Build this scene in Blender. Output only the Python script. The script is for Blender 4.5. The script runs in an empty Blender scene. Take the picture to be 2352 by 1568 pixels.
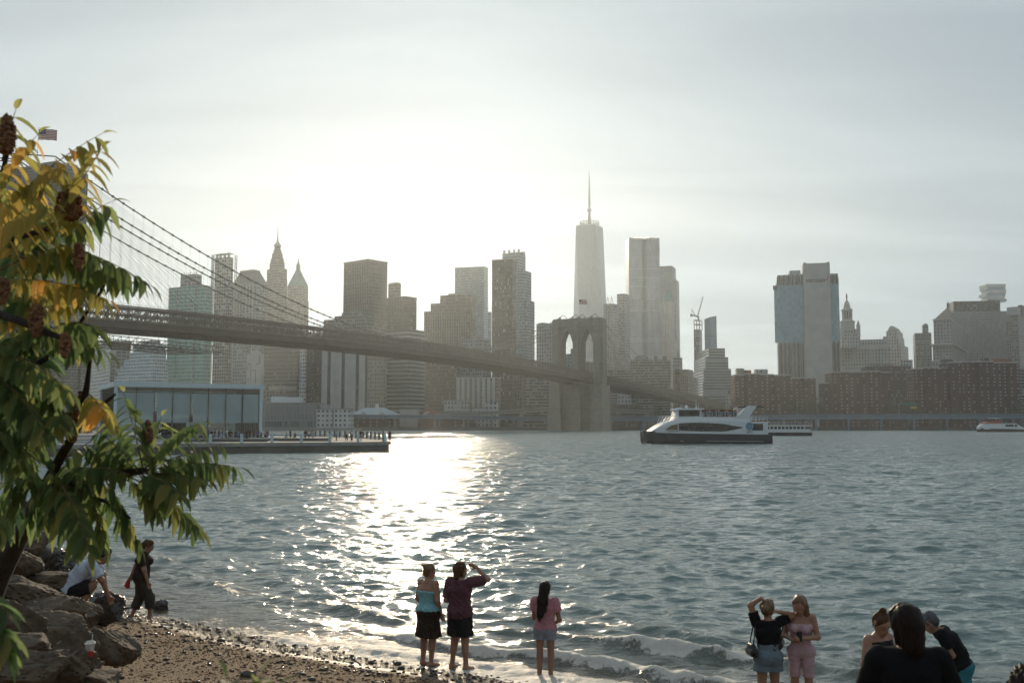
import bpy, math, random
import numpy as np
from mathutils import Vector, Matrix
S = bpy.context.scene
COL = S.collection
R = math.radians
# ------------------------------------------------------------------ camera
FOC, PX, PY, HZ, EYE = 2286.7, 1176.0, 784.0, 976.5, 3.95
PITCH = math.atan((HZ - PY) / FOC)
cd = bpy.data.cameras.new('camera')
cd.lens, cd.sensor_width, cd.clip_start, cd.clip_end = 35, 36, 0.1, 12000
cam = bpy.data.objects.new('camera', cd)
COL.objects.link(cam)
cam.location = (0, 0, EYE)
cam.rotation_euler = (math.pi / 2 + PITCH, 0, 0)
cd.dof.use_dof = True
cd.dof.focus_distance = 45
cd.dof.aperture_fstop = 4.5
S.camera = cam
# ------------------------------------------------------------------ sky
SUN_EL, SUN_AZ = R(12.8), R(-6.0)          # azimuth measured from +Y towards +X
world = bpy.data.worlds.new('World')
S.world = world
world.use_nodes = True
wn, wl = world.node_tree.nodes, world.node_tree.links
bg = wn['Background']
sky = wn.new('ShaderNodeTexSky')
sky.sky_type = 'NISHITA'
sky.sun_disc = False
sky.sun_elevation = SUN_EL
sky.sun_rotation = SUN_AZ
sky.altitude = 0
sky.air_density, sky.dust_density, sky.ozone_density = 1.0, 0.35, 4.0
tc = wn.new('ShaderNodeTexCoord')
sep = wn.new('ShaderNodeSeparateXYZ'); wl.new(tc.outputs['Generated'], sep.inputs[0])
def wmath(op, a, b):
    n = wn.new('ShaderNodeMath'); n.operation = op
    for i, x in enumerate((a, b)):
        if isinstance(x, (int, float)): n.inputs[i].default_value = x
        elif x is not None: wl.new(x, n.inputs[i])
    return n.outputs[0]
den = wmath('ADD', wmath('MAXIMUM', sep.outputs['Z'], 0.0), 0.12)
cmb = wn.new('ShaderNodeCombineXYZ')
wl.new(wmath('DIVIDE', sep.outputs['X'], den), cmb.inputs[0])
wl.new(wmath('DIVIDE', sep.outputs['Y'], den), cmb.inputs[1])
mp = wn.new('ShaderNodeMapping'); wl.new(cmb.outputs[0], mp.inputs[0])
mp.inputs['Rotation'].default_value = (0, 0, R(-22))
mp.inputs['Scale'].default_value = (0.55, 1.7, 1)
cn = wn.new('ShaderNodeTexNoise'); wl.new(mp.outputs[0], cn.inputs['Vector'])
cn.inputs['Scale'].default_value = 1.3; cn.inputs['Detail'].default_value = 7
cn.inputs['Roughness'].default_value = 0.45; cn.inputs['Distortion'].default_value = 0.5
cr = wn.new('ShaderNodeValToRGB'); wl.new(cn.outputs['Fac'], cr.inputs[0])
cr.color_ramp.elements[0].position, cr.color_ramp.elements[1].position = 0.36, 0.72
bw = wn.new('ShaderNodeRGBToBW'); wl.new(sky.outputs[0], bw.inputs[0])
cc = wn.new('ShaderNodeCombineColor')
wl.new(wmath('MULTIPLY', bw.outputs[0], 1.12), cc.inputs[0])
wl.new(wmath('MULTIPLY', bw.outputs[0], 1.24), cc.inputs[1])
wl.new(wmath('MULTIPLY', bw.outputs[0], 1.28), cc.inputs[2])
mx = wn.new('ShaderNodeMix'); mx.data_type = 'RGBA'
wl.new(wmath('ADD', wmath('MULTIPLY', cr.outputs[0], 0.5), 0.25), mx.inputs[0])
wl.new(sky.outputs[0], mx.inputs[6]); wl.new(cc.outputs[0], mx.inputs[7])
veil = wn.new('ShaderNodeMix'); veil.data_type = 'RGBA'; veil.blend_type = 'ADD'; veil.inputs[0].default_value = 1
vc = wn.new('ShaderNodeVectorMath'); vc.operation = 'SCALE'; vc.inputs[0].default_value = (1.0, 1.19, 1.30)      # thin cirrus veil over the whole sky
# thin ice cloud scatters forwards: brighter on the sun's side of the sky
dp = wn.new('ShaderNodeVectorMath'); dp.operation = 'DOT_PRODUCT'; wl.new(tc.outputs['Generated'], dp.inputs[0])
dp.inputs[1].default_value = (math.sin(SUN_AZ) * math.cos(SUN_EL), math.cos(SUN_AZ) * math.cos(SUN_EL), math.sin(SUN_EL))
fw_ = wmath('ADD', wmath('MULTIPLY', dp.outputs['Value'], 0.24), 0.80)
wl.new(wmath('MULTIPLY', wmath('ADD', wmath('MULTIPLY', cr.outputs[0], 1.3), 2.9), fw_), vc.inputs['Scale'])
dim = wn.new('ShaderNodeVectorMath'); dim.operation = 'SCALE'; dim.inputs['Scale'].default_value = 0.27
wl.new(mx.outputs[2], dim.inputs[0]); wl.new(dim.outputs[0], veil.inputs[6]); wl.new(vc.outputs[0], veil.inputs[7])
wl.new(veil.outputs[2], bg.inputs['Color'])
bg.inputs['Strength'].default_value = 0.12
# ------------------------------------------------------------------ sun
sl = bpy.data.lights.new('sun', 'SUN')
sl.energy, sl.angle, sl.color = 3.8, R(0.53), (1.0, 0.80, 0.56)
sun = bpy.data.objects.new('sun', sl); COL.objects.link(sun)
SDIR = Vector((math.sin(SUN_AZ) * math.cos(SUN_EL), math.cos(SUN_AZ) * math.cos(SUN_EL), math.sin(SUN_EL)))
sun.rotation_euler = SDIR.to_track_quat('Z', 'Y').to_euler()
sun.location = (0, 0, 1500)
# ------------------------------------------------------------------ exposure
S.view_settings.view_transform = 'Standard'
S.view_settings.look = 'None'
S.view_settings.exposure = -0.22
S.view_settings.gamma = 1.0
S.cycles.use_denoising = True
S.cycles.max_bounces = 6
S.cycles.diffuse_bounces = 3
S.cycles.volume_bounces = 0
S.cycles.transparent_max_bounces = 12
S.cycles.caustics_reflective = False
S.cycles.caustics_refractive = False
S.cycles.sample_clamp_indirect = 6

# ================================================================== helpers
rng = random.Random(7)
nrg = np.random.default_rng(11)

def ray(x, y):
    xn, yn = (x - PX) / FOC, (PY - y) / FOC
    cp, sp = math.cos(PITCH), math.sin(PITCH)
    return xn / (cp - yn * sp), (sp + yn * cp) / (cp - yn * sp)     # X/Y and (Z-EYE)/Y

def at(x, y, Y):
    """the place in the world seen at photo position x, y when it stands Y metres ahead"""
    a, b = ray(x, y)
    return Vector((a * Y, Y, EYE + b * Y))

def gnd(x, y, z=0.0):
    a, b = ray(x, y)
    Y = (z - EYE) / b
    return Vector((a * Y, Y, z))

def tag(o, label=None, cat=None, group=None, kind=None):
    if label: o['label'] = label
    if cat: o['category'] = cat
    if group: o['group'] = group
    if kind: o['kind'] = kind
    return o

class MB:
    """collects faces and links them as one mesh"""
    def __init__(s): s.v, s.f, s.m = [], [], []
    def add(s, vs, fs, m=0):
        o = len(s.v)
        s.v += [tuple(p) for p in vs]
        s.f += [tuple(i + o for i in f) for f in fs]
        s.m += [m] * len(fs)
        return s
    def box(s, x0, x1, y0, y1, z0, z1, m=0, xf=None):
        vs = [(x, y, z) for z in (z0, z1) for x, y in ((x0, y0), (x1, y0), (x1, y1), (x0, y1))]
        if xf: vs = [xf(*p) for p in vs]
        return s.add(vs, [(3, 2, 1, 0), (4, 5, 6, 7), (0, 1, 5, 4), (1, 2, 6, 5), (2, 3, 7, 6), (3, 0, 4, 7)], m)
    def prism(s, poly, z0, z1, top=None, m=0, cap=True):
        n = len(poly); top = top or poly
        vs = [(p[0], p[1], z0) for p in poly] + [(p[0], p[1], z1) for p in top]
        fs = [(i, (i + 1) % n, n + (i + 1) % n, n + i) for i in range(n)]
        if cap: fs += [tuple(range(n, 2 * n)), tuple(reversed(range(n)))]
        return s.add(vs, fs, m)
    def beam(s, a, b, w, h=None, m=0):
        """square bar from a to b"""
        a, b = Vector(a), Vector(b); h = h or w
        d = (b - a).normalized()
        u = d.cross(Vector((0, 0, 1)))
        u = Vector((1, 0, 0)) if u.length < 1e-4 else u.normalized()
        t = u.cross(d)
        vs = [p + u * (sx * w / 2) + t * (sz * h / 2) for p in (a, b) for sx, sz in ((-1, -1), (1, -1), (1, 1), (-1, 1))]
        return s.add(vs, [(3, 2, 1, 0), (4, 5, 6, 7), (0, 1, 5, 4), (1, 2, 6, 5), (2, 3, 7, 6), (3, 0, 4, 7)], m)
    def tube(s, pts, r, n=6, m=0, cap=True):
        pts = [Vector(p) for p in pts]
        rs = r if isinstance(r, (list, tuple)) else [r] * len(pts)
        o = []; ref = None
        for i, p in enumerate(pts):
            d = (pts[min(i + 1, len(pts) - 1)] - pts[max(i - 1, 0)]).normalized()
            if ref is None:
                ref = d.cross(Vector((0, 0, 1)))
                if ref.length < 1e-3: ref = Vector((1, 0, 0))
            u = (ref - d * ref.dot(d)).normalized(); ref = u
            w = d.cross(u)
            for k in range(n):
                a = 2 * math.pi * k / n
                o.append(p + (u * math.cos(a) + w * math.sin(a)) * rs[i])
        fs = []
        for i in range(len(pts) - 1):
            for k in range(n):
                fs.append((i * n + k, i * n + (k + 1) % n, (i + 1) * n + (k + 1) % n, (i + 1) * n + k))
        if cap:
            fs += [tuple(reversed(range(n))), tuple(range((len(pts) - 1) * n, len(pts) * n))]
        return s.add(o, fs, m)
    def lathe(s, prof, c, n=16, m=0):
        """profile of (radius, z) turned about the vertical through c"""
        vs = [(c[0] + r * math.cos(2 * math.pi * k / n), c[1] + r * math.sin(2 * math.pi * k / n), c[2] + z) for r, z in prof for k in range(n)]
        fs = [(i * n + k, i * n + (k + 1) % n, (i + 1) * n + (k + 1) % n, (i + 1) * n + k) for i in range(len(prof) - 1) for k in range(n)]
        fs += [tuple(reversed(range(n))), tuple(range((len(prof) - 1) * n, len(prof) * n))]
        return s.add(vs, fs, m)
    def build(s, name, mats, parent=None, loc=None, smooth=False):
        return link_mesh(name, s.v, s.f, mats, parent, loc, smooth, s.m)

def link_mesh(name, v, f, mats, parent=None, loc=None, smooth=False, mi=None):
    """world-space vertices in; the object's origin goes to loc (its parent's place for a part)"""
    if parent is not None: loc = parent.get('_o', (0, 0, 0)) if '_o' in parent else tuple(parent.location)
    if loc is None:
        a = np.array(v); loc = ((a[:, 0].min() + a[:, 0].max()) / 2, (a[:, 1].min() + a[:, 1].max()) / 2, a[:, 2].min())
    a = np.asarray(v, dtype=np.float64) - np.array(loc)[None, :]
    me = bpy.data.meshes.new(name)
    me.from_pydata(a.tolist(), [], f)
    mats = mats if isinstance(mats, (list, tuple)) else [mats]
    for m in mats: me.materials.append(m)
    if mi is not None and len(mats) > 1: me.polygons.foreach_set('material_index', mi)
    if any(m.get('uv') for m in mats): wall_uv(me, a)
    if smooth: me.polygons.foreach_set('use_smooth', [True] * len(me.polygons))
    me.update()
    o = bpy.data.objects.new(name, me); COL.objects.link(o)
    if parent is not None: o.parent = parent
    else: o.location = loc
    if parent is not None and parent.parent is not None: o.location = (0, 0, 0)
    return o

def wall_uv(me, a):
    """metres along each wall and metres up, so that windows keep their size"""
    uv = me.uv_layers.new(name='UVMap')
    out = np.zeros((len(me.loops), 2))
    for p in me.polygons:
        n = p.normal; li = list(p.loop_indices); q = a[list(p.vertices)]
        if abs(n.z) < 0.75:
            l = math.hypot(n.x, n.y); u = q[:, 0] * (-n.y / l) + q[:, 1] * (n.x / l)
            out[li, 0] = u - u.min(); out[li, 1] = q[:, 2]
        else:
            out[li] = q[:, :2]
    uv.data.foreach_set('uv', out.ravel())

def thing(name, loc, label, cat, group=None):
    o = bpy.data.objects.new(name, None); COL.objects.link(o)
    o.empty_display_size = 0.3
    o.location = loc
    return tag(o, label, cat, group)

def copy_tree(o, loc, label=None, rz=None, group=None):
    c = o.copy(); COL.objects.link(c); c.location = loc
    if rz is not None: c.rotation_euler = (0, 0, rz)
    if label: c['label'] = label
    if group: c['group'] = group
    for ch in o.children:
        k = ch.copy(); COL.objects.link(k); k.parent = c
        for g in ch.children:
            q = g.copy(); COL.objects.link(q); q.parent = k
    return c

# ------------------------------------------------------------------ materials
def mat(name, col, rough=0.7, metal=0.0, var=0.0, vscale=1.0, bump=0.0, bscale=8.0, spec=0.5, coat=0.0, stretch=None):
    m = bpy.data.materials.new(name); m.use_nodes = True
    nt = m.node_tree; b = nt.nodes['Principled BSDF']
    b.inputs['Base Color'].default_value = (*col, 1); b.inputs['Roughness'].default_value = rough
    b.inputs['Metallic'].default_value = metal; b.inputs['Specular IOR Level'].default_value = spec
    b.inputs['Coat Weight'].default_value = coat
    if var or bump:
        t = nt.nodes.new('ShaderNodeTexCoord'); src = t.outputs['Object']
        if stretch:
            mpn = nt.nodes.new('ShaderNodeMapping'); mpn.inputs['Scale'].default_value = stretch
            nt.links.new(src, mpn.inputs[0]); src = mpn.outputs[0]
    if var:
        n = nt.nodes.new('ShaderNodeTexNoise'); n.inputs['Scale'].default_value = vscale; n.inputs['Detail'].default_value = 6
        nt.links.new(src, n.inputs['Vector'])
        r = nt.nodes.new('ShaderNodeValToRGB'); nt.links.new(n.outputs['Fac'], r.inputs[0])
        r.color_ramp.elements[0].position, r.color_ramp.elements[1].position = 0.3, 0.7
        r.color_ramp.elements[0].color = (*[c * (1 - var) for c in col], 1)
        r.color_ramp.elements[1].color = (*[min(1, c * (1 + var)) for c in col], 1)
        nt.links.new(r.outputs[0], b.inputs['Base Color'])
    if bump:
        n2 = nt.nodes.new('ShaderNodeTexNoise'); n2.inputs['Scale'].default_value = bscale; n2.inputs['Detail'].default_value = 5
        nt.links.new(src, n2.inputs['Vector'])
        bp = nt.nodes.new('ShaderNodeBump'); bp.inputs['Distance'].default_value = bump
        nt.links.new(n2.outputs['Fac'], bp.inputs['Height']); nt.links.new(bp.outputs[0], b.inputs['Normal'])
    return m

def nmath(nt, op, a, b=None, c=None):
    n = nt.nodes.new('ShaderNodeMath'); n.operation = op
    for i, x in enumerate((a, b, c)):
        if x is None: continue
        if isinstance(x, (int, float)): n.inputs[i].default_value = x
        else: nt.links.new(x, n.inputs[i])
    return n.outputs[0]

def mixc(nt, f, a, b):
    n = nt.nodes.new('ShaderNodeMix'); n.data_type = 'RGBA'
    for i, x in ((0, f), (6, a), (7, b)):
        if isinstance(x, (int, float)): n.inputs[i].default_value = x
        elif isinstance(x, tuple): n.inputs[i].default_value = (*x, 1)
        else: nt.links.new(x, n.inputs[i])
    return n.outputs[2]

def facade(name, wall, glass, bw=3.0, fh=3.6, wf=0.55, hf=0.55, blind=0.25, blindc=(0.45, 0.45, 0.42), grough=0.12, band=None, bandc=None, wrough=0.8, wvar=0.12):
    """wall material: a grid of windows bw metres by fh metres, each with its own glass tone; optional horizontal band every band metres"""
    m = bpy.data.materials.new(name); m.use_nodes = True; m['uv'] = 1
    nt = m.node_tree; b = nt.nodes['Principled BSDF']
    uv = nt.nodes.new('ShaderNodeUVMap'); uv.uv_map = 'UVMap'
    sp = nt.nodes.new('ShaderNodeSeparateXYZ'); nt.links.new(uv.outputs[0], sp.inputs[0])
    U = nmath(nt, 'DIVIDE', sp.outputs[0], bw); V = nmath(nt, 'DIVIDE', sp.outputs[1], fh)
    fu, fv = nmath(nt, 'FRACT', U), nmath(nt, 'FRACT', V)
    inu = nmath(nt, 'LESS_THAN', nmath(nt, 'ABSOLUTE', nmath(nt, 'SUBTRACT', fu, 0.5)), wf / 2)
    inv = nmath(nt, 'LESS_THAN', nmath(nt, 'ABSOLUTE', nmath(nt, 'SUBTRACT', fv, 0.5)), hf / 2)
    geo = nt.nodes.new('ShaderNodeNewGeometry')
    sn = nt.nodes.new('ShaderNodeSeparateXYZ'); nt.links.new(geo.outputs['True Normal'], sn.inputs[0])
    side = nmath(nt, 'LESS_THAN', nmath(nt, 'ABSOLUTE', sn.outputs[2]), 0.6)
    win = nmath(nt, 'MULTIPLY', nmath(nt, 'MULTIPLY', inu, inv), side)
    cv = nt.nodes.new('ShaderNodeCombineXYZ')
    nt.links.new(nmath(nt, 'FLOOR', U), cv.inputs[0]); nt.links.new(nmath(nt, 'FLOOR', V), cv.inputs[1])
    oi = nt.nodes.new('ShaderNodeObjectInfo'); nt.links.new(oi.outputs['Random'], cv.inputs[2])
    wnz = nt.nodes.new('ShaderNodeTexWhiteNoise'); wnz.noise_dimensions = '3D'; nt.links.new(cv.outputs[0], wnz.inputs[0])
    isb = nmath(nt, 'LESS_THAN', wnz.outputs['Value'], blind)
    sc = nt.nodes.new('ShaderNodeSeparateColor'); nt.links.new(wnz.outputs['Color'], sc.inputs[0])
    gcol = mixc(nt, nmath(nt, 'MULTIPLY', sc.outputs[1], 0.6), glass, tuple(c * 0.45 for c in glass))
    gcol = mixc(nt, nmath(nt, 'MULTIPLY', isb, 0.75), gcol, blindc)
    tcn = nt.nodes.new('ShaderNodeTexCoord')
    nz = nt.nodes.new('ShaderNodeTexNoise'); nz.inputs['Scale'].default_value = 0.09; nz.inputs['Detail'].default_value = 8
    nt.links.new(tcn.outputs['Object'], nz.inputs['Vector'])
    wcol = mixc(nt, nz.outputs['Fac'], tuple(c * (1 - wvar * 2) for c in wall), tuple(min(1, c * (1 + wvar * 2)) for c in wall))
    if band:
        ib = nmath(nt, 'MULTIPLY', nmath(nt, 'LESS_THAN', nmath(nt, 'FRACT', nmath(nt, 'DIVIDE', sp.outputs[1], band)), 0.16), side)
        wcol = mixc(nt, ib, wcol, bandc); win = nmath(nt, 'MULTIPLY', win, nmath(nt, 'SUBTRACT', 1.0, ib))
    nt.links.new(mixc(nt, win, wcol, gcol), b.inputs['Base Color'])
    nt.links.new(nmath(nt, 'ADD', nmath(nt, 'MULTIPLY', win, grough - wrough), wrough), b.inputs['Roughness'])
    return m

M = {}
M['concrete'] = mat('concrete', (0.30, 0.29, 0.27), 0.85, var=0.2, vscale=0.6, bump=0.01, bscale=3)
M['dark_concrete'] = mat('dark_concrete', (0.12, 0.115, 0.10), 0.85, var=0.3, vscale=0.4, bump=0.02, bscale=2)
M['asphalt'] = mat('asphalt', (0.055, 0.055, 0.055), 0.9, var=0.2, vscale=0.5)
M['white_paint'] = mat('white_paint', (0.78, 0.79, 0.80), 0.35, var=0.05, vscale=1.2)
M['navy_paint'] = mat('navy_paint', (0.012, 0.018, 0.03), 0.35, var=0.15, vscale=0.8)
M['dark_glass'] = mat('dark_glass', (0.012, 0.014, 0.016), 0.06, var=0.5, vscale=1.6)
M['black'] = mat('black_rubber', (0.012, 0.012, 0.012), 0.6)
M['steel'] = mat('bridge_steel', (0.16, 0.13, 0.105), 0.6, var=0.2, vscale=0.3)
M['wire'] = mat('bridge_wire', (0.13, 0.125, 0.12), 0.5)
M['blue_steel'] = mat('blue_steel', (0.12, 0.19, 0.27), 0.5, var=0.18, vscale=0.15)
M['metal'] = mat('galvanised_metal', (0.35, 0.36, 0.37), 0.4, metal=0.6)
# ================================================================== water, land, haze
SHORE = np.array([(-60, 36), (-40, 34), (-22, 31), (-16, 28.5), (-11.5, 25), (-9, 22.8), (-7.7, 21.3), (-5.7, 19.9), (-3.5, 18.1), (-1.4, 16.8),
                  (0.3, 15.7), (2.0, 14.6), (4.3, 13.0), (8, 10.0), (14, 7), (30, 1), (60, -8)], float)

def shore_dist(x, y):
    """signed metres to the water's edge: positive over the water"""
    best = np.full(x.shape, 1e9); sign = np.ones(x.shape)
    for (ax, ay), (bx, by) in zip(SHORE[:-1], SHORE[1:]):
        dx, dy = bx - ax, by - ay
        t = np.clip(((x - ax) * dx + (y - ay) * dy) / (dx * dx + dy * dy), 0, 1)
        ex, ey = x - ax - t * dx, y - ay - t * dy
        d = np.hypot(ex, ey); s = np.where(dx * ey - dy * ex > 0, 1.0, -1.0)
        up = d < best
        best = np.where(up, d, best); sign = np.where(up, s, sign)
    return best * sign

def vnoise(x, y, seed=0):
    """smooth value noise in numpy"""
    xi, yi = np.floor(x).astype(np.int64), np.floor(y).astype(np.int64)
    fx, fy = x - xi, y - yi
    fx, fy = fx * fx * (3 - 2 * fx), fy * fy * (3 - 2 * fy)
    def h(a, b):
        n = (a * 374761393 + b * 668265263 + seed * 974711) & 0x7fffffff
        n = ((n ^ (n >> 13)) * 1274126177) & 0x7fffffff
        return ((n ^ (n >> 16)) & 0xffff) / 65535.0
    return (h(xi, yi) * (1 - fx) + h(xi + 1, yi) * fx) * (1 - fy) + (h(xi, yi + 1) * (1 - fx) + h(xi + 1, yi + 1) * fx) * fy

def fbm(x, y, o=4, seed=0):
    r, a, t = 0, 1.0, 0
    for k in range(o):
        r = r + a * vnoise(x * 2 ** k, y * 2 ** k, seed + k); t += a; a *= 0.5
    return r / t

def beach_z(x, y):
    s = -shore_dist(x, y)
    z = np.where(s > 0, 0.115 * s + 0.0015 * s * s, 0.12 * s)
    z = np.maximum(z, -2.0)
    bank = np.clip((-x - 4.6 - 0.13 * (y - 10)) / 4.0, 0, 1) * np.clip(s / 3.0, 0, 1)
    z = z + 0.75 * bank * bank * (3 - 2 * bank)
    z = z + (fbm(x * 0.7, y * 0.7, 4, 3) - 0.5) * 0.10 * np.clip(s * 0.5 + 0.35, 0.1, 1)
    return z

def bz(x, y):
    return float(beach_z(np.array([float(x)]), np.array([float(y)]))[0])

def grid_mesh(name, X, Y, Z, mats, attr=None, loc=(0, 0, 0), smooth=True):
    nr, ncl = X.shape
    me = bpy.data.meshes.new(name)
    co = np.stack([X, Y, Z], -1).reshape(-1, 3) - np.array(loc)
    idx = np.arange(nr * ncl).reshape(nr, ncl)
    q = np.stack([idx[:-1, :-1], idx[:-1, 1:], idx[1:, 1:], idx[1:, :-1]], -1).reshape(-1, 4)
    me.vertices.add(len(co)); me.vertices.foreach_set('co', co.ravel())
    me.loops.add(q.size); me.loops.foreach_set('vertex_index', q.ravel().astype(np.int32))
    me.polygons.add(len(q)); me.polygons.foreach_set('loop_start', np.arange(0, q.size, 4, dtype=np.int32))
    me.update(calc_edges=True)
    me.polygons.foreach_set('use_smooth', np.full(len(q), smooth))
    for k, a in (attr or {}).items():
        at_ = me.attributes.new(k, 'FLOAT', 'POINT'); at_.data.foreach_set('value', a.ravel().astype(np.float32))
    me.materials.append(mats)
    o = bpy.data.objects.new(name, me); COL.objects.link(o); o.location = loc
    return o

# ---- river: real waves near by, fading to bump far out
def make_water():
    m = bpy.data.materials.new('river_water'); m.use_nodes = True
    nt = m.node_tree; b = nt.nodes['Principled BSDF']
    b.inputs['IOR'].default_value = 1.6
    tcn = nt.nodes.new('ShaderNodeTexCoord')
    def noise(scale, stretch, rot, det, rgh=0.55):
        mpn = nt.nodes.new('ShaderNodeMapping'); nt.links.new(tcn.outputs['Object'], mpn.inputs[0])
        mpn.inputs['Scale'].default_value = (stretch, 1, 1); mpn.inputs['Rotation'].default_value = (0, 0, R(rot))
        n = nt.nodes.new('ShaderNodeTexNoise'); n.inputs['Scale'].default_value = scale; n.inputs['Detail'].default_value = det
        n.inputs['Roughness'].default_value = rgh; n.inputs['Distortion'].default_value = 0.4
        nt.links.new(mpn.outputs[0], n.inputs['Vector']); return n.outputs['Fac']
    h = nmath(nt, 'MULTIPLY', noise(0.55, 0.5, 12, 3), 0.26)
    h = nmath(nt, 'ADD', h, nmath(nt, 'MULTIPLY', noise(1.7, 0.6, -18, 4), 0.13))
    h = nmath(nt, 'ADD', h, nmath(nt, 'MULTIPLY', noise(6.0, 0.7, 25, 4, 0.6), 0.036))
    bp = nt.nodes.new('ShaderNodeBump'); bp.inputs['Strength'].default_value = 1.0; bp.inputs['Distance'].default_value = 0.9
    nt.links.new(h, bp.inputs['Height'])
    at_ = nt.nodes.new('ShaderNodeAttribute'); at_.attribute_name = 'foam'
    a2 = nt.nodes.new('ShaderNodeAttribute'); a2.attribute_name = 'silt'
    ch = nt.nodes.new('ShaderNodeAttribute'); ch.attribute_name = 'chop'      # ripples too small for the mesh far out
    fn = nt.nodes.new('ShaderNodeTexNoise'); fn.inputs['Scale'].default_value = 6.0; fn.inputs['Detail'].default_value = 10; fn.inputs['Roughness'].default_value = 0.74; fn.inputs['Distortion'].default_value = 0.6
    nt.links.new(tcn.outputs['Object'], fn.inputs['Vector'])
    f = nmath(nt, 'SUBTRACT', nmath(nt, 'ADD', at_.outputs['Fac'], fn.outputs['Fac']), 1.0)
    f = nmath(nt, 'MULTIPLY', f, 7.5)
    cl = nt.nodes.new('ShaderNodeClamp'); nt.links.new(f, cl.inputs[0]); foam = cl.outputs[0]
    base = mixc(nt, a2.outputs['Fac'], (0.125, 0.190, 0.170), (0.11, 0.085, 0.045))
    nt.links.new(mixc(nt, foam, base, (0.70, 0.66, 0.58)), b.inputs['Base Color'])
    nt.links.new(nmath(nt, 'ADD', nmath(nt, 'MULTIPLY', foam, 0.5), 0.07), b.inputs['Roughness'])
    hb = nt.nodes.new('ShaderNodeBump'); hb.inputs['Distance'].default_value = 0.05
    nt.links.new(nmath(nt, 'MULTIPLY', foam, fn.outputs['Fac']), hb.inputs['Height'])
    nt.links.new(bp.outputs[0], hb.inputs['Normal'])
    # ripples smaller than the mesh: each point's facet leans by a slope of its own
    def slopes(scale, stretch, rot):
        mpn = nt.nodes.new('ShaderNodeMapping'); nt.links.new(tcn.outputs['Object'], mpn.inputs[0])
        mpn.inputs['Scale'].default_value = (stretch, 1, 1); mpn.inputs['Rotation'].default_value = (0, 0, R(rot))
        n = nt.nodes.new('ShaderNodeTexNoise'); n.inputs['Scale'].default_value = scale; n.inputs['Detail'].default_value = 3
        nt.links.new(mpn.outputs[0], n.inputs['Vector'])
        v = nt.nodes.new('ShaderNodeVectorMath'); v.operation = 'SUBTRACT'; v.inputs[1].default_value = (0.5, 0.5, 0.5)
        nt.links.new(n.outputs['Color'], v.inputs[0]); return v.outputs[0]
    def vop(op, a, c):
        v = nt.nodes.new('ShaderNodeVectorMath'); v.operation = op
        nt.links.new(a, v.inputs[0])
        if isinstance(c, tuple): v.inputs[1].default_value = c
        elif op == 'SCALE': nt.links.new(c, v.inputs['Scale'])
        elif c is not None: nt.links.new(c, v.inputs[1])
        return v.outputs[0]
    sl_ = vop('ADD', slopes(1.3, 0.5, 8), slopes(4.2, 0.6, -20))
    sl_ = vop('ADD', vop('MULTIPLY', sl_, (1.0, 1.15, 0.0)), (0.0, -0.17, 0.0))      # the steep sides of the wind waves face the beach
    sl_ = vop('SCALE', sl_, ch.outputs['Fac'])
    nt.links.new(vop('NORMALIZE', vop('ADD', hb.outputs[0], sl_), None), b.inputs['Normal'])
    NR, NC = 1300, 1150
    yr = 9.0 * (1000.0 / 9.0) ** (np.arange(NR) / (NR - 1.0))
    t = np.linspace(-1.0, 1.0, NC); t = np.sign(t) * (0.72 * np.abs(t) + 0.45 * np.abs(t) ** 4)
    Y = np.repeat(yr[:, None], NC, 1); X = (Y + 7.0) * t[None, :]
    dy = Y * (math.log(1000 / 9.0) / (NR - 1))
    Z = np.zeros_like(X)
    g = np.random.default_rng(5)
    for k in range(64):
        lam = 0.22 * (2.3 / 0.22) ** g.random()
        ang = R(-100 + g.normal() * 34)                       # the wind drives waves towards the beach
        kx, ky = 2 * math.pi / lam * math.cos(ang), 2 * math.pi / lam * math.sin(ang)
        amp = 0.0074 * lam ** 0.8
        fade = np.clip((lam / (dy * 2.2) - 1.0), 0, 1)
        rows = np.where(fade[:, 0] > 0)[0]
        if len(rows) == 0: continue
        r1 = rows.max() + 1
        ph = kx * X[:r1] + ky * Y[:r1] + g.random() * 6.28
        wob = 1.6 * vnoise(X[:r1] / (lam * 3.1), Y[:r1] / (lam * 3.1), k)
        sn = np.sin(ph + wob * 2)
        env = 0.25 + 2.0 * vnoise(X[:r1] / (lam * 4) + 9, Y[:r1] / (lam * 4), k + 50) ** 2
        Z[:r1] += amp * fade[:r1] * env * (0.45 * sn + 0.95 * (0.64 - np.abs(np.sin(0.5 * (ph + wob * 2)))) * 1.6)      # crests sharper than troughs
    for k in range(16):                                       # longer wind waves in patches
        lam = 2.4 * (6.5 / 2.4) ** g.random(); ang = R(-98 + g.normal() * 22)
        kx, ky = 2 * math.pi / lam * math.cos(ang), 2 * math.pi / lam * math.sin(ang)
        fade = np.clip((lam / (dy * 2.0) - 1.0), 0, 1); r1 = int(np.where(fade[:, 0] > 0)[0].max()) + 1
        wob = 2.4 * vnoise(X[:r1] / (lam * 2.2), Y[:r1] / (lam * 2.2), k + 200)
        env = (np.clip(vnoise(X[:r1] / (lam * 3.0), Y[:r1] / (lam * 3.0), k + 300) - 0.45, 0, 1) * 2.4) ** 1.5
        Z[:r1] += 0.017 * lam * fade[:r1] * env * (0.64 - np.abs(np.sin(0.5 * (kx * X[:r1] + ky * Y[:r1] + wob * 2)))) * np.clip(Y[:r1] / 30 - .35, 0, 1)
    near = Y < 46
    r1 = int(np.where(near[:, 0])[0].max()) + 1
    s = shore_dist(X[:r1], Y[:r1])
    foam = np.zeros_like(X); silt = np.zeros_like(X)
    al = (X[:r1] * 0.83 - Y[:r1] * 0.55)                      # metres along the shore
    Z[:r1] *= np.clip(0.2 + s / 4.0, 0.1, 1)
    fo = np.zeros_like(s)
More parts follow.
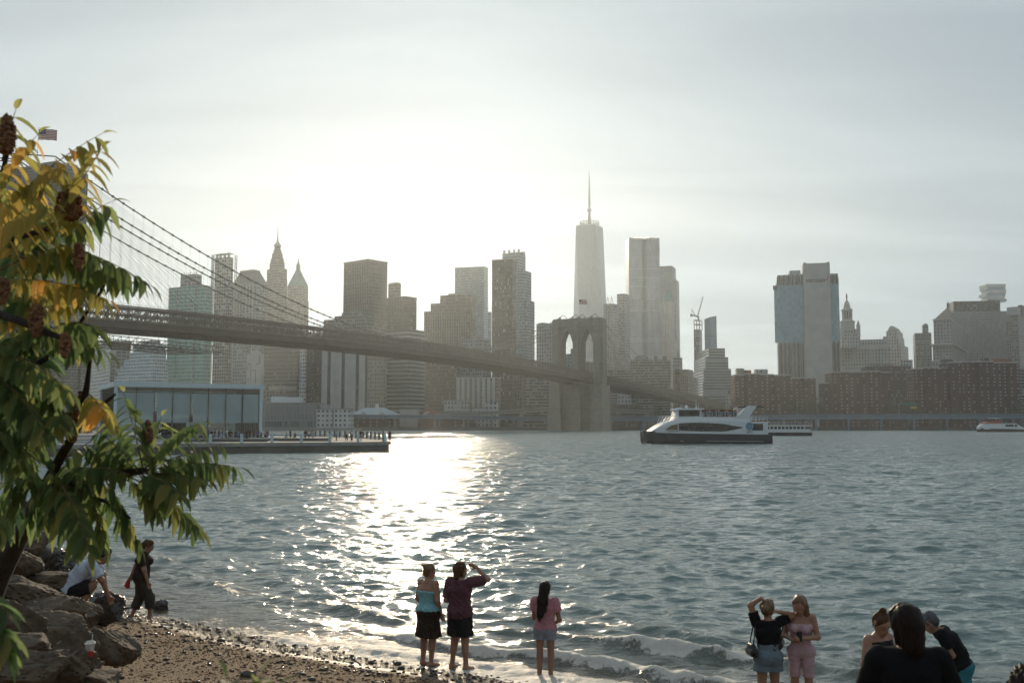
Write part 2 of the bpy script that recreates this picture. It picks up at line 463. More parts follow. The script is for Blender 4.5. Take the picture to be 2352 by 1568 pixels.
    for s0, w, A, seed in ((0.5, 0.22, 0.04, 1), (1.5, 0.26, 0.09, 2), (2.5, 0.30, 0.12, 3), (3.9, 0.36, 0.10, 4), (5.6, 0.5, 0.06, 6)):
        sc_ = s0 + (vnoise(al * 0.22, al * 0 + seed, seed) - 0.5) * 1.5 + (vnoise(al * 0.9, al * 0, seed + 9) - 0.5) * 0.4
        gate = np.clip((vnoise(al * 0.27 + seed * 7, al * 0, seed + 20) - 0.38) * 3.2, 0, 1)
        gate = np.clip(gate + (0.45 if seed == 1 else 0) + (0.55 * np.exp(-((X[:r1] - 2.0) / 2.6) ** 2) if seed in (2, 3, 4) else 0), 0, 1)
        u = (s - sc_) / w
        crest = np.where(u < 0, np.exp(-(u * 2.0) ** 2), np.exp(-(u * 0.75) ** 2)) * gate
        A = A * np.clip((X[:r1] + 7.5) / 6.5, 0.3, 1.5)
        Z[:r1] += A * crest * (0.8 + 0.5 * vnoise(X[:r1] * 4, Y[:r1] * 4, seed))
        if seed < 5:
            fo = np.maximum(fo, crest * (0.80 if seed > 1 else 0.7))
            fo = np.maximum(fo, np.where(u < 0, np.exp(-(u * 0.62) ** 2), 0) * gate * 0.62)
    fo = np.maximum(fo, np.clip(1.15 - (s - 0.1) / 2.0, 0, 1) * 0.74 * (0.55 + 0.8 * vnoise(al * 0.5, s * 2, 31)))
    fo = fo * np.clip((X[:r1] + 8.5) / 7.0, 0.55, 1.15)
    fo = fo * (0.85 + 0.5 * vnoise(X[:r1] * 1.5, Y[:r1] * 1.5, 77))
    Z[:r1] += 0.05 * fo * fbm(X[:r1] * 6, Y[:r1] * 6, 3, 5)
    foam[:r1] = np.clip(fo, 0, 1)
    # white water along the ferry's side and behind its stern
    fx, fy = X - (ray(1478, 1000)[0] * 216 + 13.8), Y - 219.0
    lx, ly = fx * math.cos(R(5)) + fy * math.sin(R(5)), -fx * math.sin(R(5)) + fy * math.cos(R(5))
    dd = np.hypot(np.maximum(np.abs(lx) - 13.8, 0), np.maximum(np.abs(ly) - 4.1, 0))
    foam = np.maximum(foam, np.where((Y > 190) & (Y < 260), 0.62 * np.exp(-(dd / 1.1) ** 2), 0))
    foam = np.maximum(foam, np.where((lx > 12) & (lx < 60) & (np.abs(ly) < 5), 0.5 * np.exp(-np.maximum(lx - 14, 0) / 18), 0))
    silt[:r1] = np.clip(1.0 - s / 7.0, 0, 1) ** 1.2
    Z[:r1] = np.maximum(Z[:r1], -0.12)
    o = grid_mesh('river', X, Y, Z, m, {'foam': np.minimum(foam, 0.95), 'silt': silt, 'chop': 1.1 * np.clip((Y - 14) / 110.0, 0.05, 1) ** 0.7})
    tag(o, 'grey green river with wind ripples and a bright path of sun glints', kind='structure')
make_water()

def make_beach():
    m = bpy.data.materials.new('beach_gravel'); m.use_nodes = True
    nt = m.node_tree; b = nt.nodes['Principled BSDF']
    tcn = nt.nodes.new('ShaderNodeTexCoord')
    v = nt.nodes.new('ShaderNodeTexVoronoi'); v.inputs['Scale'].default_value = 26; nt.links.new(tcn.outputs['Object'], v.inputs['Vector'])
    n = nt.nodes.new('ShaderNodeTexNoise'); n.inputs['Scale'].default_value = 3.5; n.inputs['Detail'].default_value = 9; nt.links.new(tcn.outputs['Object'], n.inputs['Vector'])
    sc = nt.nodes.new('ShaderNodeSeparateColor'); nt.links.new(v.outputs['Color'], sc.inputs[0])
    c = mixc(nt, sc.outputs[0], (0.10, 0.058, 0.028), (0.40, 0.26, 0.13))
    c = mixc(nt, n.outputs['Fac'], c, (0.23, 0.145, 0.07))
    wa = nt.nodes.new('ShaderNodeAttribute'); wa.attribute_name = 'wet'
    nt.links.new(mixc(nt, wa.outputs['Fac'], c, mixc(nt, 0.65, c, (0.025, 0.018, 0.012))), b.inputs['Base Color'])
    nt.links.new(nmath(nt, 'SUBTRACT', 0.85, nmath(nt, 'MULTIPLY', wa.outputs['Fac'], 0.68)), b.inputs['Roughness'])
    bp = nt.nodes.new('ShaderNodeBump'); bp.inputs['Distance'].default_value = 0.035
    nt.links.new(nmath(nt, 'SUBTRACT', nmath(nt, 'MULTIPLY', n.outputs['Fac'], 0.8), v.outputs['Distance']), bp.inputs['Height'])
    nt.links.new(bp.outputs[0], b.inputs['Normal'])
    xs, ys = np.linspace(-46, 34, 620), np.linspace(-12, 38, 420)
    X, Y = np.meshgrid(xs, ys)
    s = -shore_dist(X, Y)
    wet = np.clip(1.0 - (s - 0.25 - 0.9 * fbm(X * 0.6, Y * 0.6, 3, 8)) / 0.5, 0, 1)
    o = grid_mesh('beach', X, Y, beach_z(X, Y), m, {'wet': wet})
    tag(o, 'brown gravel beach sloping down to the water', kind='structure')
make_beach()

rb = MB(); rb.prism([(-3500, -400), (3500, -400), (3500, 1100), (-3500, 1100)], -7, -5.5)
tag(rb.build('riverbed', M['dark_concrete']), 'river bottom under the water', kind='structure')

def make_far_land():
    mb = MB()
    mb.prism([(-1500, 812), (-330, 806), (-120, 800), (40, 806), (330, 806), (760, 812), (1800, 812), (3600, 4200), (-3600, 4200)], -6, 2.6)
    o = mb.build('far_shore', mat('far_ground', (0.13, 0.12, 0.10), 0.9, var=0.35, vscale=0.03))
    tag(o, 'low ground of the far shore behind its seawall', kind='structure')
make_far_land()

# ================================================================== the suspension bridge
B0 = Vector((-155.0, 312.0, 0)); BM = Vector((51.0, 753.0, 0))
BD = (BM - B0).normalized(); BN = Vector((BD.y, -BD.x, 0)); SPAN = (BM - B0).length
def BR(s, t, z): return B0 + BD * s + BN * t + Vector((0, 0, z))
def deck_z(s):
    if s < 0: return 36.0 + 0.03 * s
    if s <= SPAN: return 36.0 + 4.6 * (1 - ((s - SPAN / 2) / (SPAN / 2)) ** 2)
    if s <= SPAN + 284: return 36.0 - 0.026 * (s - SPAN)
    return 36.0 - 0.026 * 284 - 0.045 * (s - SPAN - 284)
def cable_z(s):
    if s < 0: return 88.0 + 0.19 * s
    if s <= SPAN: return 45.2 + 42.8 * ((s - SPAN / 2) / (SPAN / 2)) ** 2
    u = (s - SPAN) / 284
    return 88.0 - 54 * u - 11 * u * (1 - u) * 2

def stone_mat():
    m = bpy.data.materials.new('granite_blocks'); m.use_nodes = True; m['uv'] = 1
    nt = m.node_tree; b = nt.nodes['Principled BSDF']; b.inputs['Roughness'].default_value = 0.9
    uv = nt.nodes.new('ShaderNodeUVMap'); uv.uv_map = 'UVMap'
    br = nt.nodes.new('ShaderNodeTexBrick'); nt.links.new(uv.outputs[0], br.inputs['Vector'])
    br.inputs['Color1'].default_value = (0.46, 0.41, 0.34, 1); br.inputs['Color2'].default_value = (0.36, 0.325, 0.27, 1)
    br.inputs['Mortar'].default_value = (0.12, 0.105, 0.09, 1); br.inputs['Scale'].default_value = 1
    br.inputs['Mortar Size'].default_value = 0.06; br.inputs['Brick Width'].default_value = 2.1; br.inputs['Row Height'].default_value = 0.95
    tcn = nt.nodes.new('ShaderNodeTexCoord'); n = nt.nodes.new('ShaderNodeTexNoise')
    n.inputs['Scale'].default_value = 0.16; n.inputs['Detail'].default_value = 9; nt.links.new(tcn.outputs['Object'], n.inputs['Vector'])
    cr_ = nt.nodes.new('ShaderNodeValToRGB'); nt.links.new(n.outputs['Fac'], cr_.inputs[0])
    cr_.color_ramp.elements[0].position, cr_.color_ramp.elements[0].color = 0.3, (0.86, 0.85, 0.83, 1)
    cr_.color_ramp.elements[1].position, cr_.color_ramp.elements[1].color = 0.7, (1.08, 1.06, 1.02, 1)
    mm = nt.nodes.new('ShaderNodeMix'); mm.data_type = 'RGBA'; mm.blend_type = 'MULTIPLY'; mm.inputs[0].default_value = 1
    nt.links.new(br.outputs[0], mm.inputs[6]); nt.links.new(cr_.outputs[0], mm.inputs[7]); nt.links.new(mm.outputs[2], b.inputs['Base Color'])
    bp = nt.nodes.new('ShaderNodeBump'); bp.inputs['Distance'].default_value = 0.12; nt.links.new(br.outputs['Fac'], bp.inputs['Height']); bp.invert = True
    nt.links.new(bp.outputs[0], b.inputs['Normal'])
    return m
M['granite'] = stone_mat()
M['deck_steel'] = mat('deck_steel', (0.075, 0.058, 0.045), 0.7, var=0.2, vscale=0.3)
M['granite_trim'] = mat('granite_trim', (0.44, 0.395, 0.33), 0.85, var=0.25, vscale=0.3)

def bridge():
    root = thing('suspension_bridge', tuple(BR(SPAN / 2, 0, 0)), 'long suspension bridge with stone gothic towers and steel deck crossing the river', 'bridge')
    for s0 in (0.0, SPAN):
        xf = lambda t, s, z, s0=s0: BR(s0 + s, t, z)
        mb = MB()
        # below the roadway: solid body, three buttresses a side, stepped footing
        mb.box(-19.6, 19.6, -4.4, 4.4, -6, 35.0, xf=xf)
        for tc_, w in ((-16.9, 4.4), (0, 3.4), (16.9, 4.4)):
            for sg in (-1, 1):
                a, c = sorted((sg * 4.4, sg * 8.9))
                mb.box(tc_ - w, tc_ + w, a, c, -6, 34.0, xf=xf)
        for sg in (-1, 1):
            a, c = sorted((sg * 19.6, sg * 21.3)); mb.box(a, c, -5.2, 5.2, -6, 34.0, xf=xf)
        for tc_, w in ((-16.9, 5.3), (0, 4.2), (16.9, 5.3)):
            for sg in (-1, 1):
                a, c = sorted((sg * 8.9, sg * 9.8)); mb.box(tc_ - w, tc_ + w, a, c, -6, 12 if sg else 0, xf=xf)
        # shafts above the roadway
        tw = mb
        for t0, t1 in ((-19.2, -13.4), (-3.1, 3.1), (13.4, 19.2)):
            tw.box(t0, t1, -5.4, 5.4, 35.0, 84.5, xf=xf)
            for sg in (-1, 1):
                a, c = sorted((sg * 5.4, sg * 7.8)); tw.box((t0 + t1) / 2 - 2.3, (t0 + t1) / 2 + 2.3, a, c, 35.0, 83.5, xf=xf)
        for sg in (-1, 1):
            a, c = sorted((sg * 19.2, sg * 20.4)); tw.box(a, c, -4.4, 4.4, 35.0, 83.5, xf=xf)
        # pointed arches
        w, sp_, rise = 5.15, 60.0, 16.5
        Rr = (rise * rise + w * w) / (2 * w)
        for tc_ in (-8.25, 8.25):
            N = 14
            ts = [-w + 2 * w * i / N for i in range(N + 1)]
            za = [sp_ + math.sqrt(max(0, Rr * Rr - (abs(t) + Rr - w) ** 2)) for t in ts]
            vs, fs = [], []
            for t, z in zip(ts, za):
                for s_ in (-4.4, 4.4):
                    vs += [xf(tc_ + t, s_, z), xf(tc_ + t, s_, 84.5)]
            for i in range(N):
                p = 4 * i; q = p + 4
                fs += [(p, q, q + 1, p + 1), (q + 2, p + 2, p + 3, q + 3), (p + 2, q + 2, q, p)]
            tw.add(vs, fs)
        o = tw.build('tower', M['granite'], root)
        c = MB()
        c.box(-20.2, 20.2, -7.4, 7.4, 84.5, 86.1, xf=xf)
        c.box(-21.2, 21.2, -8.4, 8.4, 86.1, 87.8, xf=xf)
        c.box(-20.6, 20.6, -7.8, 7.8, 87.8, 90.3, xf=xf)
        for sg in (-1, 1):
            a, cc_ = sorted((sg * 6.6, sg * 9.9))
            for tc_, w_ in ((-16.9, 5.4), (0, 4.3), (16.9, 5.4)):
                c.box(tc_ - w_, tc_ + w_, a, cc_, 34.0, 36.6, xf=xf)
            a, cc_ = sorted((sg * 19.6, sg * 22.0)); c.box(a, cc_, -6.0, 6.0, 34.0, 36.6, xf=xf)
        c.build('cornice', M['granite_trim'], o)
    # roadway
    ss = [-70 + 6.0 * i for i in range(int((SPAN + 1050) / 6))]
    d = MB()
    for a, b in zip(ss[:-1], ss[1:]):
        za, zb = deck_z(a), deck_z(b)
        def slab(t0, t1, l, h):
            vs = [BR(a, t0, za + l), BR(a, t1, za + l), BR(b, t1, zb + l), BR(b, t0, zb + l), BR(a, t0, za + h), BR(a, t1, za + h), BR(b, t1, zb + h), BR(b, t0, zb + h)]
            d.add(vs, [(3, 2, 1, 0), (4, 5, 6, 7), (0, 1, 5, 4), (1, 2, 6, 5), (2, 3, 7, 6), (3, 0, 4, 7)])
        slab(-13, 13, 0.9, 1.9)
        for t in (-13.05, -2.6, 2.5, 12.95): slab(t, t + 0.14, -0.6, 0.9)
        m_ = (a + b) / 2
        for off in (-1.5, 1.5):
            d.beam(BR(m_ + off, -13, deck_z(m_) + 0.25), BR(m_ + off, 13, deck_z(m_) + 0.25), 0.35, 1.25)
    d.build('deck', M['deck_steel'], root)
    # stiffening trusses: bottom chord, top chord, verticals and crossed diagonals
    for t, h in ((-13.0, 4.6), (-2.7, 6.4), (2.7, 6.4), (13.0, 4.6)):
        tr = MB(); step = 4.6
        n0, n1 = -14, int((SPAN + 620) / step)
        for i in range(n0, n1):
            a, b = i * step, (i + 1) * step
            za, zb = deck_z(a) + 1.9, deck_z(b) + 1.9
            tr.beam(BR(a, t, za + h), BR(b, t, zb + h), 0.40, 0.42)
            tr.beam(BR(a, t, za + 0.2), BR(b, t, zb + 0.2), 0.40, 0.5)
            tr.beam(BR(a, t, za + h * 0.5), BR(b, t, zb + h * 0.5), 0.16, 0.22)
            tr.beam(BR(a, t, za), BR(a, t, za + h), 0.30)
            tr.beam(BR(a, t, za), BR(b, t, zb + h), 0.14, 0.2)
            tr.beam(BR(a, t, za + h), BR(b, t, zb), 0.14, 0.2)
        tr.build('truss', M['steel'], root)
    pr = MB()
    for a, b in zip(ss[:-1], ss[1:]):
        for t, z0 in ((-2.4, 6.0), (2.4, 6.0)):
            pr.beam(BR(a, t, deck_z(a) + 1.9 + z0 + 1.2), BR(b, t, deck_z(b) + 1.9 + z0 + 1.2), 0.08, 0.08)
        pr.beam(BR(a, 0, deck_z(a) + 7.6), BR(b, 0, deck_z(b) + 7.6), 4.6, 0.3)
        for t in (-8, 8): pr.beam(BR(a, t, deck_z(a) + 1.95), BR(a, t, deck_z(a) + 6.6), 0.25)
        for t0, t1 in ((-13, -2.7), (2.7, 13)): pr.beam(BR(a, t0, deck_z(a) + 6.5), BR(a, t1, deck_z(a) + 6.5), 0.3, 0.35)
    pr.build('promenade', M['steel'], root)
    # cables with their clamps, hangers and stays
    for t in (-12.8, -2.6, 2.6, 12.8):
        cb = MB()
        n = 128
        cb.tube([BR(SPAN * i / n, t, cable_z(SPAN * i / n)) for i in range(n + 1)], 0.21, 6)
        cb.tube([BR(SPAN + 284 * i / 40, t, cable_z(SPAN + 284 * i / 40)) for i in range(41)], 0.21, 6)
        cb.tube([BR(-70 * i / 12, t, cable_z(-70 * i / 12)) for i in range(13)], 0.21, 6)
        s = 5.0
        while s < SPAN - 4:
            p, q = BR(s - 0.25, t, cable_z(s - 0.25)), BR(s + 0.25, t, cable_z(s + 0.25))
            cb.beam(p, q, 0.62, 0.75); s += 4.6
        cb.build('cable', M['wire'], root)
        hg = MB()
        s = 5.0
        while s < SPAN + 270:
            z0, z1 = deck_z(s) + 2, cable_z(s)
            if z1 > z0 + 0.5 and abs(s - SPAN) > 6: hg.beam(BR(s, t, z0), BR(s, t, z1), 0.04)
            s += 4.6
        for s0, sg in ((0, 1), (SPAN, -1), (SPAN, 1)):
            for k in range(2, 27):
                s1 = s0 + sg * 4.6 * k
                hg.beam(BR(s0 + sg * 5, t, 86.0), BR(s1, t, deck_z(s1) + 2), 0.036)
        tag(hg.build('suspender_ropes', M['wire'], root), kind='stuff')
    # lamps along the promenade
    for i in range(2, 15):
        s = i * 36.0
        lp = MB(); z = deck_z(s) + 7.6
        lp.beam(BR(s, 2.6, z), BR(s, 2.6, z + 5.2), 0.16); lp.box(-.35, .35, -.35, .35, 0, .6, xf=lambda x, y, w: BR(s + x, 2.6 + y, z + 5.2 + w))
        lp.build('lamp_post', M['metal'], root)
    return root
BRIDGE = bridge()

def work_platform():
    """the lattice platform slung under the bridge by the near tower"""
    root = thing('hanging_scaffold', tuple(BR(40, 0, 31)), 'steel lattice work platform hanging under the bridge deck beside the left tower', 'scaffold')
    p = MB()
    for t in (-12, 0, 12):
        for i in range(22):
            a, b = 6 + i * 3.4, 6 + (i + 1) * 3.4
            p.beam(BR(a, t, 31.6), BR(b, t, 31.6), 0.3); p.beam(BR(a, t, 33.8), BR(b, t, 33.8), 0.25)
            p.beam(BR(a, t, 31.6), BR(b, t, 33.8), 0.16); p.beam(BR(a, t, 31.6), BR(a, t, 33.8), 0.16)
    for i in range(0, 23, 2): p.beam(BR(6 + i * 3.4, -12, 31.6), BR(6 + i * 3.4, 12, 31.6), 0.28)
    p.build('platform', M['steel'], root)
    h = MB()
    for i in range(0, 23, 4):
        for t in (-11.8, 11.8): h.beam(BR(6 + i * 3.4, t, 33.9), BR(6 + i * 3.4, t, deck_z(6 + i * 3.4) - .7), 0.12)
    h.build('hanger', M['steel'], root)
work_platform()

def flag_on(s0, label, wind):
    b = BR(s0, 0, 90.3)
    root = thing('flag', tuple(b), label, 'flag', 'flags on the bridge towers')
    p = MB(); p.tube([b, b + Vector((0, 0, 9.5))], [0.16, 0.09], 8); p.lathe([(0.05, 0), (0.22, .12), (0.05, .3)], b + Vector((0, 0, 9.5)), 8)
    p.build('flagpole', M['white_paint'], root)
    n, W, H = 13, 6.2, 3.5
    cl = MB(); u = Vector((math.cos(wind), math.sin(wind), 0)); q = Vector((-u.y, u.x, 0))
    NX = 20
    def P(i, j, side):
        x = W * i / NX; wv = 0.32 * math.sin(i * 0.75) * (i / NX) ** 0.5
        return b + u * (x + 0.12) + q * (wv + side * 0.03) + Vector((0, 0, 9.2 - H * j / n - 0.55 * (i / NX) ** 1.4))
    for sd in (-1, 1):
        for j in range(n):
            for i in range(NX):
                m_ = 2 if (i < 8 and j < 7) else (0 if j % 2 == 0 else 1)
                f_ = (0, 1, 2, 3) if sd < 0 else (3, 2, 1, 0)
                cl.add([P(i, j + 1, sd), P(i + 1, j + 1, sd), P(i + 1, j, sd), P(i, j, sd)], [f_], m_)
    cl.build('cloth', [M['flag_red'], M['flag_white'], M['flag_blue']], root)
M['flag_red'] = mat('flag_red', (0.50, 0.03, 0.04), 0.8)
M['flag_white'] = mat('flag_white', (0.75, 0.73, 0.70), 0.8)
M['flag_blue'] = mat('flag_blue', (0.03, 0.045, 0.16), 0.8)
flag_on(SPAN, 'striped flag with blue canton flying on the far bridge tower with open arches', R(-8))
flag_on(4, 'striped flag flying above the near bridge tower behind the sumac leaves', R(-8))
# ================================================================== far shore buildings
GZ = 2.4
def K(x, y): return ray(x, y)[0]
def top_z(x, y, Y): return EYE + ray(x, y)[1] * Y

class Bld:
    """a building seen between photo columns xl..xr with its near corner at xc, standing Y metres ahead, turned by yaw"""
    def __init__(s, name, label, xl, xc, xr, ytop, Y, yaw, wall, cat='skyscraper', depth=None, group=None, parts=True):
        th = R(yaw); c_, s_ = math.cos(th), math.sin(th)
        s.u, s.w = Vector((-c_, s_, 0)), Vector((s_, c_, 0))          # along the left face, along the right face
        kc, kl, kr = K(xc, ytop), K(xl, ytop), K(xr, ytop)
        s.C = Vector((kc * Y, Y, 0))
        s.a = (s.C.x - kl * Y) / (c_ + kl * s_) if xl < xc else (depth or 30)
        dn = s_ - kr * c_
        s.b = (kr * Y - s.C.x) / dn if (xr > xc and dn > 0.02) else (depth or 30)
        s.zt = top_z(xc, ytop, Y); s.Y = Y; s.yt = ytop; s.wall = wall
        ctr = s.pt(0.5, 0.5)
        s.root = thing(name, (ctr.x, ctr.y, GZ), label, cat, group)
        s.last = s.box(0, 1, 0, 1, GZ - 4, s.zt, wall, 'walls')
    def pt(s, p, q): return s.C + s.u * (s.a * p) + s.w * (s.b * q)
    def z(s, y): return top_z(1176, y, s.Y)
    def quad(s, p0, p1, q0, q1): return [tuple(s.pt(*k))[:2] for k in ((p1, q0), (p0, q0), (p0, q1), (p1, q1))]
    def box(s, p0, p1, q0, q1, z0, z1, m, name='setback', mb=None, top=None):
        """fractions of the left face, fractions of the right face, heights"""
        b = mb or MB(); b.prism(s.quad(p0, p1, q0, q1), z0, z1, top=s.quad(*top) if top else None)
        return b if mb is not None else b.build(name, m, s.root)
    def ybox(s, p0, p1, q0, q1, y0, y1, m, name='setback'): return s.box(p0, p1, q0, q1, s.z(y0), s.z(y1), m, name)
    def parapet(s, m, h=1.6, o=0.012):
        return s.box(-o, 1 + o, -o, 1 + o, s.zt + 0.002, s.zt + h, m, 'parapet')
    def strips(s, face, n, w, z0, z1, m, name='pier', out=0.5, f0=0.0, f1=1.0):
        """upright piers standing proud of a face"""
        b = MB(); L = s.a if face == 'l' else s.b; d = s.u if face == 'l' else s.w; nrm = -s.w if face == 'l' else -s.u
        for i in range(n):
            t = L * (f0 + (f1 - f0) * (i + 0.5) / n)
            p = s.C + d * (t - w / 2); q = s.C + d * (t + w / 2)
            vs = [p, q, q + nrm * out, p + nrm * out]
            if face == 'l': vs.reverse()
            b.prism([tuple(v)[:2] for v in vs], z0, z1)
        return b.build(name, m, s.root)
    def bands(s, zs, h, m, out=0.4, name='ledge'):
        b = MB()
        ea, eb = out / s.a, out / s.b
        for z in zs: b.prism(s.quad(-ea, 1 + ea, -eb, 1 + eb), z, z + h)
        return b.build(name, m, s.root)
    def roofgear(s, n, seed, m, hmax=5, area=(0.1, 0.9, 0.1, 0.9), z=None):
        g = random.Random(seed); z = z or s.zt
        for i in range(n):
            p, q = g.uniform(area[0], area[1] - .15), g.uniform(area[2], area[3] - .15)
            s.box(p, p + g.uniform(.08, .22), q, q + g.uniform(.1, .3), z - .1, z + g.uniform(.4, 1) * hmax, m, 'plant_room')

F = {}
def fac(k, *a, **kw):
    F[k] = facade('facade_' + k, *a, **kw); return F[k]
GL = (0.035, 0.045, 0.05)
fac('tan', (0.27, 0.225, 0.18), GL, 2.4, 3.6, 0.5, 0.5, blind=0.2)
fac('brown', (0.16, 0.118, 0.088), (0.02, 0.022, 0.024), 1.9, 3.7, 0.55, 0.5, blind=0.12)
fac('grey', (0.25, 0.285, 0.305), GL, 2.6, 3.6, 0.55, 0.5)
fac('pale', (0.46, 0.455, 0.43), (0.06, 0.07, 0.075), 2.8, 3.7, 0.5, 0.5)
fac('darkgrid', (0.17, 0.19, 0.20), (0.015, 0.018, 0.02), 5.2, 3.7, 0.82, 0.7, blind=0.05, wrough=.5)
fac('bronze', (0.065, 0.052, 0.042), (0.018, 0.016, 0.014), 1.6, 3.8, 0.6, 0.62, blind=0.1)
fac('teal', (0.26, 0.52, 0.47), (0.075, 0.30, 0.255), 1.7, 3.9, 0.8, 0.78, blind=0.15, blindc=(0.20, 0.40, 0.36), grough=0.25, wrough=.4)
fac('terraced', (0.56, 0.68, 0.73), (0.05, 0.07, 0.08), 2.5, 3.3, 0.6, 0.52, blind=0.2)
fac('glass', (0.32, 0.40, 0.45), (0.12, 0.17, 0.21), 1.5, 3.9, 0.86, 0.84, blind=0.08, grough=0.1, wrough=.35)
fac('mirror', (0.17, 0.29, 0.38), (0.13, 0.25, 0.35), 1.5, 4.1, 0.9, 0.9, blind=0.12, blindc=(0.18, 0.30, 0.40), grough=0.08, wrough=.3)
fac('striped', (0.34, 0.34, 0.33), (0.03, 0.035, 0.04), 90, 3.8, 1.0, 0.48, blind=0.0)
fac('stripedteal', (0.33, 0.36, 0.37), (0.05, 0.08, 0.09), 40, 3.6, 1.0, 0.52, blind=0.1)
fac('beige', (0.30, 0.26, 0.20), (0.06, 0.06, 0.055), 2.2, 3.5, 0.42, 0.45)
fac('ribbed', (0.25, 0.225, 0.19), (0.05, 0.045, 0.04), 1.3, 60, 0.5, 1.0, blind=0.0)
fac('balconies', (0.30, 0.255, 0.185), (0.05, 0.045, 0.035), 4.2, 3.0, 0.45, 0.5, blind=0.25)
fac('slabs', (0.085, 0.078, 0.07), (0.02, 0.022, 0.024), 2.6, 2.9, 0.5, 0.5, blind=0.18, band=2.9, bandc=(0.42, 0.42, 0.40))
fac('curvy', (0.54, 0.56, 0.57), (0.10, 0.12, 0.125), 2.6, 3.1, 0.5, 0.5, blind=0.2, wrough=.35)
fac('gothic', (0.56, 0.52, 0.47), (0.13, 0.12, 0.115), 2.4, 3.6, 0.42, 0.6, blind=0.15)
fac('white', (0.62, 0.62, 0.60), (0.08, 0.09, 0.10), 3.4, 3.6, 0.5, 0.5)
fac('civic', (0.50, 0.49, 0.46), (0.08, 0.09, 0.10), 3.3, 4.4, 0.42, 0.6, blind=0.1)
fac('court', (0.38, 0.36, 0.33), (0.07, 0.075, 0.08), 3.6, 4.0, 0.4, 0.5, blind=0.1)
fac('checker', (0.19, 0.22, 0.225), (0.045, 0.05, 0.055), 3.2, 3.8, 0.55, 0.6, blind=0.3, blindc=(.3, .31, .3))
fac('redbrick', (0.095, 0.024, 0.016), (0.02, 0.022, 0.022), 4.4, 2.85, 0.30, 0.36, blind=0.72, blindc=(0.62, 0.62, 0.58), wvar=.18)
fac('redbrick2', (0.078, 0.021, 0.014), (0.018, 0.02, 0.02), 5.2, 2.85, 0.24, 0.36, blind=0.6, blindc=(0.55, 0.55, 0.52), wvar=.18)
fac('brownbrick', (0.10, 0.052, 0.040), (0.035, 0.035, 0.035), 2.0, 3.2, 0.5, 0.5, blind=0.2)
fac('office', (0.48, 0.465, 0.42), (0.03, 0.03, 0.03), 4.6, 80, 0.26, 1.0, blind=0, wrough=.85)
fac('site', (0.30, 0.30, 0.29), (0.04, 0.04, 0.04), 3.5, 4.0, 0.72, 0.7, blind=0.25)
M['roof_teal'] = mat('copper_roof', (0.16, 0.30, 0.27), 0.7, var=0.2, vscale=0.2)
M['roof_slate'] = mat('slate_roof', (0.13, 0.14, 0.15), 0.7, var=0.2, vscale=0.2)
M['roof_gold'] = mat('tiled_roof', (0.17, 0.125, 0.08), 0.6, var=0.2, vscale=0.3)
M['gear'] = mat('roof_gear', (0.24, 0.24, 0.235), 0.7, var=0.2, vscale=0.4)
M['limestone'] = mat('limestone', (0.52, 0.50, 0.46), 0.85, var=0.12, vscale=0.1)
M['panel_blue'] = facade('panel_blue', (0.28, 0.44, 0.50), (0.32, 0.50, 0.57), 3.0, 4.2, 0.9, 0.92, blind=0.25, blindc=(0.33, 0.46, 0.50), grough=0.3, wrough=.5)
M['redclay'] = mat('red_plant_room', (0.24, 0.075, 0.04), 0.85, var=0.15, vscale=0.3)
M['scaffold_grey'] = mat('scaffold_grey', (0.42, 0.42, 0.41), 0.6)
M['leaf_far'] = mat('far_foliage', (0.055, 0.062, 0.028), 0.9, var=0.5, vscale=0.35)
M['bark_far'] = mat('far_bark', (0.06, 0.05, 0.04), 0.9)

# ---- left: financial district
b = Bld('office_tower', 'dark office tower with a pale wide window grid, left of the stepped apartment tower', 130, 255, 300, 786, 1010, 55, F['darkgrid']); b.parapet(M['gear']); b.roofgear(3, 1, M['gear'])
b = Bld('apartment_tower', 'pale blue terraced apartment tower with stepped left side, above the glass pavilion', 263, 350, 386, 862, 960, 32, F['terraced'])
for i, (p, y) in enumerate(((0.92, 850), (0.86, 838), (0.76, 823), (0.62, 806), (0.52, 788))):
    b.ybox(0, p, 0, 1 - 0.05 * i, 862 if i == 0 else (850, 838, 823, 806)[i - 1] , y, F['terraced'], 'terrace')
b.ybox(0.1, 0.4, 0.2, 0.7, 788, 780, M['gear'], 'plant_room')
b = Bld('office_tower', 'green glass slab tower under the bridge cables, with a dark box on its roof', 388, 472, 488, 655, 1030, 24, F['teal'])
b.box(0.28, 0.72, 0.2, 0.9, b.zt, b.z(627), F['grey'], 'plant_room')
for i in range(7): b.box(0.3 + i * .055, 0.315 + i * .055, 0.3, 0.34, b.z(627), b.z(620 + (i % 3) * 2), M['gear'], 'antenna')
b.strips('l', 2, 2.2, GZ, b.zt, F['glass'], 'corner_strip', 0.4)
b = Bld('tower_under_construction', 'slim pale concrete tower with scaffolding hoists and open top, rising behind the bridge cables', 494, 526, 536, 590, 1180, 24, F['site'])
hs = MB()
for p, q in ((1.18, -0.15), (1.02, -0.15), (1.18, 0.1)):
    a = b.pt(p, q); hs.beam((a.x, a.y, GZ), (a.x, a.y, b.z(582)), 0.9)
for k in range(52):
    z = 10 + k * (b.z(584) - 10) / 52
    hs.beam(b.pt(1.18, -.15) + Vector((0, 0, z)), b.pt(1.02, -.15) + Vector((0, 0, z)), 0.7)
hs.build('hoist_mast', M['scaffold_grey'], b.root)
hs = MB()
for q in (1.1, 1.5):
    a = b.pt(-0.1, q); hs.beam((a.x, a.y, GZ), (a.x, a.y, b.z(583)), 0.9)
for k in range(40):
    z = 10 + k * (b.z(584) - 10) / 40
    hs.beam(b.pt(-.1, 1.1) + Vector((0, 0, z)), b.pt(-.1, 1.5) + Vector((0, 0, z)), 0.7)
hs.build('hoist_mast', M['scaffold_grey'], b.root)
